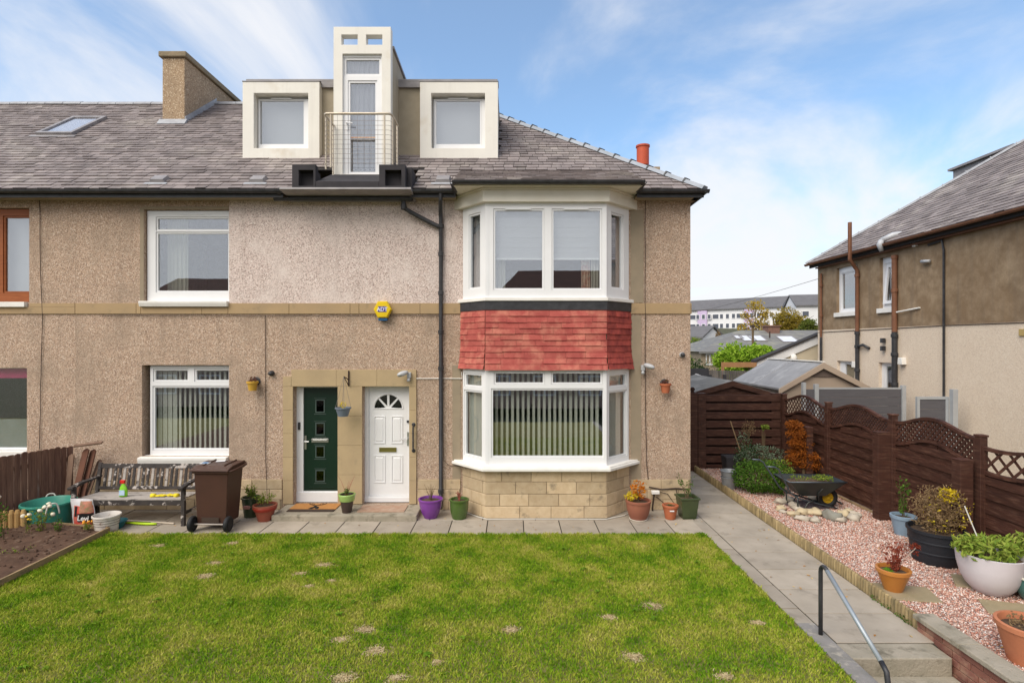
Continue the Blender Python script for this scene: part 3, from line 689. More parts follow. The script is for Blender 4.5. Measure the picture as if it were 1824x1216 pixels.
# right-hand rear chimney + pot
px_=X(1145,13.6); mb=MB(m_chim); mb.box(px_-.12,px_+.26,Y(13.6)-.2,Y(13.6)+.5,5.9,7.18); mb.use(m_mortar); mb.box(px_-.15,px_+.36,Y(13.6)-.25,Y(13.6)+.55,7.182,7.26)
c2=mb.build('chimney',house,bevel=.01)
mb=MB(M('red_chimney_pot',(.55,.10,.045),(.45,.08,.04),rough=.6)); mb.lathe([(.15,7.36),(.15,7.80),(.17,7.81),(.17,7.85),(.13,7.85),(.12,7.4)],(px_,Y(13.6),0),20); mb.build('chimney_pot',c2,smooth=True)
# roof vents
for px0 in (283,459,789):
    v=.27; u=X(px0,9.9); mb=MB(m_lead); mb.taper((u-.14,u+.14,v-.02,v+.2),(u-.11,u+.12,v+.0,v+.18),.02,.085,ROOF); mb.use(m_ltlead); mb.box(u-.2,u+.2,v-.1,v-.02,.026,.034,ROOF); mb.build('roof_vent',house,bevel=.01)
# cables on the wall
def cable(par,pts,r=.006,name='cable',mat=m_cable):
    mb=MB(mat); out=[]
    for i in range(len(pts)-1):
        a=Vector(pts[i]); b=Vector(pts[i+1]); k=max(1,int((b-a).length/.3))
        for j in range(k): t=j/k; out.append(a.lerp(b,t)+Vector((R(-.008,.008),0,R(-.004,.004))))
    out.append(Vector(pts[-1])); mb.tube(out,r,5); return mb.build(name,par)
q=lambda px,py,dd=9.96:(X(px,dd),Y(dd),Z(py,dd))
cable(house,[q(473,562),q(473,790),q(476,888)]); cable(house,[q(1149,350),q(1149,620),q(1151,820),q(1156,868)])
cable(house,[q(182,562,9.955),q(473,562,9.955),q(785,562,9.955)],.005)
cable(house,[q(791,350,9.9),q(788,560),q(790,820),q(800,829),q(822,829)],.004)
cable(house,[q(738,674),q(822,674),q(822,662)],.008,mat=m_sill)
# ---------------- adjoining house
mb=MB(m_render); LX=-17.
vU=P9(-60,52,370,539); vL=P9(-60,48,655,812)
h2=[vU,vL]
mb.grid(F0,LX,PX-.002,0,WT,-.28,0,h2,None); mb.box(LX,PX-.002,BY-.28,BY,0,WT); mb.box(LX,PX-.16,3.9,4.0,.1,5.5); mb.box(LX,PX-.16,.29,3.89,2.7,2.95); mb.box(LX,PX-.16,.29,3.89,5.45,5.6)
mb.box(LX,LX+.28,.283,BY-.283,0,WT)
mb.box(PX-.15,PX-.002,.283,BY-.283,0,WT)
mb.build('wall',adj)
mb=MB(m_band); mb.box(LX,PX-.005,Z(559,9.98),Z(547,9.98),0,.022,F0); mb.box(X(54,9.98),PX-.005,Z(546.9,9.98),Z(540,9.98),0,.022,F0); mb.build('string_course',adj,bevel=.004)
w=window(adj,F0,vU[0],vU[1],Z(537,9.98),vU[3]-.01,[(X(-40,9.98),X(-12,9.98),Z(518,9.98),Z(386,9.98)),(X(2,9.98),X(51,9.98),Z(518,9.98),Z(386,9.98))],mat=m_brown_f,n=-.07,lab='window with orange-brown wooden frame')
mb=MB(m_grey); mb.box(vU[0],vU[1],Z(530,9.98),vU[3],-.24,-.23,F0); mb.build('roller_blind',w)
mb=MB(m_sill); mb.box(vU[0]-.05,X(49,9.98),Z(547,9.98),Z(538,9.98),-.05,.07,F0); mb.build('window_sill',w,bevel=.006)
w=window(adj,F0,vL[0],vL[1],Z(803,9.98),vL[3],[(X(-40,9.98),X(48,9.98)-.012,Z(799,9.98),vL[3]-.014)],n=-.09)
mb=MB(m_pink); mb.box(vL[0]+.02,vL[1]-.02,Z(674,9.98),vL[3]-.0,-.148,-.14,F0); mb.build('pink_roller_blind',w)
mb=MB(M('frosted_film',(.35,.38,.40),(.28,.30,.31),rough=.6)); mb.box(vL[0]+.05,vL[1]-.03,Z(799,9.98),Z(748,9.98),-.16,-.15,F0); mb.build('frosted_film',w)
mb=MB(m_sill); mb.box(vL[0]-.05,vL[1],Z(813,9.98),Z(803,9.98),-.08,.07,F0); mb.build('window_sill',w,bevel=.006)
mb=MB(m_under); mb.grid(ROOF,LX,PX-.002,0,SLEN,-.02,0); mb.poly([(LX,RY,RZ),(PX,RY,RZ),(PX,by,EZ),(LX,by,EZ)]); r2=mb.build('roof',adj)
mb=MB(m_slate); slates(mb,ROOF,0,SLEN,lambda v:(LX,PX-.004)); mb.build('roof_slates',adj)
mb=MB(m_ltlead); k=PX
while k>LX+.05: e=max(k-.45,LX+.01); mb.prism([(-.12,-.07),(-.1,-.02),(0,.04),(.1,-.02),(.12,-.07)],e+.01,k-.004,Fr((0,RY,RZ+.035+R(-.008,.008)),(0,1,0),(0,0,1),(1,0,0))); k=e
mb.build('ridge_tiles',r2)
mb=MB(m_black); mb.box(LX,PX-.003,EY+.03,EY+.06,EZ-.13,EZ-.015); mb.half((LX,EY-.02,gz),(PX-.003,EY-.02,gz),.058); mb.use(m_smooth); mb.box(LX,PX-.003,EY+.063,-.002,EZ-.11,EZ-.09); mb.build('gutter',adj)
# skylight on the slope
sv0=(Y(11.9)-EY)/CA; 
def onroof(px,py):      # pixel ray meets the main slope -> (u,v)
    k=(611-py)/F; d=(3-EZ+SL*9.65)/(SL-k); return X(px,d),(d-9.65)/CA
(ua,va),(ub,vb)=onroof(77,243),onroof(138,243); (uc,vc),(ud,vd)=onroof(122,213),onroof(186,213)
u0=(ua+uc)/2; u1=(ub+ud)/2
mb=MB(m_lead); mb.grid(ROOF,u0,u1,va,vc,.02,.085,[(u0+.08,u1-.08,va+.09,vc-.09)]); mb.box(u0-.1,u1+.1,va-.12,va-.003,.026,.034,ROOF)
w=mb.build('skylight',adj,bevel=.008); mb=MB(glassmat('skylight_glass',.30,(.9,.9,.9))); mb.box(u0+.08,u1-.08,va+.09,vc-.09,.055,.06,ROOF); mb.build('window_glass',w)
mb=MB(m_white); mb.box(u0+.08,u1-.08,va+.09,vc-.09,.03,.04,ROOF); mb.build('cloud_reflection_sheet',w)  # added white sheet, imitates bright cloud reflected in the skylight pane
cable(adj,[q(70,340),q(72,450),q(75,565),q(70,800)])
# ================================================================ ground
m_ground=M('ground_earth',(.10,.09,.06),(.07,.08,.04),sc=.5,rough=1,world_=True)
m_soil=M('bed_soil',(.115,.065,.042),(.075,.042,.028),sc=4,rough=1,bump=1,bsc=22,c3=(.19,.13,.09),sc3=9,t3=.62)
m_pave=M('paving_slab',(.40,.345,.28),(.32,.275,.22),sc=2.5,rough=.92,bump=.4,bsc=90,isl=.13,c3=(.22,.19,.15),sc3=3.5,t3=.66,w3=.1)
m_conc=M('step_concrete',(.38,.33,.26),(.28,.25,.19),sc=4,rough=.95,bump=.8,bsc=50,c3=(.17,.15,.11),sc3=6,t3=.60,w3=.08)
m_lawn=M('lawn_earth',(.12,.13,.03),(.20,.17,.06),sc=3,rough=1,world_=True)
m_gravb=M('gravel_bed',(.46,.29,.23),(.36,.22,.17),sc=9,rough=1,bump=.8,speck=(42,(.75,.66,.60),(.20,.11,.09),.8),world_=True)
m_timber=M('edging_timber',(.38,.26,.14),(.26,.18,.10),sc=4,stretch=(1,1,8),rough=.9,bump=.3,c3=(.20,.15,.09),sc3=6)
m_brownf=M('brown_stained_timber',(.078,.030,.019),(.048,.019,.013),sc=5,stretch=(.6,.6,5),rough=.62,bump=.25,bsc=30,isl=.22,spec=.35,c3=(.15,.075,.05),sc3=7,t3=.62,w3=.12)
m_brownd=M('brown_fence_back',(.040,.018,.013),rough=.8)
mb=MB(m_ground)
def hgt(x,y):
    if y<-4.3: return -2.32
    if y<40: return -.18
    return -.18+min(1,(y-40)/110)**1.3*7.5
xs=[-600,-200,-90,-50,-25,-12,0,12,25,40,60,90,130,200,600]; ys=[-600,-200,-80,-40,-20,-10,-4.31,-4.29,10,25,40,55,70,85,100,120,150,200,300,900]
mb.add([(x,y,hgt(x,y)) for y in ys for x in xs],[(j*len(xs)+i,j*len(xs)+i+1,(j+1)*len(xs)+i+1,(j+1)*len(xs)+i) for j in range(len(ys)-1) for i in range(len(xs)-1)])
mb.build('ground',kind='structure')
LB=Y(8.66)      # lawn back edge
# lawn slab
mb=MB(m_lawn); mb.box(-6.3,3.04,-12,LB,-2.35,.0); mb.box(-30,-6.34,-12,-1.6,-2.35,-.02)
mb.build('lawn_base',kind='structure')
# paving: slabs with open joints
mb=MB(M('joint_dirt',(.055,.048,.035),rough=1)); mb.box(-8.6,3.045,LB+.002,.0,-.17,-.012); mb.box(3.045,4.27,Y(5.5),14,-.17,-.012); mb.box(-7,XR,.001,.05,-.1,-.02)
mb.use(m_pave)
def slab(x0,x1,y0,y1): z=R(-.003,.003); g=.008; mb.box(x0+g,x1-g,y0+g,y1-g,-.011,z)
x=.19-.6*14
while x<3.0:
    x1=min(x+.6,3.25); slab(x,x1,LB+.005,Y(9.39)); x=x+.6
x=.4-.9*10
while x<3.2:
    x1=min(x+.9,3.25); slab(x,x1,Y(9.39),-.0); x+=.9
k=0
for i in range(13):
    d0=5.54+.602*i; y0=Y(d0); y1=Y(d0+.602)
    slab(3.25,4.25,y0,y1)
    if d0<8.6: slab(3.045,3.25,y0+.12,y1+.12) if i<5 else None
slab(3.045,3.25,Y(8.55)+.12,Y(9.39))
mb.build('paving',kind='structure',bevel=.004)
# steps down towards the street
mb=MB(m_conc)
for i in range(13):
    f=Y(5.27)-.30*i; b=Y(5.54)-.002 if i==0 else f+.30+.0
    mb.box(3.24,4.2,f,b-.002,-2.3,-.165*i-.001*(i>0))
mb.build('garden_steps',kind='structure',bevel=.012)
mb=MB(M('kerb_concrete',(.27,.25,.24),(.2,.19,.17),sc=5,rough=.95,bump=.5,bsc=60,c3=(.4,.36,.3),sc3=8))
mb.box(3.046,3.235,-12,Y(5.92),-2.3,.012); mb.build('kerb_edging',kind='structure',bevel=.01)
# gravel bed
GX0,GX1=4.31,6.3
mb=MB(m_gravb); mb.box(GX0,GX1+.1,-12,3.1,-2.35,.055); mb.build('gravel_bed',kind='structure')
mb=MB(m_ground); mb.box(GX1+.12,34,-12,-4.25,-2.36,-.05); mb.build('neighbour_ground',kind='structure')
def npbuild(name, V, Fa, mat, label=None, cat=None, kind='stuff', parent=None):
    me=bpy.data.meshes.new(name); n=len(V); m=len(Fa); k=Fa.shape[1]
    me.vertices.add(n); me.vertices.foreach_set('co',V.astype(np.float32).ravel())
    me.loops.add(m*k); me.loops.foreach_set('vertex_index',Fa.astype(np.int32).ravel())
    me.polygons.add(m); me.polygons.foreach_set('loop_start',np.arange(0,m*k,k,dtype=np.int32))
    me.materials.append(mat); me.update(calc_edges=True); me.validate()
    o=bpy.data.objects.new(name,me); COL.objects.link(o); OFF[o.name]=Vector((0,0,0))
    o['kind']=kind
    if label: o['label']=label; o['category']=cat
    if parent: o.parent=parent
    return o
# gravel chips
rng=np.random.default_rng(3); n=52000
d_=rng.uniform(0,1,n)**.8; yy=-7.0+d_*0; yy=rng.uniform(Y(4.2),3.0,n); xx=rng.uniform(GX0+.0,GX1,n)
keep=~((yy>Y(12.4))&(rng.uniform(0,1,n)<.5)); xx=xx[keep]; yy=yy[keep]; n=len(xx)
zz=.055+rng.uniform(0,.012,n); r=rng.uniform(.007,.0155,n)
oc=np.array([[1,0,0],[-1,0,0],[0,1,0],[0,-1,0],[0,0,1],[0,0,-1]],float)
V=np.repeat(np.stack([xx,yy,zz],1),6,0)+ (np.tile(oc,(n,1))*rng.uniform(.55,1.25,(n*6,1)))*np.repeat(r,6)[:,None]*np.array([1,1,.7])+rng.normal(0,.002,(n*6,3))
ft=np.array([[0,2,4],[2,1,4],[1,3,4],[3,0,4],[2,0,5],[1,2,5],[3,1,5],[0,3,5]])
Fa=(np.arange(n)[:,None,None]*6+ft[None]).reshape(-1,3)
def ramp_mat(name, stops, noise_stops=None, rough=.9, sc=1., trans=0, wmix=.5, spec=.2):
    """colour picked per small piece, shifted by a slow world-space noise"""
    m=bpy.data.materials.new(name); m.use_nodes=True; nt=m.node_tree; n=nt.nodes.new; L=nt.links.new; b=nt.nodes['Principled BSDF']
    b.inputs['Roughness'].default_value=rough; b.inputs['Specular IOR Level'].default_value=spec
    g=n('ShaderNodeNewGeometry'); cr=n('ShaderNodeValToRGB'); cr.color_ramp.interpolation='LINEAR'
    el=cr.color_ramp.elements
    while len(el)<len(stops): el.new(.5)
    for e,(p,c) in zip(el,stops): e.position=p; e.color=c+(1,)
    f=g.outputs['Random Per Island']
    if noise_stops is not None:
        nz=n('ShaderNodeTexNoise'); nz.inputs['Scale'].default_value=sc; nz.inputs['Detail'].default_value=6; nz.inputs['Roughness'].default_value=.6; L(g.outputs['Position'],nz.inputs[0])
        mr=n('ShaderNodeMapRange'); L(nz.outputs[0],mr.inputs[0]); mr.inputs[1].default_value=.3; mr.inputs[2].default_value=.7
        a=n('ShaderNodeMix'); a.data_type='FLOAT'; a.inputs[0].default_value=wmix; L(f,a.inputs[2]); L(mr.outputs[0],a.inputs[3]); f=a.outputs[0]
    L(f,cr.inputs[0]); L(cr.outputs[0],b.inputs['Base Color'])
    if trans:
        tr=n('ShaderNodeBsdfTranslucent'); L(cr.outputs[0],tr.inputs[0]); ms=n('ShaderNodeMixShader'); ms.inputs[0].default_value=trans
        L(b.outputs[0],ms.inputs[1]); L(tr.outputs[0],ms.inputs[2]); L(ms.outputs[0],nt.nodes['Material Output'].inputs[0])
    return m
m_chips=ramp_mat('pink_gravel_chips',[(0,(.22,.11,.085)),(.2,(.56,.25,.18)),(.45,(.66,.40,.31)),(.7,(.74,.56,.47)),(.88,(.86,.80,.75)),(1,(.36,.30,.27))])
npbuild('pink_gravel',V,Fa,m_chips,'pink and white gravel covering the bed beside the brown fence','gravel')
# lawn blades
bare=[(385,1003,.10),(365,1027,.12),(580,1006,.13),(535,1022,.09),(1162,1080,.12),(1085,1100,.08),(911,1122,.09),(648,1122,.10),(608,1140,.09),(668,1160,.11),(1128,1170,.10),(283,972,.10),(413,968,.09),(610,1208,.11),(550,1045,.07),(1290,1205,.06),(1350,1110,.07),(705,1208,.08),(590,1035,.06),(780,1180,.05)]
bp=np.array([((a-912)*(3.0/(b-611)),Y(3.0*F/(b-611)),c) for a,b,c in bare])
n=330000
d_=4.6+(8.70-4.6)*rng.uniform(0,1,n)**.8; yy=d_-CAMD; xx=rng.uniform(-6.30,3.04,n)
xx[n-1000:]=rng.uniform(-6.3,3.0,1000)
m2=30000; xx=np.concatenate([xx,rng.uniform(-6.3,3.04,m2)]); yy=np.concatenate([yy,rng.uniform(-8.5,-5.3,m2)])
vis=np.ones(len(xx),bool)
wob=np.sin(xx*9+yy*7)*.25+np.sin(xx*23-yy*17)*.2
inb=np.zeros(len(xx))
for bx_,by2,br in bp:
    q=np.hypot((xx-bx_)/1.35,yy-by2)/(br*.8*(1+wob)); inb=np.maximum(inb,np.clip(1.25-q,0,1))
vis&=rng.uniform(0,1,len(xx))>inb*1.15
edge=(3.03+.012*np.sin(yy*31)+.02*np.sin(yy*11)); vis&=xx<edge
vis&=yy<(LB+.02+.018*np.sin(xx*13)+.012*np.sin(xx*37))
xx=xx[vis]; yy=yy[vis]; inb=inb[vis]; n=len(xx)
h=rng.uniform(.012,.038,n)*(1-.5*inb); h[(yy>LB-.12)]*=1.35; h[xx>2.93]*=1.25; h[xx<-6.1]*=1.5
a=rng.uniform(0,2*np.pi,n); w=rng.uniform(.0028,.0055,n)*(1.0+.25*(yy+1.3<-1)); le=rng.uniform(.2,1.1,n)*h; b=rng.uniform(0,2*np.pi,n)
V=np.zeros((n,4,3)); V[:,0]=np.stack([xx-np.cos(a)*w,yy-np.sin(a)*w,0*xx],1); V[:,1]=np.stack([xx+np.cos(a)*w,yy+np.sin(a)*w,0*xx],1)
mx=xx+np.cos(b)*le*.4; my=yy+np.sin(b)*le*.4
V[:,2]=np.stack([mx+np.cos(a)*w*.8,my+np.sin(a)*w*.8,h*.6],1); V[:,3]=np.stack([xx+np.cos(b)*le,yy+np.sin(b)*le,h],1)
Fa=np.stack([np.arange(n)*4,np.arange(n)*4+1,np.arange(n)*4+2,np.arange(n)*4+3],1)
m_grass=ramp_mat('lawn_grass',[(0,(.07,.19,.006)),(.28,(.15,.30,.010)),(.45,(.27,.39,.020)),(.64,(.43,.45,.06)),(1,(.66,.57,.20))],True,sc=2.0,trans=.3,wmix=.62)
npbuild('lawn_grass',V.reshape(-1,3),Fa,m_grass,'patchy green and yellow lawn with small bare spots','grass')
# dry thatch in the bare spots
n=7000; k=rng.integers(0,len(bp),n); rr=np.abs(rng.normal(0,.55,n)); aa=rng.uniform(0,2*np.pi,n)
xx=bp[k,0]+np.cos(aa)*rr*bp[k,2]*1.2; yy=bp[k,1]+np.sin(aa)*rr*bp[k,2]*.85; L_=rng.uniform(.015,.04,n); b=rng.uniform(0,2*np.pi,n); w=.003
z=rng.uniform(.003,.012,n); V=np.zeros((n,4,3)); dx=np.cos(b)*L_/2; dy=np.sin(b)*L_/2; nx=-np.sin(b)*w; ny=np.cos(b)*w; dz=rng.uniform(-.006,.006,n)
V[:,0]=np.stack([xx-dx+nx,yy-dy+ny,z-dz],1);V[:,1]=np.stack([xx-dx-nx,yy-dy-ny,z-dz],1);V[:,2]=np.stack([xx+dx-nx,yy+dy-ny,z+dz],1);V[:,3]=np.stack([xx+dx+nx,yy+dy+ny,z+dz],1)
Fa=np.stack([np.arange(n)*4+i for i in range(4)],1)
npbuild('dry_thatch',V.reshape(-1,3),Fa,ramp_mat('dry_thatch',[(0,(.26,.18,.08)),(.5,(.46,.35,.18)),(1,(.62,.52,.31))]),'pale dry thatch in the bare spots of the lawn','dead grass')
# ================================================================ left flower bed
m_woodg=M('weathered_board',(.20,.12,.08),(.13,.075,.05),sc=5,stretch=(1,1,.2),rough=.9,bump=.3,isl=.2)
mb=MB(m_soil); nx,ny=40,46; x0,x1,y0,y1=-7.85,-6.38,-12.,Y(8.95)
def bedz(x,y): return .055+.05*min(1,(-6.38-x)/.5)+.05*mnoise.noise((x*2.2,y*2.2,0))+.022*mnoise.noise((x*9,y*9,3))
x0=-10
vs=[(x0+(x1-x0)*i/nx,-9+(y1+9)*j/70,bedz(x0+(x1-x0)*i/nx,-9+(y1+9)*j/70)) for j in range(71) for i in range(nx+1)]
mb.add(vs,[(j*(nx+1)+i,j*(nx+1)+i+1,(j+1)*(nx+1)+i+1,(j+1)*(nx+1)+i) for j in range(70) for i in range(nx)])
mb.build('soil_bed',kind='structure',smooth='y')
t=thing('bed_edging_boards','thin weathered timber boards edging the brown soil bed','edging',(-6.35,Y(8.7),0))
fr,l=seg((-6.2,Y(4.5)),(-6.35,Y(8.72))); mb=MB(m_timber); mb.box(0,l,-.1,.105,-.02,.015,fr); mb.build('side_board',t,bevel=.003)
fr,l=seg((-9.0,Y(9.22)),(-6.36,Y(8.70))); mb=MB(m_timber); mb.box(0,l,-.1,.12,-.02,.01,fr); mb.build('back_board',t,bevel=.003)
# clods
mb=MB(m_soil)
for i in range(260): x=R(-8.3,-6.45); y=R(Y(6.6),Y(8.8)); s_=R(.008,.03); mb.blob((x,y,bedz(x,y)+.004),(s_,s_,s_*.7),5,4)
mb.build('soil_clods',label='loose clods and crumbs on the dug flower bed',cat='soil',kind='stuff')
# picket fence left
m_pick=M('dark_weathered_picket',(.21,.115,.08),(.10,.05,.038),sc=9,stretch=(3,3,.25),rough=.9,bump=.5,bsc=40,isl=.4,c3=(.30,.24,.20),sc3=4,t3=.70,w3=.08)
t=thing('picket_fence','dark brown close-boarded picket fence left of the black bench','fence',(-8.0,Y(9.2),0))
fx=lambda d:-7.90-.36*(9.9-d)/1.1
d=9.93
mb=MB(m_pick)
fr,l=seg((fx(9.93),Y(9.93)),(fx(6.2)-.2,Y(6.2)))
FP=Fr(fr.o,fr.U,fr.V,-fr.N); u=0; i=0
while u<l-.1:
    d=9.93-u; w_=R(.085,.10); h_=1.155+.02*math.sin(u*3)+R(-.012,.012)
    g=.09 if True else 0
    mb=MB(m_pick)
    if u>1.15: mb.prism([(u,-.02),(u+w_,-.02),(u+w_,h_-.03),(u+w_*.72,h_+.015),(u+w_*.5,h_+.04),(u+w_*.28,h_+.015),(u,h_-.03)],.0,.016,FP)
    else: mb.prism([(u,-.02),(u+w_,-.02),(u+w_,h_-.01),(u+w_*.5,h_+R(0,.02)),(u,h_)],.0,.016,FP)
    mb.build('picket',t); u+=w_+R(.003,.012); i+=1
for z in (.3,.9): mb=MB(m_pick); mb.box(0,l,z,z+.07,-.045,-.002,FP); mb.build('fence_rail',t)
# leaning boards
def board(p0,p1,w,th,mat,name='loose_board',lab='',grp='loose fence boards leaning by the bench'):
    a=Vector(p0); b=Vector(p1); V=(b-a); L_=V.length; V.normalize(); U=Vector((1,-.25,0)); U=(U-V*U.dot(V)).normalized(); N=U.cross(V)
    mb=MB(mat); mb.prism([(0,0),(w,0),(w,L_-.03),(w*.6,L_),(w*.2,L_-.02),(0,L_-.05)],0,th,Fr(a,U,V,N))
    return mb.build(name,label=lab,cat='board',group=grp,bevel=.002)
m_b1=M('board_greybrown',(.22,.14,.10),(.15,.09,.06),sc=6,stretch=(2,2,.4),rough=.9,bump=.3)
m_b2=M('board_redbrown',(.15,.065,.04),(.10,.045,.03),sc=6,stretch=(2,2,.4),rough=.9,bump=.3)
def wp(px,py,d): return (X(px,d),Y(d),Z(py,d))
board(wp(115,903,9.62),wp(124,808,9.75),.12,.02,m_b1,lab='grey pointed picket standing leftmost among the loose boards')
board(wp(124,905,9.4),wp(150,799,9.75),.13,.022,m_b2,lab='wide reddish-brown board leaning beside the grey pointed picket')
board(wp(137,905,9.45),wp(163,800,9.8),.12,.022,m_b2,lab='dark reddish board leaning right of the widest one')
board(wp(150,892,9.5),wp(176,818,9.85),.08,.02,m_b1,lab='narrow grey-brown board leaning rightmost behind the bench arm')
mb=MB(m_b1); mb.box(0,.42,0,.08,0,.025,rotfr(wp(131,797,9.6),.3,(.3,-.1))); mb.build('loose_board',label='short board lying flat across the tops of the leaning boards',cat='board',group='loose fence boards leaning by the bench')
# log edging piece in the bed
t=thing('log_edging','short yellow timber log-roll edging standing in the soil bed','edging',(X(8,8.7),Y(8.7),.1))
mb=MB(M('fresh_log_timber',(.52,.34,.14),(.40,.24,.09),sc=5,stretch=(3,3,.5),rough=.85,bump=.2))
for i in range(7): x=X(-24+i*9,8.6); mb=MB(mb.mats[0]); mb.lathe([(.0,.0),(.04,.0),(.04,.30+R(-.02,.02)),(.025,.35),(0,.355)],(x,Y(8.6)+.02*i,.03),10); mb.build('log',t)
# ================================================================ tub, bag, bucket, bowl, tools
m_teal=M('teal_plastic',(.055,.30,.22),(.045,.25,.19),rough=.4,spec=.4)
m_rope=M('white_rope',(.7,.68,.62),rough=.8)
c=wp(87,930,9.10); c=(c[0],c[1],0)
t=thing('garden_tub','large round teal plastic tub with white rope handles','tub',c)
mb=MB(m_teal); mb.lathe([(0,.015),(.27,.015),(.29,.0),(.295,.03),(.345,.36),(.375,.37),(.375,.40),(.355,.405),(.335,.38),(.28,.04),(0,.04)],c,40); mb.build('tub_body',t,smooth=True)
for a0 in (-.75,2.2):
    ca,sa=math.cos(a0),math.sin(a0); tx,ty=-sa,ca; pts=[]
    for k in range(9):
        s_=-1+k/4; rr=.37+.025*(1-s_*s_); pts.append((c[0]+ca*rr+tx*s_*.085,c[1]+sa*rr+ty*s_*.085,.29+.15*(1-s_**4)))
    pts=[(pts[0][0],pts[0][1],.26)]+pts+[(pts[-1][0],pts[-1][1],.26)]
    mb=MB(m_rope); mb.tube(pts,.012,6); mb.build('rope_handle',t,smooth='y')
# compost bag
def textmesh(parent,txt,size,fr,mat,name='lettering',thick=.001,shear=0,bold=True,align='CENTER'):
    cu=bpy.data.curves.new('t','FONT'); cu.body=txt; cu.size=size; cu.extrude=thick; cu.align_x=align; cu.shear=shear; cu.offset=size*.018 if bold else 0; cu.resolution_u=3
    o=bpy.data.objects.new('t',cu); COL.objects.link(o); dg_=bpy.context.evaluated_depsgraph_get(); me=bpy.data.meshes.new_from_object(o.evaluated_get(dg_))
    bpy.data.objects.remove(o); V=[tuple(fr(v.co.x,v.co.y,v.co.z)) for v in me.vertices]; Fc=[tuple(p.vertices) for p in me.polygons]
    bpy.data.meshes.remove(me); mb=MB(mat); mb.add(V,Fc); return mb.build(name,parent)
bc=(X(155,8.95),Y(8.93),0); t=thing('compost_bag','white and red plastic bag of compost slumped beside the bench','bag',bc)
m_bagw=M('bag_white_plastic',(.62,.60,.60),(.5,.48,.5),sc=8,rough=.35,spec=.5,bump=.4,bsc=14); m_bagr=M('bag_red_print',(.62,.05,.04),(.50,.16,.12),sc=9,rough=.35,spec=.5)
m_bagp=M('bag_photo_print',(.55,.22,.16),(.25,.20,.10),sc=22,rough=.35); m_bagk=M('bag_black_print',(.02,.02,.02),rough=.35)
FB=Fr(bc,(.992,-.12,0),(-.03,-.12,.992),(.12,.99,.12)); FB.N=FB.U.cross(FB.V)
mb=MB(m_bagw); N1,N2=14,14; vs=[];fs=[]
def bagp(i,j,s_):
    u=-1+2*i/N1; v=j/N2; tap=1-.10*v; x=u*.22*tap; th=.11*(1-abs(u)**2.6)*(1-(v**3)*.93)*(.75+.25*min(1,v*6)); wr=.012*mnoise.noise((u*3,v*4,s_*5))
    return FB(x+.01*mnoise.noise((u*2,v*5,1)),v*.52+.015*mnoise.noise((u*3,0,v*3)),s_*(th+wr)+.012*v)
for s_ in (1,-1):
    k=len(vs); vs+=[bagp(i,j,s_) for j in range(N2+1) for i in range(N1+1)]
    for j in range(N2):
        for i in range(N1):
            q=(k+j*(N1+1)+i,k+j*(N1+1)+i+1,k+(j+1)*(N1+1)+i+1,k+(j+1)*(N1+1)+i); fs.append(q if s_>0 else q[::-1])
mb.add(vs,fs); mb.build('bag_body',t,smooth='y')
def bagpatch(name,u0,u1,v0,v1,mat,lift=.004):
    mb=MB(mat); a,b=10,8; vs=[]
    for j in range(b+1):
        for i in range(a+1):
            uu=u0+(u1-u0)*i/a; vv=v0+(v1-v0)*j/b; p=bagp((uu+1)/2*N1,vv*N2,1); vs.append(p+FB.N*lift)
    mb.add(vs,[(j*(a+1)+i,j*(a+1)+i+1,(j+1)*(a+1)+i+1,(j+1)*(a+1)+i) for j in range(b) for i in range(a)]); return mb.build(name,t,smooth='y')
bagpatch('red_panel',-.45,.97,.02,.80,m_bagr); bagpatch('picture_panel',.12,.95,.60,.94,m_bagp,.006); bagpatch('black_panel',-.06,.97,.34,.59,m_bagk,.008); bagpatch('small_label',-.35,-.12,.50,.78,m_bagk,.008)
TB_=Fr(FB(.095,.205,.132),FB.U,FB.V,FB.N)
textmesh(t,'Levi',.125,TB_,m_white,shear=.3)
textmesh(t,'COMPOST',.04,Fr(FB(.08,.028,.120),FB.U,FB.V,FB.N),m_white) if False else None
# white bucket
bc=(X(187,8.8),Y(8.84),0); t=thing('white_bucket','dirty white plastic bucket with a grid of marks standing by the soil bed','bucket',bc)
m_bk=M('dirty_white_plastic',(.66,.62,.57),(.55,.50,.45),sc=9,rough=.5,c3=(.25,.17,.12),sc3=9,t3=.64,w3=.05)
mb=MB(m_bk); mb.lathe([(0,.01),(.15,.0),(.155,.02),(.185,.24),(.20,.245),(.20,.265),(.188,.27),(.176,.25),(.145,.03),(0,.03)],bc,28); mb.build('bucket_body',t,smooth=True)
mb=MB(m_cable)
for z in (.12,.16,.20): mb.lathe([(.157+.030*z/.24+.001,z-.003),(.1605+.030*z/.24,z),(.157+.030*z/.24+.001,z+.003)],bc,28)
mb.build('printed_grid',t)
bc=(X(205,9.02),Y(8.98)-.0,0); mb=MB(M('dark_teal_plastic',(.02,.14,.17),rough=.5)); mb.lathe([(0,.01),(.13,.0),(.19,.11),(.20,.115),(.185,.12),(.12,.02),(0,.02)],bc,24); mb.build('shallow_bowl',label='shallow dark teal bowl behind the white bucket',cat='bowl',smooth=True)
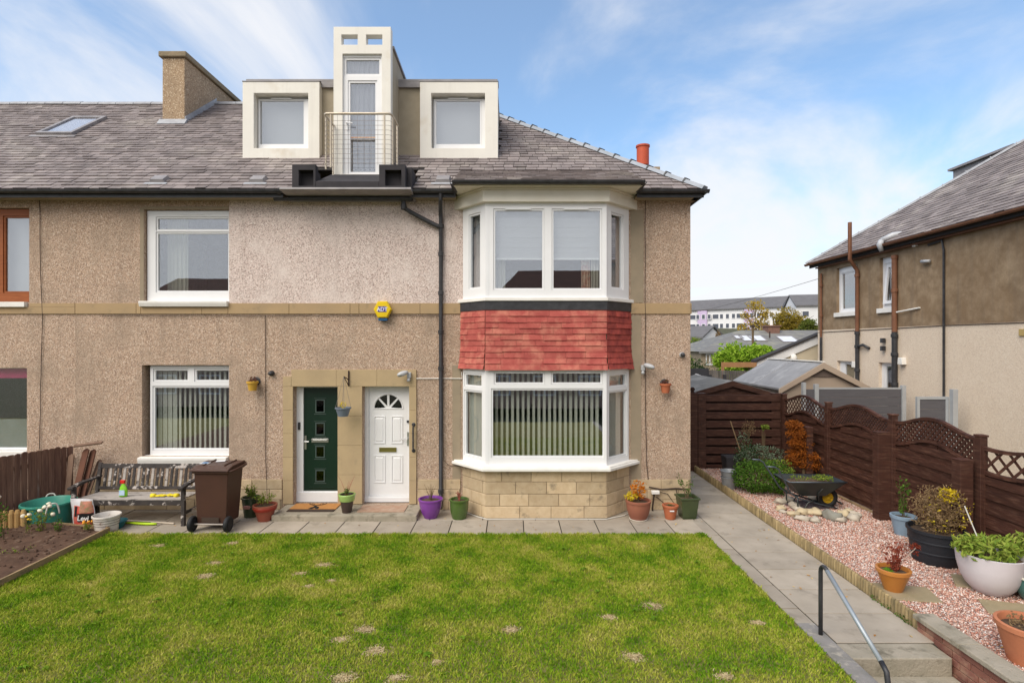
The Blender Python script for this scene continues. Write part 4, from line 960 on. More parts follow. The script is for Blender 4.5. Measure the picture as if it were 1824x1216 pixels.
# tools under the bench
a=wp(215,921,9.3); b=wp(310,931,9.15); mb=MB(M('pale_wood_handle',(.55,.47,.38),rough=.7)); t=thing('garden_tool','long pale wooden handle with a red head lying under the bench','tool',(b[0],b[1],0))
mb.tube([(a[0],a[1],.03),(b[0],b[1],.02)],.014,8); mb.build('handle',t)
mb=MB(M('faded_red_metal',(.35,.07,.05),rough=.6)); mb.taper((a[0]-.12,a[0]+.02,a[1]-.05,a[1]+.06),(a[0]-.05,a[0]+.02,a[1]-.02,a[1]+.02),.01,.075); mb.build('tool_head',t,bevel=.004)
m_lime=M('lime_plastic',(.50,.72,.02),rough=.4)
t=thing('hand_saw','bent lime green handled pruning tool on the paving under the bench','tool',(X(250,9.15),Y(9.15),0))
pts=[wp(218,930,9.15),wp(232,929,9.15),wp(246,931,9.12),wp(262,932,9.1),wp(272,930,9.1),(X(279,9.1),Y(9.1),.05)]; pts=[(p[0],p[1],.03) for p in pts]
mb=MB(m_lime); mb.tube(pts,[.012,.016,.02,.022,.02,.016],8); mb.build('curved_handle',t,smooth='y')
mb=MB(m_black); mb.box(pts[1][0],pts[1][0]+.36,pts[1][1]+.05,pts[1][1]+.09,.004,.03); mb.build('black_blade',t)
# ================================================================ bench
m_bench=M('flaking_black_paint',(.035,.03,.03),(.06,.05,.045),sc=8,rough=.75,bump=.5,bsc=30,c3=(.48,.43,.40),sc3=9,t3=.585,w3=.03)
m_benchw=M('bare_grey_bench_slats',(.45,.41,.38),(.34,.30,.27),sc=9,rough=.85,bump=.4,stretch=(.5,2,2),c3=(.05,.04,.04),sc3=6,t3=.60,w3=.04)
BX0,BX1=-7.20,-5.40; t=thing('garden_bench','old wooden slatted bench with flaking black paint under the lower window','bench',((BX0+BX1)/2,Y(9.4),0))
yf,yb=Y(9.06),Y(9.62)
for x in (BX0,BX1):
    mb=MB(m_bench); mb.box(x-.03,x+.03,yf,yf+.055,0,.62); mb.build('front_leg',t,bevel=.005)
    mb=MB(m_bench); mb.prism([(yb-.06,0),(yb,0),(yb+.0,.42),(yb+.09,.90),(yb+.05,.92),(yb-.05,.42)],x-.03,x+.03,FS); mb.build('back_leg',t,bevel=.005)
    mb=MB(m_bench); mb.prism([(yf-.06,.60),(yf+.15,.645),(yb+.05,.67),(yb+.05,.70),(yf+.15,.685),(yf-.07,.645)],x-.04,x+.04,FS); mb.build('armrest',t,bevel=.006)
    mb=MB(m_bench); mb.box(x-.02,x+.02,yf+.06,yb-.06,.18,.22); mb.build('side_stretcher',t,bevel=.004)
for i in range(5):
    y=yf+.01+i*.112; mb=MB(m_benchw); mb.box(BX0+.035,BX1-.035,y,y+.095,.425-.006*i,.447-.006*i); mb.build('seat_slat',t,bevel=.004)
mb=MB(m_bench); mb.box(BX0+.035,BX1-.035,yf+.012,yf+.045,.34,.42); mb.build('front_rail',t,bevel=.004)
mb=MB(m_bench); mb.box(0,BX1-BX0-.07,0,.08,0,.035,Fr((BX0+.035,yb+.06,.815),(1,0,0),(0,.18,.98),(0,-.98,.18))); mb.build('top_rail',t,bevel=.006)
mb=MB(m_bench); mb.box(0,BX1-BX0-.07,0,.05,0,.03,Fr((BX0+.035,yb-.015,.47),(1,0,0),(0,.18,.98),(0,-.98,.18))); mb.build('lower_back_rail',t,bevel=.004)
for i in range(20):
    x=BX0+.10+i*(BX1-BX0-.24)/19; mb=MB(m_benchw if i%3==1 else m_bench); mb.box(0,.042,0,.31,0,.018,Fr((x,yb-.008,.52),(1,0,0),(0,.18,.98),(0,-.98,.18))); mb.build('back_slat',t)
# spray bottle
bc=(X(222,9.25),Y(9.22),.447); t=thing('spray_bottle','lime green spray bottle with red trigger standing on the bench seat','bottle',bc)
mb=MB(M('green_bottle_plastic',(.25,.62,.03),rough=.3,spec=.5)); mb.lathe([(0,0),(.055,0),(.06,.02),(.06,.10),(.045,.16),(.022,.20),(.020,.22),(0,.22)],bc,16,sx=1.15,sy=.6); mb.build('bottle_body',t,smooth='y')
mb=MB(M('blue_white_label',(.55,.68,.80),(.30,.45,.68),sc=20,rough=.5)); mb.box(bc[0]-.045,bc[0]+.045,bc[1]-.0405,bc[1]-.0365,.475,.56); mb.build('bottle_label',t)
mb=MB(M('red_trigger_plastic',(.70,.03,.02),rough=.35)); mb.taper((bc[0]-.025,bc[0]+.025,bc[1]-.02,bc[1]+.02),(bc[0]-.045,bc[0]+.028,bc[1]-.02,bc[1]+.02),.665,.72); mb.box(bc[0]-.055,bc[0]-.045,bc[1]-.01,bc[1]+.01,.66,.715); mb.build('trigger_head',t,bevel=.005)
# gloves
t=thing('rubber_gloves','pair of yellow rubber gloves lying on the bench seat','gloves',(X(292,9.2),Y(9.22),.447))
m_yg=M('yellow_rubber',(.80,.66,.02),(.72,.55,.02),rough=.5)
for gx,gy,ga in ((-.10,0,.1),(.11,.03,2.9)):
    mb=MB(m_yg); fr=rotfr((X(292,9.2)+gx,Y(9.22)+gy,.452),ga)
    mb.blob(fr(0,0,.008),(.06,.045,.014),10,6,.1,fr=Fr(fr(0,0,.01),fr.U,fr.V,fr.N)); mb.tube([fr(-.05,0,.01),fr(-.12,.005,.01)],[.035,.04],8)
    for k in range(4): mb.tube([fr(.045,-.03+.02*k,.01),fr(.085,-.035+.023*k,.014),fr(.115-.008*abs(k-1.5),-.04+.026*k,.006)],[.011,.011,.008],6)
    mb.tube([fr(.0,.04,.01),fr(.035,.065,.012)],[.013,.010],6); mb.build('glove',t,smooth='y')
# ================================================================ wheelie bin
m_bin=M('brown_bin_plastic',(.075,.033,.022),(.06,.028,.019),sc=3,rough=.5,spec=.35,bump=.1,bsc=120)
bX=-4.80; bf=Y(8.83); t=thing('wheelie_bin','dark brown wheelie bin with stickers on its lid standing on the paving','bin',(bX,bf+.3,0))
FBn=rotfr((bX,bf,0),-.04)
mb=MB(m_bin); mb.taper((-.25,.22,.03,.42),(-.29,.27,.0,.46),.10,.94,FBn); mb.box(-.31,.29,-.03,.49,.92,.96,FBn)
mb.build('bin_body',t,bevel=.012)
mb=MB(m_bin)
mb.prism([(-.06,.963),(.50,.963),(.52,.99),(.45,1.04),(.1,1.03),(-.05,.995)],-.325,.305,Fr(FBn.o,FBn.V,FBn.N,FBn.U)); mb.prism([(.08,1.03),(.45,1.042),(.45,1.058),(.08,1.045)],.15,.18,Fr(FBn.o,FBn.V,FBn.N,FBn.U)); mb.prism([(.08,1.03),(.45,1.042),(.45,1.058),(.08,1.045)],-.2,-.17,Fr(FBn.o,FBn.V,FBn.N,FBn.U))
mb.build('bin_lid',t,bevel=.01)
mb=MB(m_bin); mb.tube([FBn(.25,-.03,.94),FBn(.33,-.0,.96),FBn(.36,.08,.97),FBn(.36,.38,.99),FBn(.30,.46,.98)],.02,8); mb.build('lid_handle',t,smooth='y')
mb=MB(m_cable); mb.box(-.16,.12,-.002,.002,.14,.22,FBn); mb.build('axle_recess',t)
mb=MB(m_wire); mb.tube([FBn(-.31,-.03,.12),FBn(.31,-.03,.12)],.014,8); mb.build('axle',t)
m_rub=M('black_rubber',(.02,.02,.022),rough=.6)
for s_ in (-1,1):
    mb=MB(m_rub); fr=Fr(FBn(s_*.29,-.03,.125),(0,1,0),(0,0,1),(1,0,0)); mb.lathe([(0,-.03),(.07,-.03),(.08,-.02),(.112,-.03),(.125,-.015),(.125,.015),(.112,.03),(.08,.02),(.07,.03),(0,.03)],n=24,fr=fr); mb.build('wheel',t,smooth=True)
for a,b,c_ in ((-.22,.2,m_white),(-.05,.42,m_white)):
    mb=MB(c_); b=b*.72; fr=rotfr(FBn(a,b+.05,1.045 if b>.25 else 1.042),.3 if b>.3 else 0,(.02 if b>.3 else .03,0)); mb.box(-.07,.07,-.05,.05,0,.003,fr); mb.build('sticker',t)
mb=MB(M('blue_sticker',(.15,.35,.65),rough=.4)); mb.box(-.06,.03,-.03,.04,.0035,.005,rotfr(FBn(-.20,.19,1.046),0,(.03,0))); mb.build('sticker',t)
# ================================================================ door step and mats
sx0,sx1=X(483,9.32),X(742,9.32); mb=MB(m_conc); mb.box(sx0,sx1,Y(9.32),-.02,-.05,.10); mb.build('door_step',label='low weathered concrete step in front of both front doors',cat='step',bevel=.014)
mm=M('coir_mat',(.50,.24,.075),(.42,.19,.06),sc=20,rough=1,bump=.6,bsc=200); t=thing('stag_doormat','orange coir doormat with a black stag print before the green door','doormat',(X(560,9.7),Y(9.7),.10))
mb=MB(mm); fr=Fr((X(560,9.7),Y(9.74),.101),(1,0,0),(0,1,0),(0,0,1)); mb.box(-.415,.39,-.12,.225,0,.016,fr); mb.build('mat_pile',t)
mb=MB(m_cable); mb.box(-.415,.39,-.23,-.1205,0,.0155,fr); mb.build('black_border',t)
mb=MB(M('black_print',(.012,.012,.012),rough=.9))
mb.prism([(-.09,-.10),(-.02,-.11),(.01,-.06),(.05,-.11),(.09,-.10),(.07,.0),(.01,.05),(-.01,.09),(-.04,.06),(-.035,.02),(-.07,-.03)],.0162,.018,fr)
for s_ in (-1,1):
    mb.tube([fr(-.02,.08,.018),fr(-.02+s_*.06,.11,.018),fr(-.02+s_*.13,.16,.018),fr(-.02+s_*.15,.215,.018)],.007,4)
    for a,b in ((.06,.11),(.10,.14)): mb.tube([fr(-.02+s_*a,b,.018),fr(-.02+s_*(a-.01),b+.07,.018)],.005,4)
mb.build('stag_print',t)
mb=MB(M('faded_red_mat',(.36,.21,.14),(.44,.32,.24),sc=9,rough=1,bump=.5,bsc=150)); fr=Fr((X(686,9.65),Y(9.68),.101),(1,0,0),(0,1,0),(0,0,1)); mb.taper((-.45,.36,-.19,.2),(-.45,.36,-.19,.2),0,.012,fr); mb.build('worn_doormat',label='faded reddish doormat on the step before the white door',cat='doormat')

# plants in the flower bed
def bedplant(name,label,px,py,h,spread,n,leafm,ls,per,fl=None,nf_=0,fs=.025,cat='plant',grp=None):
    d=(2.9)*F/(py-611); x,y=X(px,d),Y(d); t=thing(name,label,cat,(x,y,.08),grp); stems(t,(x,y,.07),n,h,spread,m_stem,leafm,ls,per,r=.003,top=.15)
    if fl:
        for k in range(nf_): a=R(0,6.28); q=R(.2,1)*spread; mb=MB(fl); mb.blob((x+math.cos(a)*q,y+math.sin(a)*q,.08+h*R(.45,1.05)),(fs,fs,fs*.8),8,5,.25); mb.build('flower',t,smooth='y')

# broad-leaved weeds and a few daisies in the lawn, fallen leaves about the place
ml=MB(ramp_mat('clover_leaf',[(0,(.09,.19,.01)),(.5,(.15,.27,.015)),(1,(.24,.34,.03))],trans=.2))
for i in range(75):
    x=R(-5.9,2.9); y=Y(R(5.0,8.4)); k=random.randint(4,11); s_=R(.02,.05)
    for q in range(k): a=R(0,6.28); e=Vector((math.cos(a),math.sin(a),0)); p=Vector((x,y,.028+R(0,.012))); w_=Vector((-e.y,e.x,0))*s_*.35; ml.add([p,p+e*s_*.6+w_+Vector((0,0,.012)),p+e*s_*1.2,p+e*s_*.6-w_+Vector((0,0,.012))],[(0,1,2,3)])
ml.build('lawn_weeds',label='clover and broad-leaved weeds scattered through the lawn',cat='weeds',kind='stuff')
ml=MB(ramp_mat('fallen_leaf',[(0,(.20,.09,.03)),(.5,(.45,.22,.05)),(1,(.60,.45,.20))]))
for i in range(150):
    if i<45: x=R(3.3,4.2); y=Y(R(5.6,12.5)); z=.006
    elif i<100: x=R(4.35,6.2); y=Y(R(5,12.5)); z=.078
    else: x=R(-6,3.2); y=Y(R(8.75,9.8)); z=.006
    if y>Y(9.3) and -1<x<2.2: continue
    s_=R(.012,.028); fr=rotfr((x,y,z),R(0,6.3),(R(-.3,.3),R(-.3,.3))); ml.add([fr(-s_,0,0),fr(0,-s_*.5,.004),fr(s_,0,0),fr(0,s_*.5,.004)],[(0,1,2,3)])
ml.build('fallen_leaves',label='small fallen leaves and crumbs on the path, paving and gravel',cat='leaves',kind='stuff')
# ================================================================ pots and plants
m_psoil=M('pot_soil',(.07,.045,.03),(.12,.08,.05),sc=20,rough=1,bump=.6,bsc=60)
def lf(name,a,b,c=None,tr=.35): return ramp_mat(name,[(0,a),(.5,b),(1,c or b)],True,sc=7,trans=tr,wmix=.35)
l_green=lf('leaf_green',(.035,.09,.012),(.08,.17,.02),(.16,.28,.04)); l_yg=lf('leaf_yellow_green',(.10,.17,.02),(.22,.30,.04),(.36,.40,.07))
l_dark=lf('leaf_dark',(.015,.04,.010),(.03,.075,.018),(.06,.12,.03)); l_red=lf('leaf_red',(.16,.035,.02),(.30,.06,.035),(.36,.12,.06))
l_or=lf('leaf_orange',(.40,.10,.015),(.62,.20,.02),(.70,.36,.03)); l_ye=lf('leaf_yellow',(.60,.42,.02),(.72,.55,.03),(.5,.45,.05))
l_dry=lf('leaf_dry',(.16,.10,.05),(.30,.20,.10),(.42,.30,.17)); l_var=lf('leaf_variegated',(.05,.10,.05),(.14,.20,.12),(.45,.50,.38))
l_rust=lf('leaf_rust',(.14,.055,.02),(.36,.11,.018),(.58,.18,.02)); l_lime=lf('leaf_bamboo',(.16,.30,.02),(.32,.50,.04),(.50,.62,.10))
l_aut=lf('leaf_autumn',(.40,.26,.03),(.55,.38,.05),(.42,.40,.09)); l_maple=lf('leaf_maple_green',(.16,.27,.04),(.30,.40,.06),(.42,.42,.10))
m_stem=M('plant_stem',(.16,.11,.06),(.10,.07,.04),rough=.9); m_stemr=M('red_stem',(.3,.09,.06),rough=.8)
def stems(par,c,n,h,spread,mat,leafmat=None,ls=.03,per=10,r=.004,name='stem',lname='leaves',top=.3):
    mb=MB(mat); ml=MB(leafmat) if leafmat else None; c=Vector(c)
    for i in range(n):
        a=R(0,2*PI); s_=R(.2,1)*spread; hh=h*R(.65,1.05); pts=[c+Vector((R(-.3,.3)*spread*.3,R(-.3,.3)*spread*.3,0))]
        for k in range(1,5): q=k/4; pts.append(pts[0]+Vector((math.cos(a)*s_*q**1.3+R(-.01,.01),math.sin(a)*s_*q**1.3+R(-.01,.01),hh*q)))
        mb.tube(pts,[r,r*.9,r*.8,r*.6,r*.4],5)
        if ml:
            for k in range(per):
                q=R(top,1)*4; j=min(3,int(q)); p=pts[j].lerp(pts[j+1],q-j); ml.leaf(p+Vector((R(-1,1),R(-1,1),R(-1,1)))*ls*.8,ls*R(.6,1.2),.5)
    mb.build(name,par)
    if ml: ml.build(lname,par)
def potted(name,label,c,prof,mat,soilz,soilr,rim=None,seg_=28,group=None,sq=False):
    t=thing(name,label,'plant pot',c,group); mb=MB(mat)
    if sq: mb.lathe([(r*1.38,z) for r,z in prof],n=4,fr=rotfr(c,PI/4+.06)); 
    else: mb.lathe(prof,c,seg_)
    mb.build('pot',t,smooth=(False if sq else True),bevel=.006 if sq else 0)
    mb=MB(m_psoil); 
    if sq: mb.lathe([(0,soilz),(soilr*1.36,soilz)],n=4,fr=rotfr(c,PI/4+.06))
    else: mb.lathe([(0,soilz+.01),(soilr*.6,soilz+.006),(soilr,soilz-.005)],c,seg_)
    mb.build('pot_soil',t)
    return t
def prof(rt,rb,h,rim=.02,th=.018,belly=0):
    P=[(0,0),(rb,0)]
    for k in range(1,7): q=k/6; P.append((rb+(rt-rb)*q+belly*math.sin(q*PI),q*(h-rim)))
    P+= [(rt+.012,h-rim+.002),(rt+.014,h-.004),(rt+.006,h),(rt-th+.004,h),(rt-th,h-.01),(rt-th-.01,h*.6),(0,h*.55)]
    return P
def gz_(px,py,z=0): d=(3-z)*F/(py-611); return (X(px,d),Y(d),z)
def gz_(px,py,z=0): d=(3-z)*F/(py-611); return (X(px,d),Y(d),z)
GW='potted plants along the foot of the house wall'; GG='potted plants on the pink gravel'
m_gg=lambda n,c,c2=None: M(n,c,c2,sc=4,rough=.22,spec=.6)
c=gz_(447,919); t=potted('potted_plant','dark green glazed pot with a leafy sprig beside the brown bin',c,prof(.15,.11,.34),m_gg('dark_green_glaze',(.025,.05,.025),(.05,.06,.03)),.29,.13,group=GW)
stems(t,(c[0],c[1],.29),16,.26,.15,m_stem,l_yg,.045,14); mb=MB(M('pink_chip_patch',(.42,.20,.16),rough=.7)); mb.blob((c[0]-.005,c[1]-.135,.19),(.07,.012,.035),8,6); mb.build('chipped_glaze',t)
c=gz_(472,926); t=potted('potted_plant','wide brick-red pot with a scalloped rim at the left end of the door step',c,prof(.185,.11,.27,.03),M('brick_red_pot',(.30,.085,.05),(.26,.07,.045),rough=.5),.24,.165,group=GW)
mb=MB(M('scallop_glaze',(.30,.035,.02),rough=.35)); mb.lathe([(.180,.18),(.193,.21),(.2,.24),(.19,.245)],c,28); mb.build('scalloped_band',t,smooth='y')
stems(t,(c[0],c[1],.25),14,.2,.2,m_stem,l_yg,.045,12)
c=(X(618,9.5),Y(9.5),.101); t=potted('potted_plant','tall brown pot with a lime green glazed rim standing between the doors on the step',c,prof(.125,.08,.31,.03),M('brown_glaze',(.055,.035,.03),rough=.3,spec=.5),.27,.11,group=GW)
mb=MB(m_gg('lime_glaze',(.30,.45,.12))); mb.lathe([(.123,.20),(.130,.215),(.136,.25),(.146,.295),(.147,.312),(.13,.318),(.115,.30)],c,24); mb.build('glazed_rim',t,smooth='y')
stems(t,(c[0],c[1],.38),16,.14,.1,m_stem,l_green,.03,5); stems(t,(c[0],c[1],.38),5,.3,.22,m_stemr)
c=gz_(767,921); t=potted('potted_plant','round purple pot with bare twigs at the foot of the black downpipe',c,prof(.2,.11,.33,.03,belly=.02),m_gg('purple_glaze',(.20,.05,.30),(.17,.04,.26)),.29,.18,group=GW)
stems(t,(c[0],c[1],.29),12,.3,.16,m_stem,l_dry,.018,3,r=.0035)
c=gz_(818,922); t=potted('potted_plant','olive green cylindrical pot with red stems left of the bay',c,prof(.16,.12,.33,.03,belly=.015),m_gg('olive_glaze',(.06,.11,.02),(.07,.12,.03)),.29,.14,group=GW)
stems(t,(c[0],c[1],.29),9,.17,.06,m_stemr,l_red,.03,3,r=.008)
c=gz_(1137,924); t=potted('potted_plant','large terracotta pot with orange and yellow azalea right of the bay',c,prof(.205,.13,.33,.04,belly=.02),M('brown_terracotta',(.30,.115,.07),(.25,.09,.06),rough=.5),.29,.18,group=GW)
mb=MB(m_cream); mb.lathe([(.10,0.002),(.145,.002),(.155,.015),(.145,.018)],c,24); mb.build('saucer_rim',t)
mb=MB(l_or); mb.bush((c[0]+.01,c[1],.50),(.15,.12,.14),230,.05); mb.build('orange_leaves',t); mb=MB(l_ye); mb.bush((c[0]-.11,c[1]-.02,.40),(.12,.09,.08),150,.05); mb.build('yellow_leaves',t); stems(t,(c[0],c[1],.29),8,.25,.1,m_stem)
c=gz_(1194,923); t=potted('potted_plant','small orange terracotta pot with a white label, nearest the square green pot',c,prof(.125,.085,.24,.035),m_terra,.21,.11,group=GW); stems(t,(c[0],c[1],.21),26,.05,.09,m_stem,l_green,.02,2,r=.002)
mb=MB(m_white); mb.box(-.045,.03,-.002,.002,-.01,.01,Fr((c[0],c[1]-.128,.165),(1,0,0),(0,1,0),(0,0,1))); mb.build('price_label',t)
c=gz_(1224,921); t=potted('potted_plant','square dark green glazed pot by the house corner with a thin shrub',c,[(0,0),(.115,0),(.125,.05),(.155,.33),(.175,.34),(.175,.37),(.15,.37),(.14,.3),(0,.3)],m_gg('deep_olive_glaze',(.05,.07,.025),(.035,.05,.02)),.31,.14,sq=True,group=GW)
stems(t,(c[0],c[1],.31),8,.42,.2,m_stem,l_green,.045,12); 

m_fw=M('cream_petals',(.85,.78,.62),rough=.7); m_fy=M('yellow_petals',(.85,.55,.05),rough=.7); m_fo=M('orange_petals',(.85,.35,.03),rough=.7)
bedplant('rose_bush','low rose bush with cream blooms on the soil bed before the teal tub',74,945,.42,.24,14,l_yg,.045,9,m_fw,7,.035)
bedplant('flowering_plant','small plant with orange and yellow flowers at the right end of the soil bed',156,940,.12,.10,9,l_yg,.035,8,m_fo,5,.022)
bedplant('tall_rose','taller leggy rose at the left edge of the photograph',6,960,.62,.14,5,l_green,.06,14,m_fw,2,.03)
bedplant('leafy_weed','thin leafy weed in the soil bed right of the cream rose',103,948,.24,.10,9,l_green,.04,9)
bedplant('yellow_sprig','yellowish sprigs in the soil near the log edging',30,985,.13,.22,9,l_yg,.035,5)
bedplant('yellow_sprig','yellow-flowered sprig beside the cream rose',50,950,.3,.08,4,l_yg,.035,7,m_fy,3,.02)

# gravel-bed pots
c=gz_(1609,951,.06); t=potted('potted_plant','pale blue pot with a climbing rose close to the brown fence',c,prof(.165,.115,.30,.05),M('pale_blue_plastic',(.24,.33,.42),(.21,.29,.37),rough=.45),.26,.14,group=GG)
stems(t,(c[0],c[1],.32),6,.62,.13,m_stem,l_green,.055,26,top=.1); mb=MB(m_timber); mb.tube([(c[0]+.09,c[1]-.16,.07),(c[0]+.12,c[1]-.15,.36)],.008,6); mb.build('plant_label_stick',t)
mb=MB(m_white); mb.box(-.02,.02,-.002,.002,-.03,.03,Fr((c[0]-.01,c[1]-.138,.2),(1,0,0),(0,1,0),(0,0,1))); mb.build('sticker',t)
c=gz_(1668,998,.06); t=potted('potted_plant','big black ribbed barrel planter holding a domed yellow and brown bush',c,[(0,0),(.27,0),(.28,.02),(.295,.14),(.305,.145),(.305,.16),(.30,.165),(.315,.28),(.325,.285),(.325,.30),(.32,.305),(.33,.40),(.345,.405),(.345,.44),(.32,.44),(.31,.38),(0,.35)],M('black_barrel_plastic',(.022,.024,.03),rough=.5),.39,.30,group=GG)
mb=MB(l_dry); mb.bush((c[0]+.04,c[1],.74),(.34,.30,.34),1900,.05,inner=.2,lump=.2,asp=.35,freq=3); mb.build('dry_foliage',t); mb=MB(l_ye); mb.bush((c[0]+.12,c[1]-.05,.96),(.13,.1,.10),170,.05); mb.bush((c[0]+.06,c[1]-.12,.70),(.26,.22,.26),170,.035,inner=.85); mb.build('yellow_foliage',t)
stems(t,(c[0],c[1],.39),14,.45,.25,m_stem)
c=gz_(1764,1053,.06); t=potted('potted_plant','wide white egg-shaped pot overflowing with lime green leaves',c,[(0,0),(.15,0),(.17,.01),(.24,.09),(.29,.19),(.32,.31),(.335,.44),(.338,.46),(.325,.463),(.31,.43),(.29,.3),(0,.3)],M('white_stone_pot',(.66,.62,.64),(.60,.57,.59),rough=.7,bump=.1),.41,.30,group=GG)
mb=MB(l_maple); mb.bush((c[0]+.0,c[1],.56),(.34,.27,.17),620,.085,inner=.35,asp=.4); mb.bush((c[0]-.27,c[1],.62),(.15,.12,.1),150,.08,inner=.4,asp=.4); mb.bush((c[0]+.38,c[1],.62),(.2,.2,.14),240,.08,inner=.4,asp=.4); mb.build('foliage',t); stems(t,(c[0],c[1],.41),10,.25,.3,m_stem); 
mb=MB(m_rope); mb.tube([(c[0]+.02,c[1]+.1,.45),(c[0]-.10,c[1]+.25,1.0)],.007,6); mb.build('plant_cane',t)
c=gz_(1591,1050,.07); t=potted('potted_plant','amber glazed pot with a small red Japanese maple on a stone slab',c,prof(.17,.095,.26,.045),M('amber_glaze',(.50,.20,.04),(.42,.16,.035),rough=.3,spec=.5),.22,.15,group=GG)
stems(t,(c[0]+.02,c[1],.24),11,.46,.15,m_stemr,l_red,.05,18,top=.15); mb=MB(lf('moss',(.10,.30,.01),(.18,.42,.02))); mb.bush((c[0]-.06,c[1],.29),(.075,.08,.03),260,.02); mb.build('moss',t)
mb=MB(M('light_stem',(.5,.4,.33),rough=.8)); mb.tube([(c[0]+.03,c[1],.24),(c[0]+.09,c[1]-.02,.42),(c[0]+.26,c[1]-.02,.58)],.005,6); mb.build('branch',t); mb=MB(l_red); mb.bush((c[0]+.26,c[1],.56),(.06,.05,.07),40,.05); mb.build('leaves',t)
c=(X(1836,5.1),Y(5.1),.06); t=potted('potted_plant','large orange terracotta pot with pale dried sedum by the brick wall',c,prof(.25,.17,.36,.05),M('orange_terracotta',(.52,.20,.10),(.44,.16,.08),sc=5,rough=.7,bump=.1),.3,.22,group=GG)
mb=MB(l_dry); mb.bush((c[0]+.02,c[1],.38),(.19,.17,.09),500,.035); mb.bush((c[0]+.06,c[1]-.24,.34),(.05,.04,.06),60,.03); mb.build('dried_foliage',t)
c=(X(1846,6.3),Y(6.3),.06); t=potted('potted_plant','teal glazed pot with a cream rim at the right edge of the gravel',c,prof(.19,.12,.28,.03,belly=.03),m_gg('teal_glaze',(.06,.16,.14),(.04,.12,.11)),.25,.16,group=GG)
mb=MB(m_cream); mb.lathe([(.19,.262),(.207,.265),(.208,.282),(.19,.285)],c,24); mb.build('cream_rim',t)
c=(X(1299,11.2),Y(11.2),.06); m_galv=M('galvanised_metal',(.42,.44,.46),(.32,.33,.35),sc=4,rough=.45,metal=.5)
for k,(dz,rt,lab) in enumerate(((0,.165,'lower galvanised bucket of the nested pair by the path'),(.13,.17,'upper galvanised bucket nested in the one below'))):
    mb=MB(m_galv); mb.lathe([(0,.005),(.12,0),(.125,.02),(rt-.01,.2),(rt,.22),(rt+.008,.235),(rt-.004,.24),(.12,.03),(0,.03)],(c[0],c[1],.06+dz),24); mb.build('galvanised_bucket',label=lab,cat='bucket',group='galvanised buckets by the path',smooth=True)
mb=MB(m_blackf); cx_=X(1302,12.3); mb.taper((cx_-.13,cx_+.13,Y(12.3)-.13,Y(12.3)+.13),(cx_-.17,cx_+.17,Y(12.3)-.17,Y(12.3)+.17),.06,.50); mb.build('square_planter',label='square charcoal planter in front of the brown gate panel',cat='planter',bevel=.01)
# shrubs
def shrub(name,label,cx,cy,z0,parts,stemh,cat='shrub',sm=None):
    t=thing(name,label,cat,(cx,cy,z0)); 
    mb=MB(sm or m_stem)
    for i in range(12): a=R(0,2*PI); s_=R(.1,.5)*parts[0][1][0]; mb.tube([(cx+R(-.03,.03),cy+R(-.03,.03),z0-.02),(cx+math.cos(a)*s_*.6,cy+math.sin(a)*s_*.6,z0+stemh*.6),(cx+math.cos(a)*s_,cy+math.sin(a)*s_,z0+stemh*R(.85,1.1))],[.010,.007,.003],5)
    mb.build('stems',t)
    for c_,r_,n_,s_,m_,kw in parts: mb=MB(m_); mb.bush((cx+c_[0],cy+c_[1],z0+c_[2]),r_,n_,s_,**kw); mb.build('foliage',t)
    return t
x_=X(1358,10.9); shrub('box_shrub','low rounded bright green shrub behind the wheelbarrow',x_,Y(10.9),.06,[((-.02,0,.30),(.60,.42,.33),3600,.055,l_green,dict(inner=.5,lump=.14)),((.32,.05,.36),(.30,.3,.25),700,.05,l_yg,dict(inner=.6))],.5)
shrub('variegated_shrub','grey-green variegated shrub above the low green one',X(1352,11.8),Y(11.8),.06,[((0,0,.5),(.52,.35,.28),1500,.045,l_var,dict(inner=.5,lump=.25)),((-.25,0,.55),(.25,.3,.3),400,.045,l_dark,dict(inner=.4))],.6)
t=shrub('dried_hydrangea','dried brown flower head on bare stems against the gate panel',X(1330,12.2),Y(12.2),.06,[((.06,0,1.08),(.17,.12,.19),300,.03,l_dry,dict(inner=.2)),((-.07,0,.8),(.17,.15,.22),170,.04,l_var,dict(inner=.3))],1.0,'plant')
mb=MB(m_timber); mb.tube([(X(1322,12.2),Y(12.2),.5),(X(1301,12.2),Y(12.2),1.28)],.012,6); mb.build('plant_cane',t)
shrub('young_sapling','slim sapling with a tuft of green leaves in front of the brown gate panel',X(1360,12.0),Y(12.0),.06,[((.04,0,1.12),(.11,.08,.06),50,.07,l_yg,dict(inner=.3))],1.08,'plant')
# orange conifer, spiral lobes
cx_,cy_=X(1430,11.35),Y(11.35); t=thing('dead_conifer','tall dead conifer with rust-orange needles beside the fence','conifer',(cx_,cy_,.06))
mb=MB(m_stem); mb.tube([(cx_+.05,cy_,.05),(cx_-.02,cy_,.7),(cx_-.08,cy_,1.4)],[.035,.025,.008],8); mb.build('trunk',t)
mb=MB(l_rust)
for i,(px,py,rx,rz) in enumerate(((1416,757,.17,.10),(1420,772,.21,.11),(1418,788,.17,.10),(1431,792,.20,.11),(1424,806,.20,.12),(1440,812,.17,.11),(1425,822,.20,.12),(1442,828,.21,.12),(1412,818,.12,.12))):
    mb.bush((X(px,11.35),cy_+R(-.05,.05),Z(py,11.35)),(rx,rx*.9,rz),1100,.06,inner=.15,lump=.32,asp=.22,freq=3)
mb.build('foliage',t)
mb=MB(m_blackf); mb.lathe([(0,0),(.20,0),(.25,.22),(.26,.24),(.23,.24),(0,.2)],(X(1440,11.2),Y(11.2),.06),24); mb.build('pot',t,smooth=True)
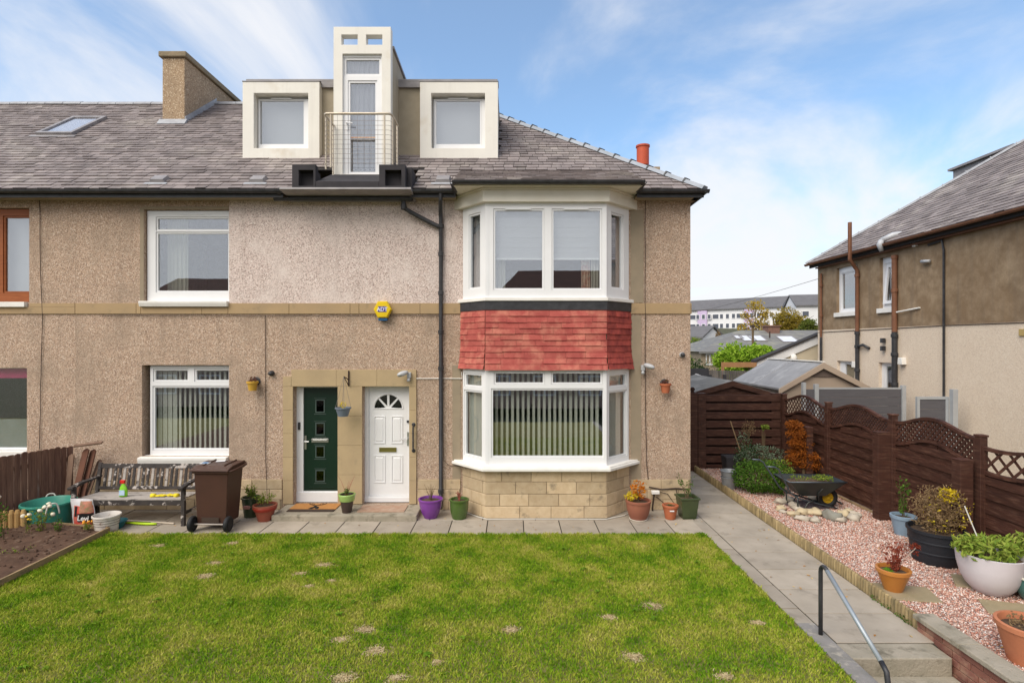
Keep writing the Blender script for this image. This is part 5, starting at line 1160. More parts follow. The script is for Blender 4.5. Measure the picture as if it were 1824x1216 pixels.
# ================================================================ wheelbarrow
m_barb=M('black_barrow_paint',(.02,.024,.024),(.03,.033,.03),rough=.35,spec=.5); m_bary=M('yellow_wheel_hub',(.65,.40,.02),rough=.4); m_bart=M('grey_barrow_tube',(.10,.12,.14),rough=.35,metal=.5)
d0=9.9
def wq(px,py,d=d0): return Vector((X(px,d),Y(d),Z(py,d)))
t=thing('wheelbarrow','black wheelbarrow with a yellow wheel hub filled with weeds','wheelbarrow',(X(1440,d0),Y(d0),.06))
mb=MB(m_barb)
xl,xr=X(1392,d0),X(1492,d0); zt3=Z(851,d0); zb3=Z(879,d0); y0,y1=Y(d0)-.30,Y(d0)+.30
out=[(xl,y0,zt3),(xr,y0+.02,zt3-.01),(xr,y1-.02,zt3-.01),(xl,y1,zt3)]; inn=[(X(1420,d0),y0+.15,zb3),(X(1462,d0),y0+.15,zb3),(X(1462,d0),y1-.15,zb3),(X(1420,d0),y1-.15,zb3)]
cn=Vector(((xl+xr)/2,Y(d0),zt3)); ii=lambda p,k=.965:tuple(cn+(Vector(p)-cn)*k)
vs=out+inn+[ii(p) for p in out]+[ii(p,.93) for p in inn]
mb.add(vs,[(4,7,6,5)]+[(i,(i+1)%4,4+(i+1)%4,4+i)[::-1] for i in range(4)]+[(8+i,8+(i+1)%4,12+(i+1)%4,12+i) for i in range(4)]+[(12,13,14,15)]+[(i,8+i,8+(i+1)%4,(i+1)%4) for i in range(4)])
mb.build('tray',t,bevel=.006)
mb=MB(m_bart); mb.tube(out+[out[0]],.012,6); mb.build('tray_rim',t,smooth='y')
for s_ in (-1,1):
    yy_=Y(d0)+s_*.2; dd=d0+s_*.2
    h=Vector((X(1361,dd) if s_<0 else X(1408,10.1),yy_+s_*.09,Z(828,dd)))
    h=Vector((X(1362,9.7),yy_+s_*.1,.86))
    mb=MB(m_bart); mb.tube([h,h+Vector((.13,0,-.01)),h+Vector((.20,0,-.05)),(X(1398,d0),yy_,Z(872,d0)),(X(1412,d0),yy_,Z(882,d0)),(X(1465,d0),Y(d0)+s_*.12,Z(897,d0)),(X(1480,d0)+.06,Y(d0)+s_*.10,Z(905,d0)+.03)],.014,8); mb.build('handle_rail',t,smooth='y')
    mb=MB(m_barb); mb.tube([(X(1410,d0),yy_,Z(878,d0)),(X(1411,d0),yy_,Z(896,d0)),(X(1413,d0),yy_,.09),(X(1422,d0),yy_,.085),(X(1428,d0),yy_,Z(890,d0)),(X(1440,d0),yy_,Z(884,d0))],.013,6); mb.build('leg',t,smooth='y')
mb=MB(m_barb); mb.tube([(X(1482,d0)+.09,Y(d0)-.11,.16),(X(1482,d0)+.14,Y(d0)-.08,.15),(X(1482,d0)+.14,Y(d0)+.08,.15),(X(1482,d0)+.09,Y(d0)+.11,.16)],.013,6); mb.tube([(X(1450,d0),Y(d0)-.14,Z(891,d0)),(X(1447,d0),Y(d0)-.2,Z(872,d0)),(X(1458,d0),Y(d0)-.22,Z(860,d0)),(X(1472,d0),Y(d0)-.16,Z(858,d0))],.012,6); mb.build('front_frame',t,smooth='y')
wc=(X(1473,d0),Y(d0),.06+.185); fr=Fr(wc,(1,0,0),(0,0,1),(0,-1,0))
mb=MB(m_rub); mb.lathe([(.10,-.035),(.15,-.045),(.178,-.03),(.185,0),(.178,.03),(.15,.045),(.10,.035),(.10,-.035)],n=28,fr=fr); w_=mb.build('tyre',t,smooth='y')
mb=MB(m_bary); mb.lathe([(0,.04),(.03,.04),(.035,.02),(.07,.008),(.095,.012),(.105,.03),(.11,.0),(.105,-.03),(.035,-.02),(0,-.04)],n=20,fr=fr)
for k in range(8): a=k*PI/4; mb.tube([fr(.03*math.cos(a),.03*math.sin(a),.03),fr(.1*math.cos(a),.1*math.sin(a),.022)],.008,4)
mb.build('wheel_hub',t)
mb=MB(m_psoil); mb.lathe([(0,.03),(.25,.0),(.40,-.03)],((xl+xr)/2,Y(d0),zt3-.02),20,sx=1,sy=.6); mb.build('soil_load',t)
mb=MB(l_yg); mb.bush((X(1462,d0),Y(d0)-.05,zt3+.02),(.2,.15,.04),220,.04); mb.bush((X(1425,d0),Y(d0),zt3+.01),(.2,.16,.025),90,.035); o=mb.build('weeds',t); o['kind']='stuff'
# stones round the barrow
stm=[M('pale_rounded_stone',(.50,.44,.36),(.40,.35,.28),sc=6,rough=.9,bump=.3,isl=.1),M('cream_boulder',(.56,.46,.30),(.44,.35,.22),sc=5,rough=.9,bump=.3),M('grey_boulder',(.26,.25,.21),(.20,.19,.16),sc=5,rough=.9,bump=.4,bsc=30)]
SG='stones ringed round the wheelbarrow'
ST=[(1392,893,.12,0),(1405,888,.10,0),(1391,905,.10,1),(1413,900,.12,0),(1420,906,.11,0),(1430,912,.12,1),(1412,915,.10,1),(1443,912,.12,1),(1455,913,.13,1),(1429,923,.11,0),(1452,926,.10,0),(1395,910,.07,0),(1481,921,.135,2),(1503,915,.12,1),(1498,925,.12,0),(1512,910,.10,1),(1520,922,.12,0),(1530,917,.07,0),(1447,886,.09,0),(1520,913,.09,0)]
for px,py,r_,k in ST:
    c=gz_(px,py+3,.06); mb=MB(stm[k]); mb.blob((c[0],c[1],.06+r_*.30),(r_*(1.05 if k<2 else 1.3),r_*.72,r_*(.48 if k<2 else .7)),12,8,.32)
    mb.build('rockery_stone',label=('rounded pale stone in the ring round the wheelbarrow','yellowish rounded stone in the ring round the wheelbarrow','large grey block among the stones round the wheelbarrow')[k],cat='stone',group=SG,smooth='y')
mb=MB(M('dark_slate_chip',(.13,.10,.11),(.08,.06,.07),sc=20,rough=.8,isl=.4))
for i in range(1500): a=R(0,2*PI); q=math.sqrt(R(0,1)); s_=R(.008,.018); p=gz_(1442,900,.06); mb.blob((p[0]+math.cos(a)*q*.42,p[1]+math.sin(a)*q*.25,.075),(s_,s_,s_*.5),4,3)
mb.build('slate_chippings',label='dark slate chippings inside the ring of stones',cat='chippings',kind='stuff')
# stone slabs in gravel
m_flag=M('mossy_flagstone',(.34,.27,.17),(.27,.22,.13),sc=4,rough=.95,bump=.4)
for (px,py,w_,l_,a,lab) in ((1612,1056,.34,.24,-.1,'mossy flagstone under the amber pot'),(1760,1040,.42,.22,-.25,'flagstone half buried beneath the white pot'),(1800,1085,.3,.2,-.2,'flagstone in the gravel near the right edge')):
    c=gz_(px,py,.06); mb=MB(m_flag); mb.prism([(-w_,-l_*.8),(w_*.8,-l_),(w_,l_*.7),(-w_*.7,l_)],.055,.076,Fr((c[0],c[1],0),(math.cos(a),math.sin(a),0),(-math.sin(a),math.cos(a),0),(0,0,1))); mb.build('flagstone',label=lab,cat='paving stone',group='flagstones in the gravel',bevel=.006)
# log-roll edging
t=thing('log_roll_edging','low edging of short upright half logs between path and gravel','edging',(4.28,Y(9),0))
mb=MB(M('log_roll_timber',(.36,.27,.14),(.24,.18,.09),sc=7,stretch=(2,2,.6),rough=.9,bump=.3,isl=.25,c3=(.16,.13,.07),sc3=9,t3=.62))
y=Y(5.82); k=0
while y<3.0:
    mb.lathe([(0,-.02),(.026,-.02),(.026,.125+R(-.006,.008)),(.018,.140),(0,.142)],(4.285+R(-.003,.003),y,0),8); y+=.0555
o=mb.build('log_row',t,smooth=True); o['kind']='stuff'
# bits of weeds at the edging
mb=MB(l_green)
for px,py in ((1545,1068),(1568,1082),(1610,1110),(1590,1100)): c=gz_(px,py); mb.bush((4.25,c[1],.02),(.05,.07,.025),40,.025)
mb.build('path_moss',label='small green weeds along the edge of the log edging',cat='weeds',kind='stuff')
# brick wall
m_brick=M('red_brick',(.27,.115,.08),(.20,.085,.065),sc=6,rough=.9,bump=.4,isl=.22,c3=(.36,.22,.15),sc3=5,t3=.6,w3=.1)
t=thing('brick_garden_wall','low red brick retaining wall with concrete coping beside the steps','wall',(4.3,Y(5),-.5))
mb=MB(m_mortar); mb.box(4.245,4.40,-12,Y(5.78),-2.3,.12)
FW=Fr((4.24,Y(5.78),0),(0,-1,0),(0,0,1),(-1,0,0)); blocks(mb,FW,0,2.6,-.60,.12,.075,.225,.004,m_brick)
mb.prism([(0,0),(0,.12),(.15,.12),(.15,0)],0,.004,Fr((4.243,Y(5.78)+.001,0),(1,0,0),(0,0,1),(0,1,0))) if False else None
mb.build('brickwork',t,bevel=.003)
u=0; 
while u<2.6: mb=MB(m_conc); mb.box(4.20,4.42,Y(5.80)-u-.595,Y(5.80)-u,.122,.172); mb.build('coping_stone',t,bevel=.008); u+=.6
# handrail
t=thing('handrail','bent steel handrail, black post and grey rail, beside the steps','handrail',(3.17,Y(5.67),0))
m_grail=M('grey_rail_paint',(.30,.34,.38),(.36,.39,.41),sc=8,rough=.4,metal=.3,c3=(.5,.45,.4),sc3=30,t3=.7)
hx=3.17; yt=Y(5.68)
arc=[(hx,yt,.66)]+[(hx,yt-.07+.07*math.cos(a),.66+.07*math.sin(a)) for a in (.4,.8,1.2,1.6,2.0,2.3)]
mb=MB(m_black); mb.tube([(hx,yt,0),(hx,yt,.4)]+arc,.021,10); mb.build('black_post',t,smooth='y')
e=arc[-1]; mb=MB(m_grail); mb.tube([e,(hx,Y(4.75),.27)],.0215,10); mb.build('grey_rail',t,smooth='y')
mb=MB(m_black); mb.tube([(hx,Y(4.75),.27),(hx,Y(4.68),.22),(hx,Y(4.66),.12),(hx,Y(4.66),-.5)],.0225,10); mb.build('lower_post',t,smooth='y')
# ================================================================ brown fences
def panel(par, fr, L_, zb=.08, top=1.72, hump=.16, solid=1.38, shump=.16, lat=.062, conv=1, thin=.018, sagy=None):
    prof_=lambda u,base,h: base+(h*(.5-.5*math.cos(2*PI*u/L_)) if conv>0 else h*(.5-.5*math.cos(PI*u/L_))-.05*math.sin(PI*u/L_))
    N=28
    # arched rails
    for base,h in ((top,hump),(solid,shump)):
        mb=MB(m_brownf)
        for k in range(N):
            a=L_*k/N; b=L_*(k+1)/N; za=prof_(a,base,h); zb_=prof_(b,base,h)
            mb.add([fr(a,za-.045,-.03),fr(b,zb_-.045,-.03),fr(b,zb_,-.03),fr(a,za,-.03),fr(a,za-.045,.03),fr(b,zb_-.045,.03),fr(b,zb_,.03),fr(a,za,.03)],[(4,5,6,7),(3,2,1,0),(0,1,5,4),(2,3,7,6)]+([(0,4,7,3)] if k==0 else [])+([(1,2,6,5)] if k==N-1 else []))
        mb.build('arched_rail',par)
    # lattice
    mb=MB(m_brownf); s_=lat
    for sg in (1,-1):
        k=-30
        while k<60:
            u0=k*s_*1.0 ; k+=1
            pts=[]
            for q in range(41):
                z=solid+ (top+hump-solid)*q/40; u=u0+sg*(z-solid)
                if 0<u<L_ and prof_(u,solid,shump)-.02<z<prof_(u,top,hump)-.03: pts.append((u,z))
            if len(pts)>2:
                a,b=pts[0],pts[-1]; w_=thin/2*1.2; o=.004+.006*sg
                dx=w_*.707; mb.add([fr(a[0]-dx*sg,a[1]+dx,o-.004),fr(a[0]+dx*sg,a[1]-dx,o-.004),fr(b[0]+dx*sg,b[1]-dx,o-.004),fr(b[0]-dx*sg,b[1]+dx,o-.004),fr(a[0]-dx*sg,a[1]+dx,o+.004),fr(a[0]+dx*sg,a[1]-dx,o+.004),fr(b[0]+dx*sg,b[1]-dx,o+.004),fr(b[0]-dx*sg,b[1]+dx,o+.004)],[(0,1,2,3),(7,6,5,4),(0,4,5,1),(1,5,6,2),(2,6,7,3),(3,7,4,0)])
    mb.build('trellis',par)
    # boards, alternating proud and set back
    mb=MB(m_brownf); z=zb; k=0
    while z<solid+shump-.06:
        zt_=z+.095; a,b=.03,L_-.03
        if zt_>solid-.04:
            us=[L_*q/60 for q in range(61) if prof_(L_*q/60,solid,shump)-.03>zt_]
            if not us: break
            a,b=max(.03,min(us)),min(L_-.03,max(us))
        n_=.012 if k%2 else -.010
        mb.box(a,b,z,z+(.105 if k%2 else .10),n_-.006,n_+.007,fr); z+=.095; k+=1
    mb.use(m_brownd); 
    for q in (.0,L_/3,2*L_/3,L_-.04): mb.box(q,q+.04,zb-.02,solid+.0,-.032,-.018,fr)
    mb.prism([(.03,zb),(L_-.03,zb)]+[(max(.03,min(L_-.03,L_*q/24)),prof_(L_*q/24,solid,shump)-.02) for q in range(24,-1,-1)],-.0175,-.010,fr) if False else None
    for q in range(20):
        a=.03+(L_-.06)*q/20; b=.03+(L_-.06)*(q+1)/20; mb.use(m_brownf); mb.prism([(a,zb),(b,zb),(b,prof_(b,solid,shump)-.02),(a,prof_(a,solid,shump)-.02)],-.0175,-.0168,fr)
    for q in (.0,L_-.035): mb.use(m_brownf); mb.box(q,q+.035,zb-.03,top-.03,-.02,.035,fr)
    mb.build('fence_boards',par)
t=thing('trellis_fence','long dark brown board fence with wavy trellis tops along the gravel','fence',(6.32,Y(9),.05))
FXX=6.32
posts=[12.85,11.04,9.17,7.45,5.6,3.8]
for i in range(len(posts)-1):
    dA,dB=posts[i],posts[i+1]
    fr=Fr((FXX,Y(dA)-.05,0),(0,-1,0),(0,0,1),(-1,0,0)); L_=dA-dB-.10
    if i<2: panel(t,fr,L_,lat=(.125,.075)[i],thin=(.018,.026)[i])
    elif i==2: panel(t,fr,L_,lat=.09,thin=.034)
    else: panel(t,fr,L_,top=1.62,hump=.30,solid=1.30,shump=.27,lat=.22,thin=.03,conv=-1)
for i,d in enumerate(posts):
    mb=MB(m_brownf); mb.box(FXX-.05,FXX+.05,Y(d)-.048,Y(d)+.048,.0,1.80 if i<3 else 1.74); mb.box(FXX-.06,FXX+.06,Y(d)-.058,Y(d)+.058,(1.80 if i<3 else 1.74)+.002,(1.80 if i<3 else 1.74)+.03); mb.build('fence_post',t,bevel=.005)
for x_,d,w_,z1 in ((6.0,11.35,.13,1.28),(6.08,9.27,.24,1.51),(6.03,7.53,.17,1.42)):
    mb=MB(m_brownf); mb.box(x_,x_+w_,Y(d)-.10,Y(d)+.06,.0,z1,rotfr((0,0,0),0)); mb.box(x_-.005,x_+w_+.005,Y(d)-.105,Y(d)+.065,z1+.001,z1+.012); mb.build('boxed_post',t,bevel=.006)
mb=MB(m_timber); mb.box(6.22,6.28,Y(12.7),Y(9.4),.03,.09); mb.build('base_board',t)
# gate panel across the end of the gravel
gy=Y(13.02); t=thing('slatted_gate_panel','dark brown horizontal slatted panel closing the end of the gravel bed','fence panel',(5.3,gy,0))
FG_=Fr((0,gy,0),(1,0,0),(0,0,1),(0,-1,0)); xa,xb=X(1258,13),X(1392,13)
zs=[Z(q,13) for q in (702,722,740,757,774,790,806,822,836)]
for i in range(9):
    z1=Z(703+15.0*i+ (1.5*i*.35),13); z0=z1-.155
    mb=MB(m_brownf); mb.box(xa,xb-.02,max(z0,.08),z1,-.012+.004*(i%2),.012,FG_); mb.build('slat',t,bevel=.004)
mb=MB(m_brownf); mb.box(X(1376,13),X(1392,13)+.05,0,1.82,-.10,-.013,FG_); mb.build('end_post',t,bevel=.005)
mb=MB(m_brownd); mb.box(xa,xb,.0,1.70,-.06,-.05,FG_); mb.build('back_board',t)
mb=MB(m_brownf); mb.box(X(1243,13),X(1257,13),0,Z(700,13),-.06,.05,FG_); mb.build('gate_post',t,bevel=.005)
mb=MB(m_brownf); mb.box(X(1229,13),X(1242,13),0,Z(699,13),-.06,.06,FG_); mb.build('gate_post',t,bevel=.005)
mb=MB(m_brownd); c=(X(1234,13),gy,Z(699,13)); mb.lathe([(0,0),(.05,0),(.05,.015),(.03,.03),(.055,.07),(.055,.09),(.03,.125),(0,.13)],c,14); mb.build('ball_finial',t,smooth='y')
mb=MB(m_cable); 
for k in range(9): mb.lathe([(0,.0),(.014,.0),(.012,.01),(0,.012)],fr=Fr(FG_(X(1249,13),.15+.19*k,.0505),(1,0,0),(0,0,1),(0,-1,0)),n=8)
mb.build('screws',t)
# ================================================================ wall-mounted things
def wl(px,py,n=0): return F0(X(px,9.9),Z(py,9.9),n)
c=(X(681,9.85),0,Z(551,9.85)); t=thing('alarm_box','yellow hexagonal alarm box lettered ADT on the upper wall band','alarm box',(c[0],-.03,c[2]-.15))
FA=Fr((c[0],-.023,c[2]),(1,0,0),(0,0,1),(0,-1,0)); hexa=lambda s_,k=1:[(s_*a,s_*b) for a,b in ((-1,0),(-.52,-.93),(.52,-.93),(1,0),(.52,.93),(-.52,.93))]
mb=MB(M('alarm_yellow',(.80,.56,.01),rough=.35)); mb.prism(hexa(.158),0,.10,FA); mb.prism(hexa(.145),.101,.112,FA); mb.build('yellow_casing',t,bevel=.004)
mb=MB(M('alarm_blue_lens',(.02,.12,.30),rough=.25)); mb.prism([(-.08,-.20),(.08,-.20),(.08,-.150),(-.08,-.150)],.01,.085,FA); mb.build('blue_strobe',t,bevel=.008)
mb=MB(M('alarm_logo_blue',(.06,.04,.30),rough=.4)); mb.box(-.075,.075,-.045,.055,.1125,.1145,FA); mb.build('logo_panel',t)
textmesh(t,'ADT',.095,Fr(FA(0,-.028,.1155),FA.U,FA.V,FA.N),m_white)
m_lamp=M('light_grey_lamp_housing',(.50,.51,.53),(.42,.43,.45),rough=.4,spec=.5)
for px,py,sg,lab in ((728,668,-1,'grey security floodlight over the white door'),(1145,655,1,'grey security floodlight right of the bay window')):
    b=wl(px,py); t=thing('security_light',lab,'security light',(b.x,0,b.z-.08),'security floodlights on the house wall')
    mb=MB(m_lamp); mb.box(b.x-.03,b.x+.04,-.10,-.031,b.z-.05,b.z+.05); mb.build('wall_bracket',t,bevel=.01)
    mb=MB(m_lamp); hc=Vector((b.x+sg*.09,-.17,b.z+.035)); ax=Vector((sg*.75,-.5,-.25)).normalized(); up=Vector((sg*.2,-.15,1)); sd_=ax.cross(up).normalized(); up=sd_.cross(ax)
    mb.blob(hc,(.11,.055,.045),12,8,.0,fr=Fr(hc,ax,sd_,up)); mb.build('lamp_head',t,smooth='y')
    mb=MB(m_glass2); mb.blob(hc-up*.012+ax*.03,(.075,.045,.035),10,6,.0,fr=Fr(hc-up*.02+ax*.03,ax,sd_,up)); mb.build('lamp_glass',t,smooth='y')
    mb=MB(m_lamp); mb.lathe([(0,0),(.03,0),(.033,.03),(.02,.055),(0,.06)],(b.x,-.09,b.z-.11),12); mb.build('motion_sensor',t,smooth='y')
for px,py,lab in ((481,665,'small black dome camera left of the green door'),(1217,632,'small black dome camera near the right corner of the house')):
    b=wl(px,py); t=thing('dome_camera',lab,'camera',(b.x,0,b.z),'dome cameras on the house wall'); fr=Fr((b.x,-.001,b.z),(1,0,0),(0,0,1),(0,-1,0))
    mb=MB(m_lamp if px>900 else m_black); mb.lathe([(0,.0),(.05,.0),(.05,.03),(.045,.04),(0,.04)],n=16,fr=fr); mb.build('camera_base',t)
    mb=MB(m_black); mb.blob(fr(0,0,.055),(.045,.04,.04),12,8,0,fr=Fr(fr(0,0,.06),(1,0,0),(0,1,0),(0,0,1))); mb.build('camera_ball',t,smooth='y')
for px,py,col,lab in ((452,684,M('yellow_wall_pot',(.62,.36,.05),rough=.6),'yellow wall planter right of the lower window'),(1184,688,m_terra,'small terracotta wall planter right of the bay')):
    b=wl(px,py); t=thing('wall_planter',lab,'planter',(b.x,0,b.z-.1),'half-round planters on the house wall')
    mb=MB(m_black); mb.lathe([(0,0),(.075,0),(.08,.01),(.06,.02),(0,.02)],n=16,fr=Fr((b.x+.01,-.002,b.z+.05),(1,0,0),(0,0,1),(0,-1,0))); mb.build('scroll_bracket',t)
    mb=MB(col); mb.lathe([(0,-.11),(.065,-.11),(.085,.02),(.10,.02),(.10,.055),(.085,.055),(.07,-.0),(0,0)],(b.x,-.13,b.z),20); mb.build('pot',t,smooth=True)
    mb=MB(lf('wallplant%d'%px,(.08,.03,.03),(.20,.07,.05),(.12,.14,.05))); mb.bush((b.x,-.12,b.z+.09),(.07,.06,.05),90,.03); mb.build('plant',t)
# hanging basket and bracket
b=wl(618,660); t=thing('basket_bracket','dark iron bracket fixed to the lintel between the doors','bracket',(b.x,0,b.z-.25))
m_iron=M('dark_iron',(.04,.02,.018),rough=.6); mb=MB(m_iron); bx9=X(620,9.9); tip=(X(610,9.6),-.30,Z(671,9.6))
mb.tube([(bx9,-.045,Z(660,9.93)),(bx9,-.045,Z(687,9.93))],.012,6); mb.tube([(bx9,-.045,Z(676,9.93)-.0),tip],.009,6); mb.tube([(bx9,-.045,Z(687,9.93)),tip],.008,6); mb.build('bracket_arm',t)
hb=(X(609,9.6),-.31,Z(742,9.6)); t=thing('hanging_basket','grey-blue plastic hanging basket with yellow plant by the green door','hanging basket',hb)
mb=MB(M('greyblue_plastic',(.17,.20,.25),(.14,.17,.21),rough=.5)); mb.lathe([(0,0),(.085,0),(.09,.02),(.125,.13),(.14,.135),(.14,.155),(.12,.155),(.11,.1),(0,.1)],hb,24); mb.build('basket',t,smooth=True)
mb=MB(m_wire)
for k in range(4): a=.4+k*PI/2; mb.tube([(hb[0]+.13*math.cos(a),hb[1]+.13*math.sin(a),hb[2]+.15),tip],.003,4)
mb.build('hanging_wires',t)
mb=MB(l_ye); mb.bush((hb[0],hb[1],hb[2]+.19),(.06,.06,.07),60,.03); mb.build('plant',t); 
# grab rail
gx=X(735,9.85); t=thing('grab_rail','black fluted grab handle on the stone beside the white door','grab rail',(gx,-.03,Z(805,9.85)))
mb=MB(m_black); z0,z1=Z(804,9.85),Z(757,9.85); mb.tube([(gx,-.03,z1),(gx,-.09,z1-.03),(gx,-.09,z0+.03),(gx,-.03,z0)],.014,8); k=z0+.05
while k<z1-.05: mb.lathe([(.014,-.008),(.02,0),(.014,.008)],(gx,-.09,k),8); k+=.035
mb.build('bar',t)
for z in (z0,z1): mb=MB(m_black); mb.lathe([(0,0),(.032,0),(.034,.01),(.02,.02),(0,.02)],n=14,fr=Fr((gx,-.031,z),(1,0,0),(0,0,1),(0,-1,0))); mb.build('end_plate',t)
# meter post and pipes at the right foot of the wall
t=thing('service_pipework','tangle of thin dark pipes and a white cap low on the wall','pipework',(X(1165,9.9),-.05,0))
mb=MB(m_cable)
mb.tube([wl(1157,868,.04),wl(1180,872,.05),wl(1205,870,.045),wl(1229,872,.05)],.012,6); mb.tube([wl(1168,874,.06),wl(1190,880,.05),wl(1200,895,.08),wl(1188,900,.07),wl(1170,885,.05)],.007,5); mb.tube([wl(1205,872,.05),wl(1209,892,.08)],.008,5); mb.tube([wl(1165,880,.08),wl(1162,905,.08),wl(1163,914,.08)],.016,6)
mb.build('thin_pipes',t); mb=MB(m_sill); b=wl(1167,876,.08); mb.box(b.x-.07,b.x+.07,b.y-.05,b.y+.03,b.z-.03,b.z+.03); mb.build('white_cap',t,bevel=.01)
mb=MB(m_rope); pts=[(-.95,-.05),(-.95+.35,-.42),(-.42,-.56),(.3,-.545),(1.0,-.55),(1.6,-.56),(1.95,-.35),(2.2,-.06)]; mb.tube([(a,b-.02,.012) for a,b in pts],.008,6); mb.build('ground_cable',label='thin pale cable lying along the foot of the stone bay',cat='cable')
# ================================================================ neighbouring house on the right
NX=10.3; m_dirty=M('dirty_brown_render',(.25,.17,.10),(.18,.12,.07),sc=1.3,rough=.95,bump=.6,bsc=70,c3=(.38,.28,.18),sc3=2.6,t3=.55,w3=.16,streak=.45)
m_ncream=M('cream_roughcast',(.74,.62,.49),(.70,.575,.45),sc=1.5,rough=.95,bump=.4,speck=(48,(.80,.70,.58),(.58,.46,.36),.5))
m_rustp=M('rusty_brown_pipe',(.22,.10,.055),(.16,.07,.04),sc=5,rough=.6)
nb=thing('neighbouring_house','neighbouring house with dirty brown upper wall, cream lower wall and rusty pipes','house',(NX+4,Y(15),-.2))
FN=Fr((NX,0,0),(0,-1,0),(0,0,1),(-1,0,0))      # u = -y
def nd(px): return NX*F/(px-912)
def nu(px): return -(Y(nd(px)))
def nz(px,py): return 3-(py-611)*nd(px)/F
yN0,yN1=-9.0,Y(18.62); ST=3.43
def nbox(px0,px1,pt,pb,ref): return (nu(px0),nu(px1),3-(pb-611)*nd(ref)/F,3-(pt-611)*nd(ref)/F)
n1_=nbox(1490,1526,478,563,1490); n2_=nbox(1567,1592,460,556,1567); n3_=(nu(1491),nu(1522),1.0,nz(1491,642)); n4_=(nu(1565),nu(1588),1.0,nz(1565,645))
mb=MB(m_dirty); EZn=5.62
mb.grid(FN,-yN1,-yN0,-.2,EZn,-.28,0,[n1_,n2_,n3_,n4_],lambda u,v:m_dirty if v>ST else m_ncream,((),(ST,)))
mb.use(m_ncream); mb.box(NX+.281,NX+9,yN1-.28,yN1,-.2,EZn); mb.box(NX+.281,NX+9,yN0,yN0+.28,-.2,EZn); mb.use(m_room); mb.box(NX+2.,NX+2.1,yN0+.3,yN1-.3,-.2,EZn); mb.box(NX+.285,NX+1.99,yN0+.3,yN1-.3,2.8,3.0)
mb.build('wall',nb)
for i,(h,rz) in enumerate(((n1_,.06),(n2_,.06),(n3_,.1),(n4_,.1))):
    u0,u1,v0,v1=h; mb=MB(m_white)
    if i<2: pn=[(u0+.13,u1-.09,v0+.22,v1-.2)]
    else: pn=[(u0+.3*(u1-u0),u1-.07,v0+.1,v1-.1)]
    w=window(nb,FN,u0,u1,v0+(.1 if i<2 else 0),v1,pn,n=-.09,lab='upper window in the brown wall' if i<2 else 'ground floor window in the cream wall')
    if i<2: mb=MB(m_sill); mb.box(u0-.04,u1+.03,v0-.03,v0+.1,-.09,.07,FN); mb.build('window_sill',w,bevel=.006)
    if i==1: mb=MB(m_white); mb.grid(Fr(FN(0,v0+.2,-.05),FN.U,(Vector((0,0,1))-FN.N*.10).normalized(),FN.N),u0+.12,u1-.05,.02,v1-v0-.4,0,.05,[(u0+.2,u1-.13,.1,v1-v0-.48)]); mb.build('tilted_sash',w)
# roof with hips
m_nslate=m_slate
exN=NX-.25; yh=yN1+.25; pn_=.72; can=1/math.hypot(1,pn_); san=pn_*can; EZ2=5.69; half=4.7; apy=yh-half
RN=Fr((exN,0,EZ2),(0,-1,0),(can,0,san),(-san,0,can))
mb=MB(m_under); top=EZ2+pn_*half
mb.poly([(exN,yh,EZ2),(exN,yN0-.3,EZ2),(exN+half,yN0-.3,top),(exN+half,apy,top)]); mb.poly([(exN,yh,EZ2),(exN+half,apy,top),(exN+2*half,yh,EZ2)]); mb.poly([(exN+half,apy,top),(exN+half,yN0-.3,top),(exN+2*half,yN0-.3,EZ2),(exN+2*half,yh,EZ2)])
mb.box(exN+.06,exN+.09,yN0-.3,yh-.06,EZ2-.16,EZ2-.03)
rn=mb.build('roof',nb)
mb=MB(m_nslate); slates(mb,RN,0,half/can,lambda v:(-(yh-v*can),4.0),course=.17,w=.29); mb.build('roof_slates',nb)
hip(rn,(exN,yh,EZ2),(exN+half,apy,top),m_ltlead,m_ltlead,step=.6,w=.09)
mb=MB(m_rustp); mb.half((exN-.03,yN0-.2,EZ2-.02),(exN-.03,yh,EZ2-.02),.065); mb.box(NX-.12,NX-.002,yN0,yh-.3,EZ2-.2,EZ2-.16); mb.build('gutter',nb)
mb=MB(m_lead); mb.box(13.96,15.6,Y(15.4),Y(17.5),6.5,8.45); mb.box(13.86,15.7,Y(15.3),Y(17.6),8.452,8.52); mb.build('rear_dormer',nb)
def npipe(px,zt,zsplit,r,zb=-.1,offn=.07,coll=(),name='soil_pipe',topz=None):
    u=nu(px); 
    mb=MB(m_rustp); mb.tube([FN(u,zsplit,offn),FN(u,zt,offn)]+([FN(u-.0,zt+.12,offn+.08),FN(u+.12,zt+.3,.36),FN(u+.12,topz,.36)] if topz else []),r,10)
    for z in coll:
        if z>zsplit: mb.lathe([(r,-.05),(r+.015,-.04),(r+.015,.04),(r,.05)],tuple(FN(u,z,offn)),12)
    o=mb.build(name,nb,smooth=True)
    mb=MB(m_black); mb.tube([FN(u,zb,offn),FN(u,zsplit-.003,offn)],r,10)
    for z in coll:
        if z<zsplit: mb.lathe([(r,-.05),(r+.018,-.04),(r+.018,.04),(r,.05)],tuple(FN(u,z,offn)),12)
    mb.build('lower_pipe_section',o,smooth=True)
npipe(1466,5.3,3.2,.04,coll=(4.9,3.9)); npipe(1531,5.15,3.35,.055,coll=(5.0,3.3,2.9,2.2),topz=6.55); npipe(1598,5.35,3.3,.07,coll=(5.3,4.4,3.2,2.7,1.9))
mb=MB(m_black); u=nu(1531); mb.tube([FN(u,2.9,.07),FN(u+.3,2.95,.09),FN(u+.5,2.85,.03)],.04,8); mb.build('branch_pipe',nb,smooth='y')
mb=MB(m_black); u=nu(1684); mb.tube([FN(u-.5,5.42,.03),FN(u-.05,5.45,.04),FN(u,5.2,.04),FN(u,0,.04)],.028,6); mb.build('cable_conduit',nb)
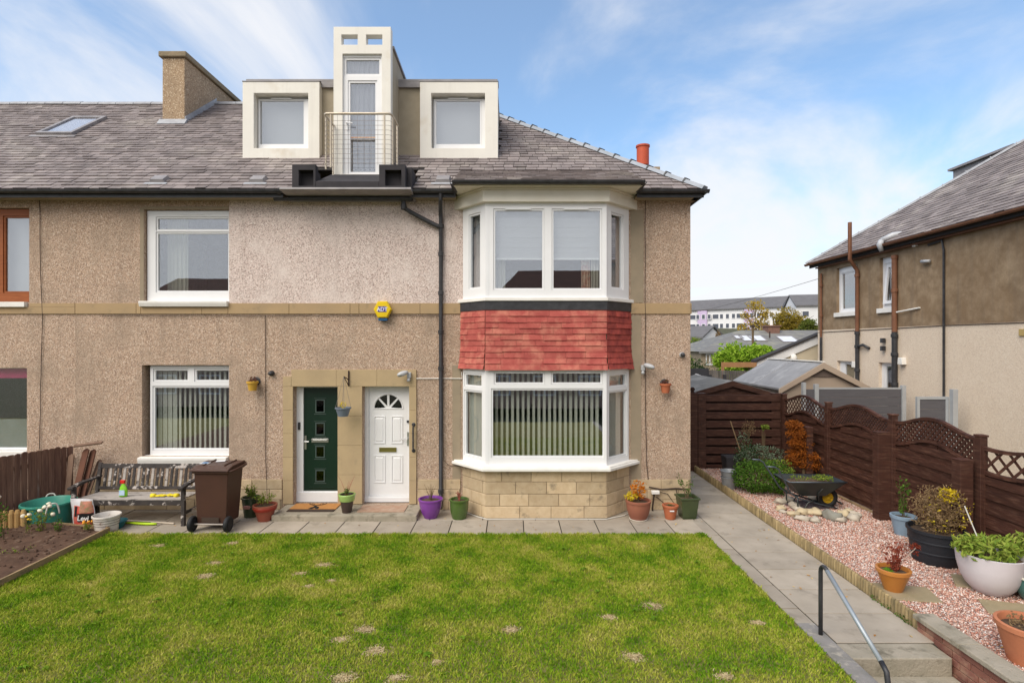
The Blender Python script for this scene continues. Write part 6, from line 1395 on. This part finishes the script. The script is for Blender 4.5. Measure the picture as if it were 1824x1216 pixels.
mb=MB(m_cable); mb.tube([FN(-yN1+.05,3.36,.012),FN(nu(1600),3.40,.012),FN(nu(1684),3.42,.014),FN(5,3.40,.012)],.009,5); mb.build('wall_cable',nb)
mb=MB(m_lamp); a=Vector(FN(nu(1590),5.78,.3)); mb.tube([a,a+Vector((.25,-.1,.12)),a+Vector((.75,-.2,.22))],[.07,.08,.03],8); mb.tube([a,a+Vector((-.05,0,-.12)),a+Vector((.0,-.0,-.3))],[.07,.08,.05],8); mb.build('grey_pipe_wrap',nb,smooth='y')
mb=MB(m_sill); mb.tube([FN(nu(1603),nz(1603,556),.09),FN(nu(1640),nz(1640,548),.02)],.022,6); mb.build('overflow_pipe',nb)
for px,py,mt in ((1633,435,m_sill),(1611,643,m_sill),(1527,649,m_sill)):
    u,z=nu(px),nz(px,py); mb=MB(mt); s_=.06 if py<500 else .09; mb.prism([(-s_,-s_),(s_,-s_),(s_*.8,s_),(-s_*.8,s_)],.0,s_*1.4,Fr(FN(u,z,0),FN.U,FN.V,FN.N)); mb.build('wall_vent',nb,bevel=.01)
u,z=nu(1655),nz(1655,464); mb=MB(m_lamp); mb.tube([FN(u-.15,z,.08),FN(u+.12,z-.03,.08)],.04,8); mb.build('wall_lamp',nb,smooth='y')
for px,py in ((1577,606),(1577,620)): u,z=nu(px),nz(px,py); mb=MB(m_black); mb.box(u-.05,u+.05,z-.07,z+.06,.02,.12,FN); mb.build('outdoor_lamp',nb,bevel=.01)
u=nu(1817); mb=MB(M('yellow_vent_grille',(.50,.36,.14),rough=.7)); mb.box(u,u+.25,nz(1817,598),nz(1817,586),.002,.03,FN); mb.build('wall_vent',nb)
# rear extension of the neighbour with sloping white verge
m_ext=M('pale_cream_render',(.62,.54,.40),(.57,.49,.36),sc=2,rough=.9,bump=.4)
ex=thing('rear_extension','cream rendered lean-to extension with a sloping white verge board','extension',(X(1405,19.4),Y(19.4),0))
FE=Fr((0,Y(19.4),0),(1,0,0),(0,0,1),(0,-1,0)); e0,e1=X(1354,19.4),X(1475,19.4); z0,z1=Z(652,19.4),Z(600,19.4)
mb=MB(m_ext); mb.prism([(e0,-.2),(e1,-.2),(e1,z1),(e0,z0)],-.25,0,FE); mb.prism([(e0+.3,-.2),(e1,-.2),(e1,z1-.5),(e0+.3,z0-.5)],-1.6,-.251,FE); mb.build('wall',ex)
mb=MB(m_white); mb.prism([(e0-.12,z0-.14),(e1,z1-.08),(e1,z1+.2),(e0-.12,z0+.16)],.002,.05,FE); mb.build('verge_board',ex)
mb=MB(m_under); mb.prism([(e0-.2,z0+.13),(e1,z1+.202),(e1,z1+.27),(e0-.2,z0+.21)],-.28,.1,FE); mb.build('roof',ex)
mb=MB(m_sill); b=FE(X(1414,19.3),Z(638,19.3),.0); mb.lathe([(0,-.14),(.10,-.12),(.11,.02),(.06,.14),(0,.15)],(b.x,b.y-.1,b.z),12); mb.build('wall_lamp',ex,smooth='y')
# beige plastic shed
m_shed=M('beige_shed_panel',(.43,.34,.265),(.40,.315,.245),sc=2,rough=.6); m_shroof=M('shed_grey_roof',(.25,.25,.26),(.31,.31,.32),sc=2.5,rough=.8,spec=.2,c3=(.38,.38,.39),sc3=2)
sh=thing('beige_shed','beige plastic garden shed with a grey ridged roof beyond the fence','shed',(X(1465,14.6),Y(15.5),-.1))
ds=14.6; FSh=Fr((0,Y(ds),0),(1,0,0),(0,0,1),(0,-1,0)); xl,xm,xr=X(1392,ds),X(1463,ds),X(1545,ds); ze,zr3=Z(690,ds),Z(648,ds)
mb=MB(m_shed); mb.prism([(xl,-.15),(xr,-.15),(xr,ze),(xm,zr3-.03),(xl,ze)],-2.9,0,FSh)
for k in range(7): mb.box(xl+.03,xr-.03,.2+.22*k,.2+.22*k+.2,.001,.012,FSh)
mb.build('wall',sh,bevel=.004)
for a,b,c,d in ((xl-.1,ze-.06,xm,zr3),(xm,zr3,xr+.1,ze-.06)):
    mb=MB(m_shroof); mb.prism([(a,b),(c,d),(c,d+.05),(a,b+.05)],-2.98,.08,FSh); mb.use(m_ltlead)
    for q in (-1.5,): mb.prism([(a,b+.051),(c,d+.051),(c,d+.065),(a,b+.065)],q,q+.03,FSh)
    mb.build('roof_panel',sh)
mb=MB(m_shed); mb.prism([(xl-.12,ze-.17),(xm,zr3-.12),(xr+.12,ze-.17),(xr+.12,ze-.03),(xm,zr3+.04),(xl-.12,ze-.03)],.082,.12,FSh); mb.build('bargeboard',sh,bevel=.004)
mb=MB(M('shed_gable_vent',(.16,.12,.10),rough=.7)); mb.prism([(xm-.42,zr3-.34),(xm+.42,zr3-.34),(xm,zr3-.15)],.013,.03,FSh); mb.build('gable_vent',sh)
mb=MB(m_sill); mb.box(xm-.06,xm+.06,-2.98,.08,zr3+.05,zr3+.075,Fr(FSh.o,FSh.U,FSh.N,FSh.V)); mb.build('ridge_cap',sh)
# brown shed behind the gate panel
bs=thing('brown_shed','dark brown timber shed with a grey felt roof behind the slatted panel','shed',(X(1303,13.8),Y(14.8),-.1))
ds=13.7; FS2=Fr((0,Y(ds),0),(1,0,0),(0,0,1),(0,-1,0)); xl,xm,xr=X(1222,ds),X(1303,ds),X(1384,ds); ze,zr3=Z(704,ds),Z(680,ds)
mb=MB(m_brownf); mb.prism([(xl,-.15),(xr,-.15),(xr,ze),(xm,zr3-.02),(xl,ze)],-2.6,0,FS2); 
for k in range(5): mb.box(xl+.1,xr-.1,1.2+.1*k,1.29+.1*k,.001,.012,FS2) if 1.29+.1*k<ze else None
mb.build('wall',bs)
m_felt=M('grey_roof_felt',(.24,.235,.22),(.20,.195,.185),sc=3,rough=.95,bump=.3,c3=(.33,.32,.30),sc3=2)
for a,b,c,d in ((xl-.08,ze-.02,xm,zr3),(xm,zr3,xr+.1,ze-.02)): mb=MB(m_felt); mb.prism([(a,b),(c,d),(c,d+.035),(a,b+.035)],-2.7,.06,FS2); mb.build('felt_roof',bs)
mb=MB(m_brownf); mb.prism([(xl-.1,ze-.12),(xm,zr3-.11),(xr+.12,ze-.12),(xr+.12,ze+.0),(xm,zr3+.03),(xl-.1,ze)],.062,.09,FS2); mb.build('bargeboard',bs,bevel=.003)
# grey composite fence
m_comp=M('grey_composite_board',(.115,.11,.12),(.10,.095,.105),sc=3,rough=.7,stretch=(1,1,6)); m_alu=M('aluminium_post',(.48,.50,.52),(.42,.44,.46),rough=.45,metal=.3)
cf=thing('grey_composite_fence','grey composite board fence with pale metal posts beyond the trellis','fence',(X(1530,14),Y(14),-.1))
FC=Fr((0,Y(14.0),0),(1,0,0),(0,0,1),(0,-1,0)); xa,xb=X(1458,14),X(1604,14)
for k in range(9): z1=Z(693,14)-.21*k; mb=MB(m_comp); mb.box(xa,xb,z1-.205,z1,-.02,.02,FC); mb.build('fence_board',cf,bevel=.006)
for p0,p1,yt in ((1450,1457,684),(1605,1612,686)): mb=MB(m_alu); mb.box(X(p0,14),X(p1,14),-.2,Z(yt,14),-.05,.05,FC); mb.build('metal_post',cf,bevel=.003)
mb=MB(m_alu); mb.box(xa,xb,Z(693,14)+.002,Z(690,14),-.025,.025,FC); mb.build('top_rail',cf)
mb=MB(m_comp); mb.box(X(1435,14),X(1449,14),0,Z(693,14),-.02,.02,FC); mb.build('fence_board',cf); mb=MB(m_alu); mb.box(X(1429,14),X(1434,14),-.2,Z(681,14),-.05,.05,FC); mb.build('metal_post',cf)
cg=thing('grey_side_gate','small grey composite gate in a metal frame against the cream wall','gate',(X(1662,12.4),Y(12.4),-.1))
FC=Fr((0,Y(12.4),0),(1,0,0),(0,0,1),(0,-1,0)); xa,xb=X(1637,12.4),X(1683,12.4); zt4=Z(711,12.4)
for k in range(8): mb=MB(m_comp); mb.box(xa,xb,zt4-.22*k-.215,zt4-.22*k,-.015,.015,FC); mb.build('gate_board',cg)
mb=MB(m_alu); mb.grid(FC,xa-.06,xb+.07,-.1,zt4+.06,-.03,.03,[(xa-.001,xb+.001,0,zt4+.001)]); mb.build('gate_frame',cg); mb=MB(m_alu); mb.box(X(1694,12.3),X(1703,12.3),-.2,Z(693,12.3),-.05,.06,Fr((0,Y(12.3),0),(1,0,0),(0,0,1),(0,-1,0))); mb.build('metal_post',cg,bevel=.003)
# ================================================================ beyond
m_dfence=M('charcoal_fence',(.055,.055,.065),(.045,.045,.05),sc=3,rough=.8)
df=thing('charcoal_board_fence','charcoal board fence with upright pales behind the brown shed','fence',(X(1290,21),Y(21),-.1))
FD2=Fr((0,Y(21),0),(1,0,0),(0,0,1),(0,-1,0)); mb=MB(m_dfence); mb.box(X(1205,21),X(1262,21),-.2,Z(656,21),-.03,.03,FD2); mb.build('solid_panel',df)
mb=MB(M('greybrown_pale',(.17,.15,.14),(.11,.10,.095),rough=.9,isl=.3)); x=X(1262,21)+.01
while x<X(1372,21): mb.box(x,x+.075,-.2,Z(659+(x-X(1262,21))*1.1,21),-.01,.01,FD2); x+=.088
mb.box(X(1262,21)+.01,X(1372,21),.4,.5,-.04,-.011,FD2); mb.build('upright_pales',df)
for px in (1262,1288): mb=MB(m_dfence); mb.box(X(px,20.9),X(px+5,20.9),-.2,Z(667,20.9),.05,.15,FD2); mb.build('fence_post',df)
t=thing('white_lattice_frame','small white lattice frame lying on top of the shed roof','lattice',(X(1245,17),Y(17),2)); mb=MB(m_white)
a,b=(X(1238,16.9),Y(16.9),Z(672,16.9)),(X(1268,16.9),Y(16.9),Z(676,16.9))
a2=(X(1239,16.9),Y(16.9),Z(666,16.9)); 
mb.tube([a,a2],.02,5); mb.tube([a2,b],.02,5); mb.tube([a,b],.02,5)
for k in range(1,6): q=k/6; p=Vector(a2).lerp(Vector(b),q); r_=Vector(a).lerp(Vector(b),q); mb.tube([p,r_],.012,4)
mb.build('frame_bars',t)
t=thing('timber_pergola','orange-brown timber pergola beam on posts before the bamboo','pergola',(X(1320,23),Y(23),-.2)); m_perg=M('orange_timber',(.42,.22,.10),(.34,.17,.08),sc=3,rough=.8)
mb=MB(m_perg); mb.box(X(1286,23),X(1375,23),Y(23),Y(23)+.1,Z(654,23),Z(645,23)); mb.build('beam',t)
for px in (1288,1370): mb=MB(m_perg); mb.box(X(px,23)-.05,X(px,23)+.05,Y(23)+.0,Y(23)+.1,-.2,Z(654,23)-.002); mb.build('post',t)
def tree(name,label,px,d,pyb,blobs,leafm,n,ls,trunk=.12,group=None,zb=-.3,inner=.35,lump=.3,cat='tree'):
    x,y=X(px,d),Y(d); t=thing(name,label,cat,(x,y,zb),group)
    tops=[(X(bx_,d),y+oy,Z(by_,d)) for bx_,by_,rx,rz,oy in blobs]
    mb=MB(m_stem); zc=min(p[2] for p in tops); mb.tube([(x,y,zb),(x+.05,y,(zb+zc)/2),(x,y,zc)],[trunk,trunk*.8,trunk*.6],8)
    for p in tops: 
        mb.tube([(x,y,zb+(zc-zb)*.6),((x+p[0])/2,(y+p[1])/2,(zc+p[2])/2-.1),p],[trunk*.55,trunk*.35,trunk*.12],6)
        for _ in range(5): q=Vector(p); mb.tube([((x+p[0])/2,(y+p[1])/2,(zc+p[2])/2),q+Vector((R(-1,1),R(-1,1),R(-.3,.8)))*trunk*7],[trunk*.3,trunk*.08],4)
    mb.build('trunk',t)
    mb=MB(leafm); tot=sum(b[2]*b[3] for b in blobs)
    for (bx_,by_,rx,rz,oy),p in zip(blobs,tops): mb.bush(p,(rx*d/F,min(rx,rz)*d/F,rz*d/F),int(n*rx*rz/tot),ls,inner=inner,lump=lump)
    mb.build('crown',t); return t
tree('bamboo_clump','bright lime green bamboo hedge behind the pergola, left clump',1292,25,0,[(1288,640,16,22,0),(1300,655,18,18,0),(1312,630,14,18,.5)],l_lime,1500,.2,.03,'bamboo clumps',cat='bamboo')
tree('bamboo_clump','bright lime green bamboo hedge behind the pergola, middle clump',1335,25.5,0,[(1330,634,20,20,0),(1345,630,14,18,0),(1335,650,26,16,.4)],l_lime,1700,.2,.03,'bamboo clumps',cat='bamboo')
tree('bamboo_clump','bright lime green bamboo hedge behind the pergola, right clump',1366,26,0,[(1362,630,18,14,0),(1382,632,14,10,0),(1368,645,22,14,.4)],l_lime,1300,.2,.03,'bamboo clumps',cat='bamboo')
# bungalow with skylights
m_rwin=M('cloud_reflection_pane',(.72,.73,.75),(.66,.67,.70),rough=.25,spec=.5)  # pale colour stands in for bright cloud mirrored in the roof windows
m_bung=M('bungalow_roof_slate',(.20,.195,.19),(.16,.155,.15),sc=1.5,rough=.85,bump=.4,stretch=(1,1,6),c3=(.28,.27,.22),sc3=.8)
m_bwall=M('bungalow_wall',(.30,.24,.17),(.25,.20,.14),sc=2,rough=.95)
D1=44; t=thing('bungalow','grey-roofed bungalow with roof windows behind the bamboo','bungalow',(X(1340,D1),Y(D1),-.1))
xl,xrr=X(1245,D1),X(1470,D1); zeb=Z(626,D1); D2=49; zrg=Z(588,D2); xrl,xrrr=X(1318,D2),X(1470,D2)
mb=MB(m_bwall); mb.box(xl+.3,xrr,Y(D1)+.35,Y(D1)+9,-.2,zeb); mb.build('wall',t)
mb=MB(m_bung); A_=[(xl,Y(D1),zeb),(xrr+.8,Y(D1),zeb),(xrrr+.8,Y(D2),zrg),(xrl,Y(D2),zrg)]; mb.add(A_+[(p[0],p[1]+.01,p[2]-.15) for p in A_],[(0,1,2,3),(7,6,5,4),(0,4,5,1),(3,2,6,7),(0,3,7,4),(1,5,6,2)])
mb.poly([(xl,Y(D1),zeb),(xrl,Y(D2),zrg),(xl,2*Y(D2)-Y(D1),zeb)]); mb.poly([(xrl,Y(D2),zrg),(xrrr+.8,Y(D2),zrg),(xrr+.8,2*Y(D2)-Y(D1),zeb),(xl,2*Y(D2)-Y(D1),zeb)])
rb=mb.build('roof',t)
vv=(Vector((0,Y(D2)-Y(D1),zrg-zeb))); sl_=vv.length; vv.normalize(); FR2=Fr((0,Y(D1),zeb),(1,0,0),vv,Vector((0,-vv.z,vv.y)))
for p0,p1,q0,q1 in ((1311,1321,604,598),(1325,1339,608,598),(1341,1357,608,598),(1395,1412,610,599)):
    def onr(px,py):
        k=(611-py)/F; s_=(zrg-zeb)/(D2-D1); d=(3-zeb+s_*D1)/(s_-k); return X(px,d),(d-D1)/(D2-D1)*sl_
    u0,va=onr(p0,q0); u1,vb=onr(p1,q1); mb=MB(m_lead); mb.grid(FR2,u0,u1-.1,va,vb,.0,.08,[(u0+.08,u1-.18,va+.08,vb-.08)]); w=mb.build('roof_window',t); mb=MB(m_rwin); mb.box(u0+.08,u1-.18,va+.08,vb-.08,.03,.05,FR2); mb.build('window_glass',w)
mb=MB(M('bungalow_chimney_brick',(.22,.12,.09),rough=.9)); mb.box(X(1371,48),X(1391,48),Y(48.2),Y(49.4),3,Z(581,48)); mb.box(X(1369,48),X(1393,48),Y(48.1),Y(49.5),Z(581,48)+.002,Z(579,48)); cb=mb.build('chimney',t)
mb=MB(m_sill); mb.lathe([(.14,0),(.12,.45),(0,.45)],(X(1375,48.5),Y(48.6),Z(579,48)),10); mb.build('chimney_pot',cb)
fb2=Fr((0,Y(D1)+.35,0),(1,0,0),(0,0,1),(0,-1,0)); w=window(t,fb2,X(1260,D1),X(1274,D1),Z(650,D1),Z(630,D1),[(X(1261.5,D1),X(1266,D1),Z(648,D1),Z(632,D1)),(X(1268,D1),X(1272.5,D1),Z(648,D1),Z(632,D1))],n=.03,e=.01)
mb=MB(m_cable); mb.tube([(X(1371,46.5),Y(46.5),Z(602,46.5)),(X(1371,46.5),Y(46.5),Z(590,46.5))],.06,6); mb.build('flue_pipe',t)
t=thing('telegraph_pole','wooden telegraph pole rising in front of the bungalow roof','pole',(X(1341,36),Y(36),-.2)); mb=MB(m_stem); mb.tube([(X(1341,36),Y(36),-.2),(X(1341,36),Y(36),Z(577,36))],.075,8); mb.build('pole_shaft',t); mb=MB(m_cable); mb.box(X(1337,36),X(1344,36),Y(36)-.1,Y(36)+.1,Z(582,36),Z(579,36)); mb.build('cross_bar',t)
p0=Vector((X(1205,60),Y(60),Z(560,60))); p1=Vector((NX-.05,yN1-.1,5.15)); mb=MB(m_cable)
mb.tube([p0.lerp(p1,k/12)-Vector((0,0,.2*4*(k/12)*(1-k/12))) for k in range(13)],.008,4); mb.build('overhead_wire',label='thin overhead wire running from the pole to the neighbouring house',cat='wire')
# white gabled house
m_wwall=M('white_render',(.74,.73,.74),(.70,.69,.70),sc=.4,rough=.9); m_groof=M('grey_tile_roof',(.155,.15,.155),(.13,.125,.13),sc=.8,rough=.85)
def gable(name,label,cat,pA,pB,dA,dB,eA,eB,rise,base,mwall,gableR=True,depth=9,cols=(),strips=(),group=None,win=(),rr=None):
    a=Vector((X(pA,dA),Y(dA),0)); b=Vector((X(pB,dB),Y(dB),0)); fr,l=seg((a.x,a.y),(b.x,b.y)); t=thing(name,label,cat,((a.x+b.x)/2,(a.y+b.y)/2,base),group)
    ze=eA; mb=MB(mwall); zr_=ze+rise
    mb.prism([(0,base),(-depth,base),(-depth,ze),(-depth/2,zr_-.15),(0,ze)],0,l,Fr(fr.o,fr.N,fr.V,fr.U)); mb.build('wall',t)
    mb=MB(m_groof); mb.prism([(.5,ze-.1),(-depth/2,zr_),(-depth/2,zr_+.25),(.5,ze+.2)],-.3,l+.3,Fr(fr.o,fr.N,fr.V,fr.U)); mb.build('roof_slope',t)
    mb=MB(m_groof); mb.prism([(-depth/2-.0,zr_),(-depth-.5,ze-.1),(-depth-.5,ze+.2),(-depth/2,zr_+.25)],-.3,l+.3,Fr(fr.o,fr.N,fr.V,fr.U)); mb.build('roof_slope',t)
    for s0_,s1_,mt in strips: mb=MB(mt); mb.box(s0_*l,s1_*l,base,ze-.2,.01,.5,fr); mb.build('coloured_bay',t)
    for u,z,w_,h_,n_ in win:
        mb=MB(m_white); mb.grid(fr,u-w_/2,u+w_/2,z-h_/2,z+h_/2,n_+.0,n_+.08,[(u-w_/2+.12,u+w_/2-.12,z-h_/2+.12,z+h_/2-.12)]); w=mb.build('window',t); mb=MB(m_dglass2); mb.box(u-w_/2+.12,u+w_/2-.12,z-h_/2+.12,z+h_/2-.12,n_+.005,n_+.03,fr); mb.build('window_glass',w)
    return t,fr,l
m_dglass2=M('distant_dark_glass',(.09,.10,.13),rough=.25,spec=.6)
m_lil=M('lilac_render',(.55,.44,.62),(.50,.40,.57),sc=.4,rough=.9)
# long block of flats
dA,dB=172,150; l_=math.hypot(X(1392,dB)-X(1180,dA),dB-dA); ev=Z(547,150)
win=[]
for r_ in range(5):
    z=ev-2.0-r_*2.75
    for k in range(19): 
        u=1.2+k*(l_-2)/19
        if k%4==1: w_=1.9
        else: w_=1.1
        win.append((u,z,w_,1.5,.0 if not any(a*l_-1<u<b_*l_+1 for a,b_ in ((.33,.41),(.72,.79))) else .51))
gable('block_of_flats','long white five-storey block of flats with lilac bays on the far hill','flats',1180,1392,dA,dB,ev,ev,3.2,-.3,m_wwall,cols=(),strips=((.33,.41,m_lil),(.72,.79,m_lil)),win=win,depth=12)
gable('block_of_flats','long white block of flats furthest left along the far hill','flats',1060,1172,178,173,ev-.5,0,3.2,-.3,m_wwall,win=[(1.5+k*2.6,ev-2.5-r_*2.75,1.3,1.4,0) for r_ in range(4) for k in range(7)],depth=12)
gable('block_of_flats','shorter white block of flats nearest the brown neighbouring house, far hill','flats',1418,1520,140,137,Z(545,140),0,3.1,-.3,m_wwall,depth=12,win=[(u,Z(545,140)-2-2.8*r_,1.7,1.5,0) for r_ in range(5) for u in (2.2,6.2,11)])
d=88; gable('white_house','small white gabled house below the flats on the left','house',1205,1252,92,d,Z(602,d),0,1.8,-.3,m_wwall,depth=5.5,win=[(3.6,Z(606,d)-.2,.9,.9,0)])
mb=MB(m_wwall)
tree('autumn_tree','tall thin autumn tree with golden crown before the flats',1346,100,0,[(1345,545,17,11,0),(1333,562,10,9,1),(1362,560,14,11,0),(1350,580,24,14,0),(1322,585,10,10,0)],l_aut,1250,.42,.2,'autumn trees below the flats',inner=.2,lump=.35)
tree('autumn_tree','broad dense green-gold tree right of the thin golden tree',1405,95,0,[(1402,570,27,20,0),(1420,578,18,15,0),(1385,588,18,12,1),(1400,590,30,12,0)],lf('leaf_greengold',(.22,.17,.02),(.34,.26,.04),(.44,.30,.05)),4200,.42,.28,'autumn trees below the flats',inner=.3)
tree('autumn_tree','green tree furthest right beside the brown neighbouring house',1440,92,0,[(1440,580,15,12,0),(1450,588,10,10,0),(1432,590,14,10,0)],lf('leaf_midgreen',(.08,.11,.02),(.14,.18,.03),(.26,.26,.06)),2200,.4,.25,'autumn trees below the flats',inner=.3)
tree('small_yellow_tree','small yellow-green tree low beside the corner of the house',1238,60,0,[(1238,612,9,12,0),(1240,628,8,10,0)],l_yg,700,.22,.1)
tree('garden_conifer','narrow dark conifer between white house and bungalow',1279,70,0,[(1279,600,5,12,0),(1279,612,7,10,0)],l_dry,700,.2,.1)
shrub('back_garden_bush','green bushes at the foot of the bungalow wall',X(1240,40),Y(40),-.2,[((-.3,0,1.1),(1.6,.8,1.0),1500,.15,l_dark,{}),((-1.,.5,1.6),(1.,.8,1.0),600,.15,l_yg,{})],1.4,'bush')
mb=MB(M('far_green',(.12,.17,.04),(.16,.15,.06),sc=.1,rough=1)); mb.box(-12,60,Y(64),Y(64)+.8,-.5,Z(632,64)); 
for i in range(700): mb.bush((R(-12,60),Y(63.6)+R(0,1),Z(634,64)+R(-.6,.2)),(.8,.6,.5),12,.3)
mb.build('distant_hedge',label='long green hedge beyond the back gardens',cat='hedge')
# ================================================================ across the street (seen mirrored in the window panes)
mb=MB(M('asphalt',(.06,.06,.062),(.045,.045,.047),sc=8,rough=.95,bump=.3,bsc=90)); mb.box(-120,120,-21,-14,-2.33,-2.30); mb.build('road',kind='structure')
mb=MB(m_pave); mb.box(-120,120,-14,-12.01,-2.33,-2.2); mb.box(-120,120,-23,-21,-2.33,-2.2); mb.build('pavement',kind='structure')
m_oroof=M('brown_tile_roof',(.15,.075,.055),(.11,.06,.045),sc=2,rough=.85,bump=.4,bsc=20)
def opp(x0,x1,y,zb,ze,zr_,lab,chx=None):
    t=thing('terraced_house',lab,'house',((x0+x1)/2,y-4,zb),'houses across the street'); mb=MB(m_render); mb.box(x0,x1,y-9,y,zb,ze); mb.build('wall',t)
    mb=MB(m_oroof); k=3.0; P=[(x0-.3,y+.3,ze),(x1+.3,y+.3,ze),(x1+.3,y-9.3,ze),(x0-.3,y-9.3,ze),(x0+k,y-4.5,zr_),(x1-k,y-4.5,zr_)]; mb.add(P,[(0,1,5,4),(1,2,5),(2,3,4,5),(3,0,4),(3,2,1,0)]); mb.build('roof',t)
    if chx:
        mb=MB(m_mortar); mb.box(chx-.9,chx+.9,y-5,y-4,zr_-1,zr_+1.2); c_=mb.build('chimney',t)
        for k in range(4): mb=MB(m_terra); mb.lathe([(.16,0),(.13,.6),(0,.6)],(chx-.6+.4*k,y-4.5,zr_+1.2),10); mb.build('chimney_pot',c_)
    F4=Fr((0,y,0),(-1,0,0),(0,0,1),(0,1,0)); n_=int((x1-x0)/3.2)
    for i in range(n_):
        for z in (zb+.9,zb+3.7): u=-(x0+1.6+3.2*i); window(t,F4,u-.8,u+.8,z,z+1.4,[(u-.7,u-.05,z+.1,z+1.3),(u+.05,u+.7,z+.1,z+1.3)],n=.03)
opp(-2.5,14,-30,-1.6,4.6,8.7,'terraced house with brown tiled hipped roof straight across the street')
opp(-30,-14,-30,-1.6,4.6,8.2,'terraced house with a tall chimney across the street to the left',chx=-21.5)
mb=MB(l_dark); 
for i in range(90): mb.bush((-24+i*.42,-24+R(-.1,.1),-1.5+R(-.1,.25)),(.4,.35,.7),55,.12)
mb.build('street_hedge',label='clipped dark hedge along the far side of the street',cat='hedge')
t=thing('parked_car','dark blue hatchback parked at the kerb across the lawn','car',(.7,-15.2,-2.3)); cx_=.7; cy_=-15.2
m_car=M('dark_blue_car_paint',(.02,.035,.10),rough=.2,spec=.6,coat=.8)
sec=[(-2.05,.35,.62),(-1.95,.30,.86),(-1.55,.28,.98),(-.9,.28,1.32),(-.2,.28,1.46),(.5,.28,1.44),(1.15,.28,1.10),(1.6,.28,.95),(2.0,.3,.80),(2.1,.4,.6)]
mb=MB(m_car); vs=[]; K=10
for x,zb,zt in sec:
    for k in range(K):
        a=PI*k/(K-1); wz=zt if True else 0; hw=.86*(1-.0*k)
        z=zb+(zt-zb)*math.sin(a)**.6; y=math.cos(a)*hw*(1 if z<.9 else 1-.28*(z-.9)/.55)
        vs.append((cx_+x,cy_+y,-2.3+z))
mb.add(vs,[(i*K+k,i*K+k+1,(i+1)*K+k+1,(i+1)*K+k) for i in range(len(sec)-1) for k in range(K-1)]+[tuple(range(K)),tuple((len(sec)-1)*K+k for k in range(K))][:2]); mb.build('car_body',t,smooth='y')
mb=MB(m_dglass2)
for s_ in (1,-1): mb.add([(cx_-1.2,cy_+s_*.845,-1.32),(cx_+1.0,cy_+s_*.845,-1.32),(cx_+.55,cy_+s_*.74,-.93),(cx_-.75,cy_+s_*.74,-.93)],[(0,1,2,3)])
mb.build('side_windows',t)
for x in (-1.3,1.3):
    for s_ in (1,-1): mb=MB(m_rub); mb.lathe([(0,-.1),(.3,-.1),(.32,0),(.3,.1),(0,.1)],n=20,fr=Fr((cx_+x,cy_+s_*.78,-2.3+.32),(1,0,0),(0,0,1),(0,-1,0))); w=mb.build('wheel',t); mb=MB(m_chrome); mb.lathe([(0,s_*-.11),(.2,s_*-.105)],n=16,fr=Fr((cx_+x,cy_+s_*.78,-2.3+.32),(1,0,0),(0,0,1),(0,-1,0))); mb.build('wheel_rim',w)
